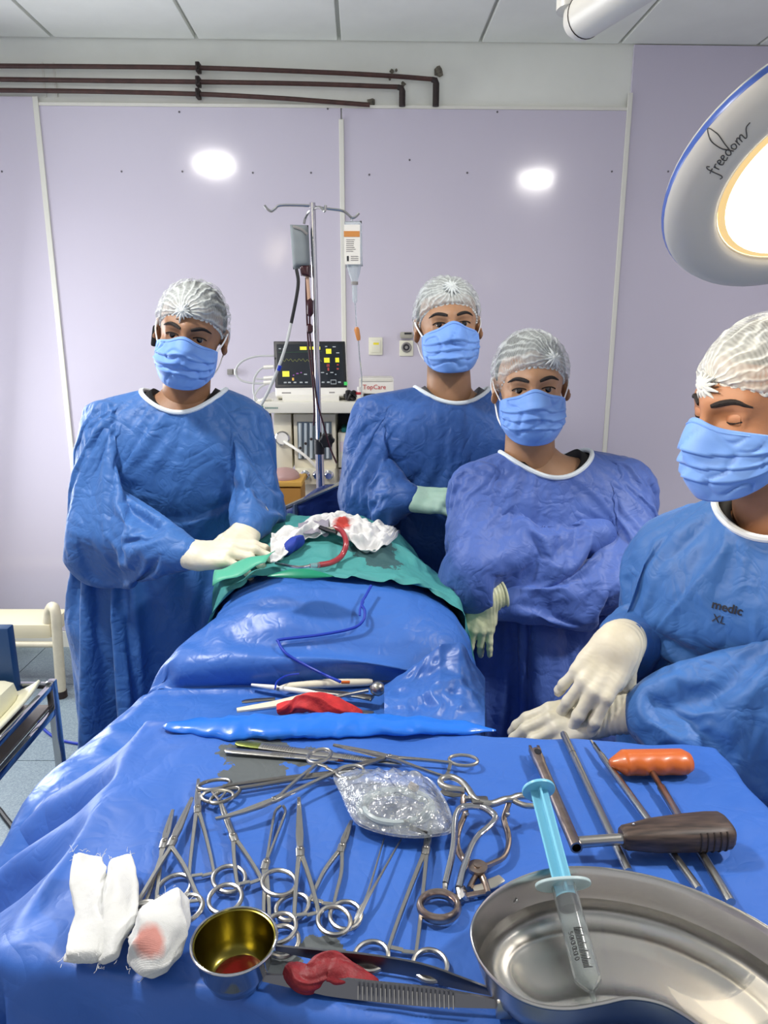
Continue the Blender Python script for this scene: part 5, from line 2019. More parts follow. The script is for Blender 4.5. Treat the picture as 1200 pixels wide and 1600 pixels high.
for k in range(26):
    x = LB + .045 + k * (LE - LB - .055) / 25
    w0, w1 = radians(70), radians(70 + (38 if k % 5 == 0 else 24))
    gb = MB()
    gb.tube([Ms @ V((x, -(br + .0002) * cos(w), (br + .0002) * sin(w))) for w in np.linspace(w0, w1, 6)], .00035, 4)
    gb.build('scale_mark', M_print, t)
for k, s_ in enumerate(('50', '40', '30', '20', '10')):
    x = LB + .05 + k * (LE - LB - .065) / 5
    MT = Ms @ Matrix.Translation((x, -(br + .0004) * cos(radians(52)), (br + .0004) * sin(radians(52)))) @ Matrix.Rotation(radians(38), 4, 'X') @ Matrix.Rotation(-PI / 2 * 0, 4, 'Z')
    text_mesh(s_, .0065, M_print, 'number', t, MT, .0001)

# ---- plastic bag with a coiled tube
def _bag():
    t = NT('thin_clear_polythene')
    nt = t.t
    fr = t.n('ShaderNodeFresnel'); fr.inputs['IOR'].default_value = 1.5
    tr = t.n('ShaderNodeBsdfTransparent')
    tr.inputs[0].default_value = (.93, .96, .97, 1)
    gl = t.n('ShaderNodeBsdfGlossy'); gl.inputs['Roughness'].default_value = .10
    df = t.n('ShaderNodeBsdfDiffuse'); df.inputs[0].default_value = (.85, .9, .9, 1)
    m1 = t.n('ShaderNodeMixShader'); m2 = t.n('ShaderNodeMixShader')
    wr = t.noise(60, 3, .6, dist=1.2)
    b = t.bump(wr, .7, .006)
    for x in (fr, gl):
        t.link(b, x.inputs['Normal'])
    t.link(t.math('MULTIPLY_ADD', t.math('POWER', wr, 2.0), .5, .07), m1.inputs[0])
    t.link(tr.outputs[0], m1.inputs[1]); t.link(df.outputs[0], m1.inputs[2])
    t.link(t.math('MULTIPLY_ADD', fr.outputs[0], 1.6, .05, clamp=True), m2.inputs[0])
    t.link(m1.outputs[0], m2.inputs[1]); t.link(gl.outputs[0], m2.inputs[2])
    t.link(m2.outputs[0], t.out.inputs['Surface'])
    return t.m
M_bag = _bag()
OUT = [(521, 1214), (545, 1207), (585, 1206), (620, 1209), (650, 1213), (672, 1221), (686, 1237), (700, 1262), (707, 1285), (704, 1302), (680, 1307), (650, 1310), (615, 1307), (585, 1300), (558, 1288), (545, 1270), (532, 1240)]
outl = smooth_path([T(x, y, .012) for x, y in OUT], 4, closed=True)
bc2 = sum(outl, V((0, 0, 0))) / len(outl)
t = thing('plastic_bag', 'clear crinkled plastic bag holding a coiled tube among the instruments', 'bag', (bc2.x, bc2.y, TZ))
no = len(outl)
for nm, up, z0 in (('upper_film', 1, .0), ('lower_film', -1, .0)):
    def film(u, v):
        i = int(round(u * no)) % no
        r = v
        p = bc2.lerp(outl[i], r)
        if up > 0:
            h = .034 * (1 - r ** 2.2) + .010 * r
            q = p * 45
            h += (.011 * (abs(noise.noise(q)) - .2) + .006 * noise.noise(q * 2.2)) * (1 - r ** 6)
        else:
            h = .010 * r ** 3 + .0035
        return V((p.x, p.y, TZ + max(.003, h + .002)))
    MB().grid(no, 22, film, closeu=True).build(nm, M_bag, t, angle=180)
M_coil = mat('clear_coil_tube', 'd6e2e4', .2, trans=.5, ior=1.3)
cp = []
for k in range(100):
    w = 2 * PI * k / 34
    e = T(618 + (58 - 5 * (k // 34)) * cos(w), 1262 + (28 - 2 * (k // 34)) * sin(w), .012 + .004 * (k / 34))
    cp.append(e)
MB().tube(cp, .0038, 8).build('coiled_tube', M_coil, t)
MB().tube([T(640, 1293, .018), T(668, 1301, .015)], [.003, .0018], 8).build('dark_connector', M_rubber, t)
MB().tube([T(640, 1226, .028), T(652, 1233, .026)], .0045, 8).build('beige_connector', mat('beige_plastic', 'cdb8a8', .5), t)

# ---- self-retaining retractor
t = thing('retractor', 'self-retaining retractor with curved arms, claws and finger rings beside the bag', 'retractor', T(745, 1310, 0))
Zp = [.030, .022, .012, .006]
def Z6(zx, zy, dz):
    return T(640 + zx / 5.4545, 1200 + zy / 5.4545, dz)
rr = [(290, 100), (350, 90), (440, 115), (500, 170), (520, 200)]
MB().tube(smooth_path([Z6(470, 190, .030), Z6(360, 175, .030), Z6(275, 145, .030), Z6(270, 95, .031), Z6(350, 75, .032), Z6(440, 115, .032), Z6(500, 180, .032), Z6(545, 250, .032), Z6(590, 290, .031)], 6), .0040, 10).build('left_ring_handle', M_inst, t)
MB().tube(smooth_path([Z6(600, 292, .031), Z6(700, 305, .031), Z6(800, 272, .030), Z6(865, 262, .030), Z6(930, 240, .030), Z6(1010, 240, .030), Z6(1065, 268, .030)], 6), [.0042] * 36 + [.0034], 10).build('right_ring_handle', M_inst, t)
MB().tube(smooth_path([Z6(870, 266, .029), Z6(930, 300, .028), Z6(1000, 322, .028), Z6(1065, 322, .028), Z6(1095, 295, .029), Z6(1065, 268, .030)], 6), .0034, 10).build('finger_ring', M_inst, t)
MB().box(Z6(600, 290, .030), (.020, .014, .009), bev=.003).build('joint_block', M_instd, t)
MB().box(Z6(520, 262, .028), (.014, .006, .006), bev=.002).build('ratchet', M_inst, t)
MB().tube(smooth_path([Z6(605, 330, .028), Z6(520, 325, .029), Z6(440, 340, .029), Z6(398, 400, .028), Z6(385, 480, .026), Z6(380, 600, .022), Z6(365, 720, .018), Z6(335, 860, .014), Z6(305, 985, .010)], 5), .0040, 10, flat=.8).build('left_arm', M_mirror, t)
MB().tube(smooth_path([Z6(605, 330, .028), Z6(650, 345, .029), Z6(715, 395, .028), Z6(725, 440, .027), Z6(660, 510, .025), Z6(590, 570, .023), Z6(530, 660, .021), Z6(480, 790, .018), Z6(445, 900, .015), Z6(418, 1020, .012)], 5), .0042, 10, flat=.8).build('right_arm', M_mirror, t)
for i, (a, b) in enumerate((((303, 985), (285, 1055)),)):
    MB().tube(smooth_path([Z6(a[0], a[1], .010), Z6(a[0] - 2, a[1] + 45, .007), Z6(b[0], b[1], .004)], 4), [.003] * 8 + [.0012], 8).build('claw', M_inst, t)
for k in range(4):
    a = (425 + k * 10, 1010 + k * 28)
    MB().tube(smooth_path([Z6(a[0] - 8, a[1] - 10, .012), Z6(a[0] + 14, a[1] + 12, .008), Z6(a[0] + 40, a[1] + 14, .004)], 4), [.0030] * 8 + [.0009], 8).build('claw', M_inst, t)
MB().tube([Z6(415, 1020, .010), Z6(440, 1130, .006)], .0035, 8).build('claw_plate', M_instd, t)
M_brass = M_copper
MB().tube(smooth_path([Z6(462, 235, .026), Z6(455, 290, .022), Z6(475, 350, .018), Z6(470, 400, .014), Z6(420, 520, .011), Z6(402, 620, .010), Z6(415, 710, .009), Z6(470, 790, .008), Z6(540, 850, .008), Z6(600, 900, .008), Z6(640, 980, .006), Z6(665, 1070, .005)], 5), .0040, 10, flat=.75).build('lower_left_lever', M_brass, t)
MB().tube(smooth_path([Z6(855, 268, .027), Z6(835, 330, .022), Z6(810, 400, .016), Z6(808, 460, .012), Z6(838, 560, .010), Z6(842, 660, .009), Z6(800, 760, .008), Z6(700, 815, .008), Z6(610, 855, .009), Z6(550, 940, .006), Z6(505, 1030, .005)], 5), .0040, 10, flat=.75).build('lower_right_lever', M_brass, t)
MB().lathe([(.0105, 0), (.0105, .003), (.004, .0035), (.004, .0050), (.0001, .0055)], 20, Matrix.Translation(Z6(580, 855, .010))).build('pivot_screw', M_brass, t)
strip(MB(), [Z6(545, 1045, .004), Z6(620, 1020, .005), Z6(700, 985, .006), Z6(785, 940, .006)], [.012, .010, .013, .010], .003).build('ratchet_plate', mat('pale_brassy_plate', 'c6c0b2', .35, .8), t)
for px, py in ((838, 362), (838, 395), (490, 395)):
    MB().ball(Z6(px, py, .019), .0028, 8, 6).build('stop_pin', M_mirror, t)
for px, py in ((455, 240),):
    MB().tube([Z6(455, 225, .027), Z6(465, 330, .017)], .0034, 8).build('stop_post', M_brass, t)
rc = T(686, 1416, .008)
MB().tube([rc + V((cos(w) * .0190, sin(w) * .0172, 0)) for w in np.linspace(0, 2 * PI, 32, endpoint=False)], .0038, 10, closed=True, flat=1.5, up=(0, 0, 1)).build('finger_ring', M_copper, t)
strip(MB(), [Z6(350, 1130, .009), Z6(395, 1110, .008), Z6(425, 1100, .006), Z6(640, 1060, .005)], [.012, .009, .006, .006], .004).build('ring_tail', M_copper, t)
t = thing('spoon_retractor', 'flat grey steel blade lying under the left ring of the retractor', 'retractor', T(700, 1238))
strip(MB(), [T(690, 1235, .010), T(697, 1238, .010), T(710, 1240, .010), T(724, 1241, .011)], [.006, .014, .016, .008], .002).build('blade', M_instd, t)

# ---- reamer tube with its T-handle, rods and orange handle
t = thing('hollow_reamer', 'hollow steel tube with a slotted fork at the top, joined to the brown handle', 'tool', T(865, 1250))
a, b = T(838, 1178, .012), T(901, 1325, .020)
d = (b - a).normalized()
Mt = frame(a, d, (0, 0, 1))
L = (b - a).length
MB().lathe([(.0078, -.004), (.0082, .018), (.0070, .03), (.0068, L), (.0050, L), (.0050, L - .02), (.0001, L - .021)], 24, Mt @ R90, cap0=True, cap1=False).build('tube', M_copper, t, angle=60)
for s in (-1, 1):
    MB().box((-.009, s * .0055, 0), (.014, .004, .009), Mt, bev=.001).build('fork_prong', M_copper, t)
MB().lathe([(.0048, 0), (.0048, .0006)], 20, Mt @ Matrix.Translation((.008, 0, .0080)) @ Matrix.Diagonal((1.4, 1, 1, 1))).build('eyelet', M_rubber, t)
ha, hb = T(904, 1316, .020), T(972, 1311, .022)
MB().tube([ha, hb], .0062, 14).build('cross_bar', M_inst, t)
Mh = NT('brown_resin_handle')
_w = Mh.n('ShaderNodeTexNoise'); _w.inputs['Scale'].default_value = 30
_m = Mh.mapped((1, 9, 9)); Mh.link(_m, _w.inputs['Vector'])
Mh.setv('Base Color', Mh.ramp(_w.outputs['Fac'], [(.3, lin('2d231d')), (.7, lin('54443a'))])); Mh.setv('Roughness', .5)
hh = T(1139, 1298, .024)
hd = (hh - hb).normalized()
Mx = frame(hb, hd, (0, 0, 1))
HL = (hh - hb).length
sec = [(0, .010, .009), (.004, .0125, .011), (.02, .0150, .0125), (.30 * HL, .0185, .0140), (.62 * HL, .0215, .0150), (.85 * HL, .0225, .0150), (.96 * HL, .0215, .0145), (HL, .0175, .0120)]
vs, fs = [], []
for x, wy, wz in sec:
    for k in range(20):
        w = 2 * PI * k / 20
        cw, sw = cos(w), sin(w)
        vs.append(Mx @ V((x, math.copysign(abs(cw) ** .6, cw) * wy + .002, math.copysign(abs(sw) ** .6, sw) * wz)))
for i in range(len(sec) - 1):
    for k in range(20):
        l = (k + 1) % 20
        fs.append((i * 20 + k, i * 20 + l, i * 20 + 20 + l, i * 20 + 20 + k))
fs += [tuple(range(19, -1, -1)), tuple((len(sec) - 1) * 20 + k for k in range(20))]
hnd = MB().add(vs, fs).build('handle', Mh.m, t, angle=55)
M_groove = mat('handle_groove', '2a2019', .5)
for k in range(5):
    x = HL * (.66 + .06 * k)
    i = np.interp(x, [s[0] for s in sec], [s[1] for s in sec]); j = np.interp(x, [s[0] for s in sec], [s[2] for s in sec])
    ring = [Mx @ V((x, math.copysign(abs(cos(w)) ** .6, cos(w)) * i * 1.005 + .002, math.copysign(abs(sin(w)) ** .6, sin(w)) * j * 1.005)) for w in np.linspace(PI * .75, PI * 1.9, 16)]
    MB().tube(ring, .0011, 6).build('groove', M_groove, hnd)
MB().ball(Mx @ V((HL * .12, .006, .0130)), .0018, 8, 6).build('rivet', M_mirror, hnd)

def rod(name, label, a, b, za, zb, r, tip=None, seg=None):
    A, B = T(*a, za), T(*b, zb)
    t = thing(name, label, 'rod', lerp(A, B, .5), 'steel rods under the brown handle')
    d = (B - A).normalized()
    M = frame(A, d, (0, 0, 1)) @ R90
    L = (B - A).length
    if tip == 'blade':
        MB().lathe([(r * .3, 0), (r * .75, .012), (r * .8, .03), (r, .032), (r, L)], 16, M).build('shaft', M_inst, t)
        strip(MB(), [A - d * .004, A + d * .012], [.003, .006], .0035).build('cutting_tip', M_mirror, t)
        MB().box((.016, 0, r * .8), (.020, .0016, .002), frame(A, d, (0, 0, 1))).build('slot', M_rubber, t)
    elif tip == 'step':
        MB().lathe([(r * .72, 0), (r * .72, .040), (r, .042), (r, L)], 16, M).build('shaft', M_inst, t)
    else:
        MB().lathe([(r * .85, 0), (r, .003), (r, L)], 16, M).build('shaft', M_inst, t)
        MB().lathe([(r * 1.04, .05), (r * 1.04, .052)], 16, M).build('ring_mark', M_instd, t)
    return t
rod('rod', 'steel rod right beside the hollow reamer, running under the brown handle', (880, 1146), (982, 1362), .007, .006, .0048)
rod('rod', 'steel rod with a slotted cutting tip in front of the orange handle', (925, 1160), (1092, 1390), .009, .006, .0044, 'blade')
rod('rod', 'steel rod farthest right, its thinner end touching the orange handle', (1014, 1199), (1142, 1410), .012, .006, .0052, 'step')
M_orange = mat('orange_plastic_handle', 'c4601f', .4, coat=.2)
a, b = T(953, 1192, .016), T(1078, 1190, .016)
d = b - a
t = thing('orange_handle', 'orange plastic tool handle with finger grooves at the far right corner', 'handle', lerp(a, b, .5))
M = frame(a, d, (0, 0, 1))
L = d.length
vs, fs = [], []
N = 40
for i in range(N):
    x = i / (N - 1)
    base = .0200 * min(1, (4 * x + .28)) * min(1, (1 - x) * 5 + .55) ** .6
    for k in range(18):
        w = 2 * PI * k / 18
        y, z = cos(w), sin(w)
        g = .0030 * (sin(x * PI * 9) * .5 + .5) * max(0, -y) * (x > .12) * (x < .9)
        vs.append(M @ V((x * L, y * (base - g), z * base * .78)))
for i in range(N - 1):
    for k in range(18):
        l = (k + 1) % 18
        fs.append((i * 18 + k, i * 18 + l, i * 18 + 18 + l, i * 18 + 18 + k))
fs += [tuple(range(17, -1, -1)), tuple((N - 1) * 18 + k for k in range(18))]
MB().add(vs, fs).build('grip', M_orange, t, angle=60)

# ================================================================ INSTRUMENTS LYING ON THE OPERATING DRAPE
M_ivory = mat('ivory_plastic', 'd9d3bd', .4)
M_whitep = mat('white_plastic', 'eceae0', .35)
def DZ(px, py, z=.958):
    return at_z(px, py, z)
t = thing('cautery_pencil', 'white cautery pencil with an orange button nearest the blue mound', 'pencil', DZ(510, 1068))
path = [DZ(440, 1074), DZ(452, 1072), DZ(510, 1068), DZ(575, 1066), DZ(582, 1065.5)]
MB().tube(path, [.004, .0065, .0085, .0070, .005], 12).build('body', M_ivory, t)
MB().tube([DZ(582, 1065.5), DZ(610, 1064)], [.003, .0010], 8).build('tip', M_instd, t)
MB().box(DZ(540, 1066, .967), (.016, .006, .004), bev=.001).build('button', M_orange, t)
t = thing('scalpel', 'slim white handle pointing left beyond the cautery pencil', 'scalpel', DZ(440, 1076))
MB().tube([DZ(393, 1070), DZ(430, 1074.5), DZ(480, 1081), DZ(492, 1082)], [.0025, .0052, .0050, .003], 10).build('handle', M_whitep, t)
MB().tube([DZ(434, 1075), DZ(438, 1075.6)], .0056, 10).build('collar', M_instd, t)
t = thing('curette', 'steel curette with a rounded ball end above the red cloth', 'curette', DZ(550, 1082))
MB().tube(smooth_path([DZ(505, 1094, .972), DZ(540, 1086, .974), DZ(575, 1079, .974)], 4), .0036, 10).build('shaft', M_inst, t)
MB().ball(DZ(590, 1076, .974), .0140, 16, 10, s=(1.0, 1.0, .95)).build('ball_end', M_inst, t)
t = thing('chisel', 'dark flat steel chisel lying under the curette', 'chisel', DZ(535, 1087))
strip(MB(), [DZ(470, 1078), DZ(500, 1081), DZ(560, 1087), DZ(582, 1091)], [.008, .012, .016, .019], .006).build('blade', M_instd, t)
t = thing('bone_lever', 'broad flat ivory bone lever leading under the red cloth from the left', 'lever', DZ(430, 1100))
strip(MB(), smooth_path([DZ(370, 1110, .962), DZ(400, 1105, .964), DZ(440, 1098, .966), DZ(482, 1089, .966)], 4), list(np.linspace(.010, .026, 13)), .006).build('lever', M_ivory, t)
t = thing('steel_spatula', 'steel spatula with a dark rounded left end behind the ivory bone lever', 'spatula', DZ(400, 1096))
strip(MB(), [DZ(378, 1097, .957), DZ(384, 1096, .957), DZ(400, 1094, .957), DZ(430, 1092, .957)], [.006, .012, .012, .010], .003).build('blade', M_instd, t)
t = thing('osteotome', 'square steel bar end showing right of the red cloth', 'chisel', DZ(565, 1115))
strip(MB(), [DZ(520, 1110, .960), DZ(560, 1114, .960), DZ(583, 1117, .960)], .014, .008).build('bar', M_instd, t)
M_redcloth = mat('red_stained_gauze', 'bb2426', .75, vary=.25, vscale=30, bump=.6, bscale=160)
o = gauze_roll('red_cloth', 'bright red soaked cloth folded over the instruments behind the plastic hem',
           [DZ(432, 1109, .966), DZ(462, 1103, .972), DZ(490, 1097, .990), DZ(525, 1106, .984), DZ(566, 1117, .962)], [.010, .018, .026, .022, .008], M_redcloth, 31, .75, group=None)
def on_mound(px, py):
    p = on_table(px, py, .004 + .012 * sst(1000, 1040, py))
    return p + V((0, -.026 * sst(998, 1012, py), 0))
t = thing('cable', 'thin blue cable zigzagging down the front of the blue mound', 'cable', on_mound(520, 990))
cab = smooth_path([on_mound(x, y) for x, y in ((580, 915), (572, 930), (565, 943), (570, 955), (567, 970), (550, 982), (500, 992), (440, 999), (436, 1002), (450, 1012), (480, 1030), (510, 1045), (533, 1055))], 6)
MB().tube(cab, .0028, 8).build('cable_run', M_bluewire, t)
cab = smooth_path([on_mound(x, y) for x, y in ((568, 940), (563, 950), (562, 962))], 6)
MB().tube(cab, .0022, 8).build('cable_end', M_bluewire, t)
cab = smooth_path([on_mound(x, y) for x, y in ((470, 1043), (450, 1046), (436, 1055), (433, 1066))], 6)
MB().tube(cab, .0018, 8).build('cable_loop', M_bluewire, t)
# crumpled bunch of drape at the right
def bunch(u, v):
    top = np.interp(u, [0, .3, .55, .75, 1], [1070, 1045, 1012, 1008, 1060])
    bot = np.interp(u, [0, .3, 1], [1122, 1132, 1138])
    px = 600 + 158 * u
    py = bot + (top - bot) * v
    p = at_y(px, py, 1.02 + .17 * v)
    return p + V((0, -.4, .6)) * crumple(p, 14, 8, .065) * min(1, 5 * v + .25) * min(1, 6 * (1 - u) + .2)
t = MB().grid(50, 44, bunch).build('drape_bunch', M_drape, None, at_z(690, 1080, .96), angle=180, solid=.002, subsurf=1)
tag(t, 'crumpled heap of blue drape at the right of the instruments behind the hem', 'drape')
# ================================================================ EQUIPMENT BY THE BACK WALL
YM = 3.05
def EQ(px, py, y=YM):
    return at_y(px, py, y)
M_mach = mat('cream_enamel', 'dcd6bf', .35, vary=.03)
M_mach2 = mat('ivory_enamel', 'e2e0d2', .35)
M_glassd = mat('dark_glass_panel', '5f6a70', .08, coat=.6)
M_chrome = mat('chrome', 'd0d0d2', .08, 1.0)
M_teal = mat('teal_plastic', '1c7f78', .4)
def front_box(px0, py0, px1, py1, y, depth, bev=.004):
    """a box whose front face spans the given picture rectangle at distance y"""
    a, b = EQ(px0, py0, y), EQ(px1, py1, y)
    return MB().box(((a.x + b.x) / 2, y + depth / 2, (a.z + b.z) / 2), (abs(b.x - a.x), depth, abs(a.z - b.z)), bev=bev)
base = EQ(500, 760)
am = thing('anaesthesia_machine', 'cream anaesthesia machine with flow tubes and knobs behind the drip stand', 'machine', (base.x, 3.2, 0))
front_box(397, 628, 640, 646, 2.98, .50, .008).build('top_shelf', M_mach2, am)
zb = EQ(500, 780).z
a, b = EQ(428, 646), EQ(458, 730)
front_box(427, 647, 457, 733, YM, .38).build('left_cabinet', M_mach, am)
front_box(458, 647, 525, 733, YM + .005, .38).build('flowmeter_column', M_mach, am)
front_box(461, 733, 524, 757, YM - .03, .38).build('knob_panel', M_mach, am)
front_box(461, 757, 524, 800, YM + .02, .34).build('drawer', M_mach2, am)
front_box(525, 647, 640, 733, YM + .20, .20, .002).build('recess_back', M_dark, am)
front_box(600, 647, 640, 800, YM, .38).build('right_column', M_mach, am)
q = EQ(520, 800)
MB().box((EQ(530, 800).x, YM + .2, q.z / 2 + .04), (.52, .36, q.z - .1), bev=.01).build('lower_body', M_mach, am)
for dx in (-.2, .2):
    for dy in (.06, .34):
        MB().lathe([(.045, -.02), (.05, -.01), (.05, .01), (.045, .02)], 14, Matrix.Translation((EQ(530, 800).x + dx, YM + dy, .05)) @ R90).build('castor', M_rubber, am)
fp = front_box(464, 659, 519, 718, YM - .002, .012, .002).build('flowmeter_window', M_glassd, am)
for k in range(6):
    x0 = 469 + k * 8.6
    MB().tube([EQ(x0, 716, YM - .006), EQ(x0, 661, YM - .006)], .0065, 8).build('flow_tube', mat('pale_flow_tube', 'b7c2c6', .2) if k == 0 else bpy.data.materials['pale_flow_tube'], fp)
    MB().ball(EQ(x0, 700 - 7 * (k % 3), YM - .012), .006, 8, 6).build('float_ball', M_darkmetal, fp)
RX = Matrix.Rotation(PI / 2, 4, 'X')
MB().lathe([(.030, 0), (.030, .018), (.026, .022), (.024, .019), (.0001, .019)], 24, Matrix.Translation(EQ(442, 684, YM)) @ RX, cap1=False).build('pressure_gauge', M_chrome, am)
MB().lathe([(.024, .0195), (.0001, .0195)], 24, Matrix.Translation(EQ(442, 684, YM)) @ RX, cap0=False).build('gauge_face', M_whitep, am)
for px in (477, 496, 514):
    MB().lathe([(.020, 0), (.020, .004), (.016, .006), (.016, .024), (.013, .027)], 16, Matrix.Translation(EQ(px, 742, YM - .03)) @ RX).build('knob', M_chrome, am)
MB().box(EQ(408.5, 637, 2.978), (.014, .002, .016), bev=.001).build('emblem', mat('green_emblem', '3c8f72', .4), am)
for k in range(8):
    MB().box(EQ(415 + k * 2.6, 637.5, 2.979), (.005, .001, .007)).build('letter_mark', mat('grey_green_print', '7f9a90', .5) if k == 0 else bpy.data.materials['grey_green_print'], am, smooth=False)
MB().tube(smooth_path([EQ(444, 690, YM - .02), EQ(460, 700, YM - .05), EQ(480, 715, YM - .06), EQ(494, 730, YM - .05)], 5), .006, 8).build('white_hose', M_whitep, am)
MB().tube(smooth_path([EQ(421, 647, YM + .1), EQ(424, 670, YM + .05), EQ(426, 700, YM + .03), EQ(427, 740, YM)], 4), .008, 8).build('dark_hose', M_rubber, am)

t = thing('supply_box', 'pale box with a printed label in the recess of the anaesthesia machine', 'box', EQ(545, 690, YM + .08))
front_box(528, 676, 560, 731, YM + .05, .14).build('carton', M_mach2, t)
front_box(531, 690, 550, 706, YM + .049, .002, 0).build('label', mat('pale_pink_label', 'd9cbd0', .6), t, smooth=False)
t = thing('teal_lid_tub', 'teal plastic lid on the pale box in the machine recess', 'lid', EQ(548, 672, YM + .08))
front_box(533, 668, 570, 675.7, YM + .05, .12, .008).build('lid', M_teal, t)

# patient monitor
pm_ = thing('patient_monitor', 'patient monitor showing yellow blocks and a waveform, on the anaesthesia machine', 'monitor', EQ(486, 628, 3.08))
def MQ(u, v, off=0.0):
    """u, v over the monitor front: 0..1 across, 0..1 down"""
    tl, tr, bl_, br_ = EQ(427, 533, 3.10), EQ(539.5, 533, 3.10), EQ(430, 620, 3.03), EQ(543.5, 619, 3.03)
    p = tl.lerp(tr, u).lerp(bl_.lerp(br_, u), v)
    nrm = (tr - tl).cross(bl_ - tl).normalized()
    if nrm.y > 0: nrm = -nrm
    return p + nrm * off
def mq_plate(u0, v0, u1, v1, o0, o1, bev=0):
    c = [MQ(u0, v0, o0), MQ(u1, v0, o0), MQ(u1, v1, o0), MQ(u0, v1, o0), MQ(u0, v0, o1), MQ(u1, v0, o1), MQ(u1, v1, o1), MQ(u0, v1, o1)]
    return MB().add(c, [(0, 1, 2, 3), (7, 6, 5, 4), (0, 4, 5, 1), (1, 5, 6, 2), (2, 6, 7, 3), (3, 7, 4, 0)])
mq_plate(0, 0, 1, 1, -.085, -.002).build('housing', M_whitep, pm_, smooth=False, bevel=.008)
mq_plate(.005, .005, .995, .84, -.002, .003).build('black_bezel', mat('black_bezel', '0d0e11', .2, coat=.4), pm_, smooth=False, bevel=.004)
M_scr = mat('screen_glass', '15181d', .12, emit='1f242b', estr=.6)
scr = mq_plate(.045, .06, .955, .79, .003, .0036).build('screen', M_scr, pm_, smooth=False)
M_sy = mat('screen_yellow', '000000', .4, emit='f4ee1c', estr=1.0)
M_sg = mat('screen_olive', '000000', .4, emit='8f9450', estr=.7)
M_sw = mat('screen_white', '000000', .4, emit='c8d2d8', estr=.6)
M_sr = mat('screen_red', '000000', .4, emit='b0302c', estr=.9)
M_sgr = mat('screen_green', '000000', .4, emit='37d060', estr=.9)
M_sm = mat('screen_magenta', '000000', .4, emit='9a3fae', estr=.8)
def zz(x, y):
    """zoomed picture coordinates of the screen -> monitor u, v"""
    px, py = 400 + x / 4.615, 500 + y / 4.615
    return ((px - 428.5) / 113.0, (py - 533) / 86.5)
def blk(x0, y0, x1, y1, m, name):
    a, b = zz(x0, y0), zz(x1, y1)
    mq_plate(a[0], a[1], b[0], b[1], .0036, .0042).build(name, m, scr, smooth=False)
for r in ((323, 194, 372, 218), (384, 194, 470, 216), (510, 210, 549, 246), (494, 275, 534, 310), (575, 275, 603, 308), (190, 370, 240, 410)):
    blk(*r, M_sy, 'yellow_block')
for r in ((405, 376, 414, 398), (258, 418, 272, 438)):
    blk(*r, mat('screen_amber', '000000', .4, emit='e8b63a', estr=.9) if 'screen_amber' not in bpy.data.materials else bpy.data.materials['screen_amber'], 'amber_mark')
wv = []
for k in range(60):
    x = 172 + k * 5.2
    y = 292 + 9 * sin(k * 1.1) + 4 * sin(k * .37)
    u, v = zz(x, y)
    wv.append(MQ(u, v, .0042))
MB().tube(wv, .0009, 5).build('waveform', M_sg, scr)
g0 = [MQ(*zz(165, 236), .0042), MQ(*zz(480, 230), .0042)]
MB().tube(g0, .0006, 5).build('trace_line', mat('screen_dim_green', '000000', .4, emit='3d6b45', estr=.8), scr)
rng = random.Random(3)
for r in ((512, 320, 518, 340), (522, 320, 530, 340), (516, 347, 528, 368), (584, 322, 598, 330), (582, 350, 597, 360)):
    blk(*r, M_sr, 'red_digit')
for x0 in (198, 228, 268, 312, 350, 400, 470, 508, 588):
    blk(x0, 447, x0 + 20, 456, M_sw, 'menu_mark')
for x0, y0 in ((505, 388), (468, 378), (535, 378), (568, 392), (505, 190), (560, 192), (170, 205), (200, 207), (584, 236), (320, 378), (345, 390), (265, 396), (290, 384)):
    w = rng.choice((10, 16, 22))
    blk(x0, y0, x0 + w, y0 + 7, M_sm if x0 in (265, 290, 320) else M_sw, 'small_digit')
blk(535, 434, 575, 438, M_sw, 'menu_frame'); blk(535, 462, 575, 466, M_sw, 'menu_frame'); blk(535, 438, 538, 462, M_sw, 'menu_frame'); blk(572, 438, 575, 462, M_sw, 'menu_frame')
a, b = zz(630, 450), zz(654, 474)
mq_plate(a[0], a[1], b[0], b[1], .003, .005).build('power_light', M_sgr, pm_, smooth=False)
for x in (250, 330):
    u, v = zz(160 + x, 14)
for x0, x1 in ((180, 245), (520, 560)):
    a, b = zz(x0, 519), zz(x1, 528)
    mq_plate(a[0], a[1], b[0], b[1], -.0022, -.001).build('front_print', M_grey, pm_, smooth=False)
front_box(441, 619, 530, 628, 3.02, .16, .003).build('stand_foot', M_whitep, pm_)
c = EQ(511, 622, 2.99)

# box with red lettering, bottle and black cable heap on the shelf
t = thing('glove_carton', 'white carton with red TopCare lettering on the machine shelf', 'box', EQ(590, 612, 3.06))
front_box(561, 592, 615, 627.5, 3.06, .14, .002).build('carton', M_whitep, t)
front_box(563, 591, 613, 596, 3.055, .15, .002).build('carton_flap', M_mach2, t)
p = EQ(585, 605, 3.058)
text_mesh('TopCare', .026, mat('red_print', 'c23b3b', .5), 'lettering', t, Matrix.Translation(p) @ RX, .0003)
MB().box(EQ(578, 618, 3.058), (.05, .002, .016)).build('dark_print', M_dark, t, smooth=False)
t = thing('bottle', 'small white bottle with a red band before the white carton', 'bottle', EQ(561, 628, 3.02))
bz = EQ(561, 628, 3.02)
MM = Matrix.Translation(bz)
MB().lathe([(.011, 0), (.012, .002), (.012, .036), (.007, .042), (.006, .052)], 16, MM).build('bottle_body', M_whitep, t)
MB().lathe([(.0125, .030), (.0125, .040)], 16, MM).build('red_band', mat('red_band', 'b5343c', .4), t)
MB().lathe([(.0075, .046), (.0075, .060)], 12, MM).build('cap', M_whitep, t)
t = thing('cable_heap', 'tangled black cable heaped between the monitor and the white bottle', 'cable', EQ(548, 622, 3.02))
rng = random.Random(8)
path = []
for k in range(26):
    c = EQ(547 + rng.uniform(-9, 9), 619 + rng.uniform(-8, 7), 3.02 + rng.uniform(-.02, .03))
    path.append(c)
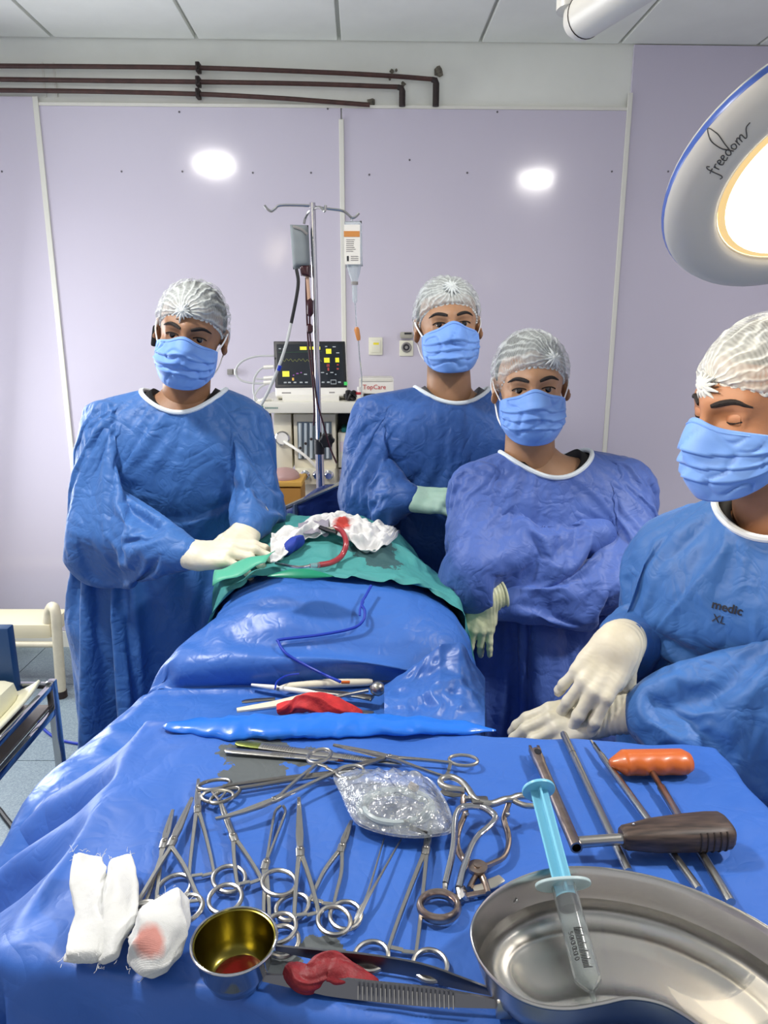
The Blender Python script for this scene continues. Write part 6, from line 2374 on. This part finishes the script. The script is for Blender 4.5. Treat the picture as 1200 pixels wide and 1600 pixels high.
MB().tube(smooth_path(path, 5), .0055, 6).build('cable_run', M_rubber, t)
# white leads at the left of the monitor
t = thing('monitor_lead', 'white leads looping from the left side of the monitor to a small grey plug', 'cable', EQ(395, 590, 3.06))
for pts in (((428, 556), (400, 557), (378, 565), (368, 580), (376, 594), (400, 599), (425, 597)),
            ((428, 573), (410, 575), (398, 590), (396, 612), (402, 627)),
            ((428, 590), (412, 592), (400, 592)), ((428, 597), (408, 604), (398, 618), (398, 628))):
    MB().tube(smooth_path([EQ(x, y, 3.06) for x, y in pts], 5), .0042, 6).build('lead', mat('white_lead', 'c9cbc9', .4) if 'white_lead' not in bpy.data.materials else bpy.data.materials['white_lead'], t)
for py in (573, 590, 597):
    MB().tube([EQ(428, py, 3.06), EQ(412, py + 1, 3.06)], .008, 8).build('connector', M_whitep, t)
c = at_wall(360, 581, .02)
MB().box(c, (.026, .03, .026), bev=.003).build('plug', M_grey, t)
MB().box(at_wall(368, 581, .02), (.012, .03, .03), bev=.003).build('plug_collar', M_whitep, t)
t = thing('tubing_bundle', 'heap of pale tubing at the left end of the machine shelf', 'tube', EQ(415, 627, 3.05))
rng = random.Random(5)
MB().tube(smooth_path([EQ(400 + 26 * rng.random(), 623 + 4 * rng.random(), 3.0 + .1 * rng.random()) for k in range(14)], 5), .005, 6).build('tubing', M_whitep, t)
t = thing('sharps_bin', 'yellow brown bin with a pink bag behind the man at the left', 'bin', EQ(448, 765, 2.88))
a = EQ(448, 752, 2.88)
MB().box((a.x, 2.88, a.z / 2 - .01), (.13, .16, a.z), bev=.01).build('bin_body', mat('ochre_plastic', 'a8772f', .5), t)
MB().box((a.x, 2.88, a.z + .005), (.14, .17, .02), bev=.005).build('rim_band', mat('amber_rim', 'd2a24a', .5), t)
MB().ball((a.x - .01, 2.88, a.z + .02), .07, 16, 10, s=(.9, 1, .5)).build('pink_bag', mat('pink_bag', 'b8958f', .5), t)

# ---- drip stand
YS = 2.50
def SQ(px, py, y=YS):
    return at_y(px, py, y)
pt = SQ(488, 317)
px_ = pt.x
ds = thing('drip_stand', 'chrome drip stand with hooks holding a grey cuff and a clear bottle', 'stand', (px_ + .012, YS, 0))
top_z, low_z = pt.z, SQ(500, 700).z
MB().tube([(px_, YS, top_z), (px_ + .006, YS, low_z)], .0098, 14).build('upper_pole', M_chrome, ds)
MB().tube([(px_ + .006, YS, low_z), (px_ + .012, YS, .10)], .0145, 14).build('lower_pole', M_chrome, ds)
MB().tube([(px_ + .006, YS, low_z - .02), (px_ + .006, YS, low_z + .03)], .018, 14).build('collar', M_rubber, ds)
for k in range(5):
    w = 2 * PI * k / 5 + .3
    MB().tube([(px_ + .012, YS, .10), (px_ + .012 + .26 * cos(w), YS + .26 * sin(w), .05)], .012, 8).build('foot', M_steel, ds)
for pts in (((488, 322), (470, 321), (438, 321), (430, 326), (424, 330), (418, 327), (413, 321)),
            ((488, 323), (510, 326), (533, 329), (541, 333), (549, 340), (555, 339), (561, 333))):
    MB().tube(smooth_path([SQ(x, y) for x, y in pts], 4), .0042, 8).build('hook', M_steel, ds)
MB().tube(smooth_path([SQ(489, 326), SQ(482, 332, YS + .02), SQ(477, 341, YS + .03), SQ(475, 350, YS + .03)], 4), .0042, 8).build('hook', M_steel, ds)
MB().tube(smooth_path([SQ(490, 326), SQ(500, 324, YS - .05), SQ(507, 330, YS - .08), SQ(509, 321, YS - .08)], 4), .0042, 8).build('hook', M_steel, ds)
kc = SQ(511, 688, YS - .01)
MB().tube([V((px_ + .006, YS, kc.z)), kc], .006, 8).build('knob_bolt', M_steel, ds)
kb = [(.024 + .003 * cos(6 * w), w) for w in np.linspace(0, 2 * PI, 36, endpoint=False)]
MB().prism([(r * cos(w), r * sin(w)) for r, w in kb], .03, Matrix.Translation(kc + V((0, .012, 0))) @ RX).build('knob', M_rubber, ds, bevel=.004)

M_cuff_g = mat('grey_pressure_cuff', '7e8688', .7, bump=.5, bscale=25)
M_blood = mat('dark_blood_bag', '38151b', .25, coat=.3)
t = thing('pressure_cuff', 'grey pressure cuff round a dark blood bag hanging left of the stand', 'infusion bag', SQ(470, 385, YS - .03))
def cuffm(x, y, dy):
    return SQ(x, y, YS - .03 + dy)
def slabmesh(corners, depth, name, m, bulge=.012):
    nu, nv = 14, 18
    mb = MB()
    tl, tr, br_, bl_ = corners
    for s in (-1, 1):
        def fn(u, v):
            p = V(tl).lerp(V(tr), u).lerp(V(bl_).lerp(V(br_), u), v)
            e = (1 - (2 * u - 1) ** 4) * (1 - (2 * v - 1) ** 8)
            return p + V((0, s * (depth * .5 * sqrt(max(0, e)) + bulge * .3 * noise.noise(p * 30) * e), 0))
        mb.grid(nu, nv, fn)
    return mb.build(name, m, t, angle=180)
slabmesh((cuffm(453, 351, 0), cuffm(482, 352, 0), cuffm(485, 418, 0), cuffm(458, 421, 0)), .06, 'cuff', M_cuff_g)
MB().tube(smooth_path([cuffm(458, 354, -.03), cuffm(470, 358, -.034), cuffm(480, 366, -.03)], 4), .004, 6).build('stitched_seam', M_grey, t)
slabmesh((cuffm(467, 414, 0), cuffm(486, 414, 0), cuffm(486, 434, 0), cuffm(470, 431, 0)), .045, 'blood_bag', M_blood)
MB().tube(smooth_path([cuffm(463, 420, -.02), cuffm(466, 440, -.02), cuffm(463, 465, -.02), cuffm(455, 505, -.02)], 5), .0055, 8).build('black_hose', M_rubber, t)
MB().tube(smooth_path([cuffm(455, 504, -.02), cuffm(448, 535, -.03), cuffm(436, 572, -.04), cuffm(420, 610, -.04), cuffm(404, 640, -.04), cuffm(396, 655, -.04)], 5), .0050, 8).build('pale_hose', mat('pale_hose', 'b9bdbb', .35), t)
MB().tube([cuffm(437.5, 571, -.04), cuffm(435, 579, -.04)], .007, 8).build('blue_joint', M_bluewire, t)
MB().tube([cuffm(480, 432, 0), cuffm(483, 470, 0)], .0060, 8).build('drip_neck', mat('pale_amber_tube', 'c9a58c', .3), t)
MB().tube([cuffm(484, 466, 0), cuffm(484.5, 470, 0), cuffm(484.5, 490, 0), cuffm(484, 495, 0)], [.004, .011, .011, .004], 10).build('drip_chamber', M_blood, t)
MB().tube([cuffm(484, 506, 0), cuffm(484, 509, 0), cuffm(484, 518, 0), cuffm(484, 521, 0)], [.004, .0105, .0105, .004], 10).build('second_chamber', M_blood, t)
MB().tube(smooth_path([cuffm(478, 434, 0), cuffm(479, 480, 0), cuffm(482, 540, 0), cuffm(489, 600, -.02), cuffm(491, 640, -.02), cuffm(490, 665, -.02)], 6), .0032, 6).build('blood_line', M_blood, t)
MB().tube([cuffm(484, 495, 0), cuffm(484, 506, 0)], .0032, 6).build('blood_joint', M_blood, t)
MB().tube(smooth_path([cuffm(484, 520, 0), cuffm(488, 560, 0), cuffm(493, 610, -.01), cuffm(497, 634, -.02), cuffm(508, 672, -.02), cuffm(516, 700, -.02), cuffm(526, 724, -.02)], 6), .0032, 6).build('return_line', M_blood, t)

t = thing('infusion_bottle', 'clear infusion bottle with a white and orange label hanging on the right hook', 'infusion bottle', SQ(551, 385))
def BQ(px, py, dy=0):
    return SQ(px, py, YS + dy)
M_infus = mat('clear_infusion_plastic', 'e6eef0', .15, trans=.6, ior=1.15)
bx = [BQ(539 + 1, 348), BQ(564, 348), BQ(566, 418), BQ(543, 420)]
slabmesh((BQ(538, 346), BQ(565, 345), BQ(567, 416), BQ(541, 418)), .05, 'bottle_body', M_infus, 0)
MB().tube([BQ(549, 339), BQ(550, 347)], .004, 8).build('hang_loop', M_clear, t)
MB().tube([BQ(553, 416), BQ(553.5, 428), BQ(554, 440)], [.024, .018, .010], 14).build('bottle_neck', M_infus, t)
MB().tube([BQ(554, 440), BQ(554, 445)], .0115, 14).build('grey_stopper', M_grey, t)
MB().tube([BQ(554, 446), BQ(554.5, 470), BQ(555, 474)], [.0085, .008, .003], 12).build('drip_chamber', M_infus, t)
MB().tube([BQ(555, 474), BQ(557, 510)], .0022, 6).build('drip_tube', M_clear, t)
MB().tube([BQ(557, 511), BQ(557.3, 515), BQ(560, 528), BQ(560.5, 532)], [.006, .0105, .0085, .006], 8, flat=.7).build('roller_clamp', mat('orange_clamp', 'd08a4a', .4), t)
MB().tube(smooth_path([BQ(560, 532), BQ(562, 560), BQ(565, 590), BQ(565, 622)], 4), .0020, 6).build('lower_tube', M_clear, t)
def lab(x0, y0, x1, y1, m, name, par, off=.028):
    a, b = BQ(x0, y0, -off), BQ(x1, y1, -off)
    return MB().box(((a.x + b.x) / 2, YS - off, (a.z + b.z) / 2), (abs(b.x - a.x), .0016, abs(a.z - b.z))).build(name, m, par, smooth=False)
lb = lab(537.5, 351, 563, 413, M_whitep, 'paper_label', t)
lab(537.2, 361, 562, 370, mat('orange_band', 'cf8a44', .5), 'orange_band', lb, .0292)
for k in range(7):
    lab(541, 374 + k * 3.0, 552 + 6 * rng.random(), 375 + k * 3.0, M_grey, 'text_line', lb, .0291)
lab(542, 400, 545, 408, M_dark, 'bar_mark', lb, .0292)
for k in range(3):
    lab(548, 400 + k * 3, 560, 401 + k * 3, M_grey, 'text_line', lb, .0291)

# ================================================================ SURGICAL LAMPS
M_lampw = mat('lamp_white_enamel', 'd9d6cb', .35)
M_lampb = mat('lamp_blue_ring', '3f5fae', .3)
M_lens = mat('lit_lamp_lens', 'ffffff', .3, emit='fff1cf', estr=7.0)
M_lensrim = mat('amber_lens_rim', 'e8cf9a', .2, emit='ffd68a', estr=.7)
def lamp(name, label, c, n, r, with_text=False):
    n = V(n).normalized()
    t = thing(name, label, 'surgical lamp', c)
    M = frame(c, n.orthogonal(), n)       # local Z = the way the light faces
    R_ = r
    MB().lathe([(.10 * R_, -.30 * R_), (.55 * R_, -.27 * R_), (.86 * R_, -.17 * R_), (.975 * R_, -.085 * R_), (.985 * R_, -.06 * R_)], 64, M, cap1=False).build('back_shell', M_lampw, t, angle=60)
    MB().lathe([(.985 * R_, -.062 * R_), (1.0 * R_, -.035 * R_), (.992 * R_, -.005 * R_)], 64, M, cap0=False, cap1=False).build('blue_ring', M_lampb, t, angle=60)
    MB().lathe([(.992 * R_, -.006 * R_), (.97 * R_, .035 * R_), (.88 * R_, .085 * R_), (.76 * R_, .105 * R_), (.70 * R_, .100 * R_), (.665 * R_, .080 * R_), (.655 * R_, .03 * R_)], 64, M, cap0=False, cap1=False).build('front_ring', M_lampw, t, angle=60)
    lens = MB().lathe([(.654 * R_, .055 * R_), (.61 * R_, .075 * R_)], 64, M, cap0=False, cap1=False).build('lens_rim', M_lensrim, t)
    MB().lathe([(.61 * R_, .072 * R_), (.40 * R_, .085 * R_), (.0001, .09 * R_)], 48, M, cap0=False, cap1=False).build('lens', M_lens, t)
    back = V(c) - n * .29 * R_
    return t, M, back
lampt, LM, lback = lamp('surgical_lamp', 'white dish surgical lamp with a blue ring and lit lens, upper right', LAMP_C, LAMP_N, LAMP_R)
piv = V((LAMP_C.x + .62, LAMP_C.y + .10, 2.30))
MB().tube(smooth_path([lback, lback - V(LAMP_N) * .10, lback.lerp(piv, .6) + V((0, 0, .12)), piv], 6), .026, 12).build('spring_arm', M_lampw, lampt)
# handwriting on the white ring, written in strokes along the rim
STROKES = [[(.55, 1.5), (.4, 1.8), (.2, 1.5), (.15, .5), (.1, -.7), (-.15, -1.0), (-.4, -.8)], [(-.15, .9), (.5, 1.0)],
           [(.75, .95), (.75, .1)], [(.75, .6), (.95, .95), (1.2, .95)],
           [(1.35, .5), (1.75, .6), (1.75, .9), (1.5, .95), (1.35, .5), (1.5, .05), (1.9, .15)],
           [(2.0, .5), (2.4, .6), (2.4, .9), (2.15, .95), (2.0, .5), (2.15, .05), (2.55, .15)],
           [(3.3, .9), (2.9, .9), (2.75, .4), (3.0, .05), (3.3, .4), (3.5, 1.6), (3.65, 3.2), (3.25, 4.0), (2.75, 3.2), (2.9, 1.8), (3.4, .4), (3.55, .05)],
           [(3.85, .9), (3.65, .5), (3.85, .05), (4.15, .2), (4.2, .7), (3.85, .9)],
           [(4.5, .9), (4.5, .0)], [(4.5, .5), (4.75, .95), (4.95, .8), (4.95, .05)], [(4.95, .5), (5.2, .95), (5.4, .8), (5.45, .1), (5.7, .1), (6.2, 1.1), (6.8, 1.3)]]
def on_ring(a, rr):
    z = np.interp(rr / LAMP_R, [.70, .76, .88, .97, .992], [.100, .105, .085, .035, -.006]) * LAMP_R + .0006
    return LM @ V((rr * cos(a), rr * sin(a), z))
def to_px(p):
    q = p - V((0, 0, CAMZ))
    dz = q.dot(_FW)
    return 600 + FPX * q.x / dz, 800 - FPX * q.dot(_UP) / dz
best = min(np.linspace(0, 2 * PI, 720), key=lambda a: (to_px(on_ring(a, .82 * LAMP_R))[0] - 1140) ** 2 + (to_px(on_ring(a, .82 * LAMP_R))[1] - 288) ** 2)
dir_ = 1 if to_px(on_ring(best + .05, .82 * LAMP_R))[0] > to_px(on_ring(best, .82 * LAMP_R))[0] else -1
M_script = mat('dark_script', '4a4a48', .5)
SU = .0125
for st_ in STROKES:
    pts = smooth_path([(x, y, 0) for x, y in st_], 5)
    MB().tube([on_ring(best + dir_ * (p.x + .18 * p.y) * SU / (.82 * LAMP_R), .80 * LAMP_R + p.y * SU) for p in pts], .0009, 5).build('script_stroke', M_script, lampt)
# the arm seen at the top of the picture, joining the second lamp out of view
ac = at_y(925, 28, 1.35)
sec = thing('swing_boom', 'rounded white boom of a lamp crossing the ceiling at the top right', 'boom', ac)
d = (at_y(1010, -28, 1.22) - ac)
d.normalize()
e0 = at_y(908, 30, 1.37)
far = e0 + d * .62
MB().tube([e0 - d * .022, e0 - d * .016, e0 - d * .004, e0 + d * .02, far], [.012, .024, .031, .033, .033], 28).build('arm_tube', M_lampw, sec, angle=60)
MB().tube([e0 + d * .012, e0 + d * .0135], .0334, 28).build('seam', M_darkmetal, sec)
up = V((0, 0, 1))
jb = at_y(894, 2, 1.37)
MB().tube([jb + V((0, .004, -.012)), jb + V((0, .01, .05))], .024, 20).build('joint_collar', M_lampw, sec)
MB().tube([jb + V((0, .01, .05)), V((jb.x, jb.y + .02, CEIL_Z - .002))], .022, 16).build('drop_tube', M_lampw, sec)
MB().tube([far, V((far.x, far.y, CEIL_Z - .002))], .03, 16).build('ceiling_post', M_lampw, sec)
MB().tube([V((piv.x, piv.y, 2.28)), V((piv.x, piv.y, CEIL_Z - .002))], .035, 16).build('ceiling_post', M_lampw, lampt)

# second lamp out of the picture: its arm and dish light the near man's face
lamp2, _, lb2 = lamp('surgical_lamp', 'second white dish surgical lamp above and left of the photographer', LAMP2_C, LAMP2_N, .24)
MB().tube([lb2, V((lb2.x, lb2.y, CEIL_Z - .002))], .03, 14).build('ceiling_post', M_lampw, lamp2)

# ================================================================ LEFT SIDE: BENCH, TROLLEY, CABLES
M_vinyl = mat('cream_vinyl', 'e0d6b6', .4, bump=.1, bscale=40)
M_frame = mat('cream_tube_frame', 'd3cbb2', .4, vary=.08, vscale=20)
bn = thing('bench', 'cream padded bench with a bent tube frame by the back wall at the left', 'bench', (at_y(40, 980, 3.2).x, 3.2, 0))
q0, q1 = at_y(-330, 976, 3.02), at_y(78, 976, 3.02)
zt_ = q1.z
MB().box(((q0.x + q1.x) / 2, 3.12, zt_ - .035), (q1.x - q0.x, .20, .07), bev=.02).build('seat_pad', M_vinyl, bn)
fr_ = [at_y(96, 1090, 3.0), at_y(94, 1060, 3.0), at_y(90, 1000, 3.0), at_y(87, 958, 3.0), at_y(82, 948, 3.02), at_y(77, 955, 3.05), at_y(74, 975, 3.05)]
MB().tube(smooth_path([(fr_[0].x, 3.0, .012)] + fr_[1:], 5), .022, 12).build('frame_leg', M_frame, bn)
MB().tube([(fr_[0].x, 3.0, .0), (fr_[0].x, 3.0, .035)], .027, 12).build('rubber_foot', M_darkmetal, bn)
for x_, y_ in ((fr_[1].x, 3.20), (q0.x + .08, 3.02), (q0.x + .08, 3.20)):
    MB().tube([(x_, y_, 0), (x_, y_, zt_ - .1)], .022, 10).build('frame_leg', M_frame, bn)
MB().tube([(q0.x + .08, 3.04, .245), (fr_[2].x, 3.02, .245)], .014, 10).build('cross_rail', M_frame, bn)

tl_ = thing('steel_trolley', 'chrome framed trolley at the left edge with a dark shelf', 'trolley', (at_y(40, 1150, 1.6).x, 1.6, 0))
C0 = at_y(80, 1066, 1.66)
lz = C0.z
xr_ = C0.x
MB().box((xr_ - .30, 1.49, lz - .065), (.58, .34, .008)).build('shelf', mat('worn_brown_shelf', '6f665f', .35, .3, vary=.2, vscale=9), tl_, smooth=False)
for x_, y_ in ((xr_, 1.66), (xr_, 1.32), (xr_ - .60, 1.66), (xr_ - .60, 1.32)):
    MB().box((x_, y_, lz / 2 + .005), (.020, .024, lz), bev=.004).build('leg', M_chrome, tl_)
for z_, r_ in ((lz - .075, .018), (lz - .008, .014), (.25, .018)):
    for a_, b_ in (((xr_, 1.32), (xr_, 1.66)), ((xr_ - .6, 1.32), (xr_ - .6, 1.66)), ((xr_, 1.66), (xr_ - .6, 1.66)), ((xr_, 1.32), (xr_ - .6, 1.32))):
        MB().box(((a_[0] + b_[0]) / 2, (a_[1] + b_[1]) / 2, z_), (abs(a_[0] - b_[0]) + .014, abs(a_[1] - b_[1]) + .014, r_), bev=.003).build('rail', M_chrome, tl_)
# cream tray of curved plastic
M_tray = mat('cream_dish_plastic', 'dcd9bd', .4)
t = thing('plastic_tray', 'cream curved plastic tray lying on the chrome trolley', 'tray', (xr_ - .14, 1.5, lz - .05))
def tray_fn(u, v):
    x = xr_ - .012 - .34 * u
    y = 1.33 + .30 * v
    z = lz - .045 + .052 * (1 - u) ** 5 + .012 * abs(2 * v - 1) ** 3
    return V((x, y, z))
MB().grid(22, 12, tray_fn).build('tray_base', M_tray, t, solid=.008)
MB().box((xr_ - .155, 1.53, lz - .004), (.21, .17, .085), bev=.035).build('raised_block', M_tray, t)
t = thing('blue_box', 'dark blue panel standing on the trolley at the left picture edge', 'box', (xr_ - .30, 1.66, lz - .06))
p0, p1_ = at_y(-60, 985, 1.62), at_y(18, 1058, 1.62)
MB().box(((p0.x + p1_.x) / 2, 1.645, (p0.z + lz - .06) / 2), (p1_.x - p0.x, .03, p0.z - lz + .06), bev=.004).build('panel', mat('navy_panel', '1c3f68', .45), t)
t = thing('power_cable', 'black cable lying on the floor by the trolley', 'cable', at_z(20, 1290, .01))
MB().tube(smooth_path([at_z(x, y, .010) for x, y in ((-60, 1230), (-10, 1258), (10, 1280), (25, 1300), (38, 1320), (60, 1370), (90, 1400))], 5), .009, 8).build('cable_run', M_rubber, t)
t = thing('blue_lead', 'thin blue lead on the floor running towards the man at the left', 'cable', at_z(90, 1145, .01))
MB().tube(smooth_path([at_z(x, y, .008) for x, y in ((55, 1115), (65, 1135), (85, 1152), (110, 1160), (150, 1165))], 5), .006, 8).build('cable_run', M_bluewire, t)

# writing on the gown of the nearest man
def on_gown(px, py):
    dg = bpy.context.evaluated_depsgraph_get()
    o_ = V((0, 0, CAMZ)); d_ = ray(px, py).normalized()
    hit, loc, nrm, idx, ob, _ = scene.ray_cast(dg, o_, d_)
    return loc, nrm, ob
p_, n_, ob_ = on_gown(1135, 955)
if ob_ is not None:
    M_ink = mat('navy_ink', '1c2230', .6)
    xdir = (on_gown(1160, 962)[0] - on_gown(1115, 950)[0]).normalized()
    dpt = p_.y
    s_px = p_.length / FPX
    for word, px, py, hpx in (('medic', 1136, 950, 12.5), ('XL', 1123, 968, 11.5)):
        tm = text_mesh(word, hpx * s_px, M_ink, 'print', gown4, Matrix.Identity(4), .0002, bold=.0004 if word == 'medic' else 0)
        c_ = on_gown(px, py)[0]
        q_ = on_gown(px, py)
        zn = on_gown(px, py)[1]
        zn = (zn + V((0, -.6, .3))).normalized()
        Mp = frame(c_ + zn * .004, xdir, zn)
        w4_ = wloc(gown4)
        cam_o = V((0, 0, CAMZ))
        dgr = bpy.context.evaluated_depsgraph_get()
        for v in tm.data.vertices:
            q = Mp @ (v.co + w4_)
            hit, loc, nr, *_ = scene.ray_cast(dgr, q + zn * .03, -zn)
            if hit and (loc - q).length < .05:
                q = loc + zn * (.0012 + (v.co + w4_).z)
            v.co = q - w4_
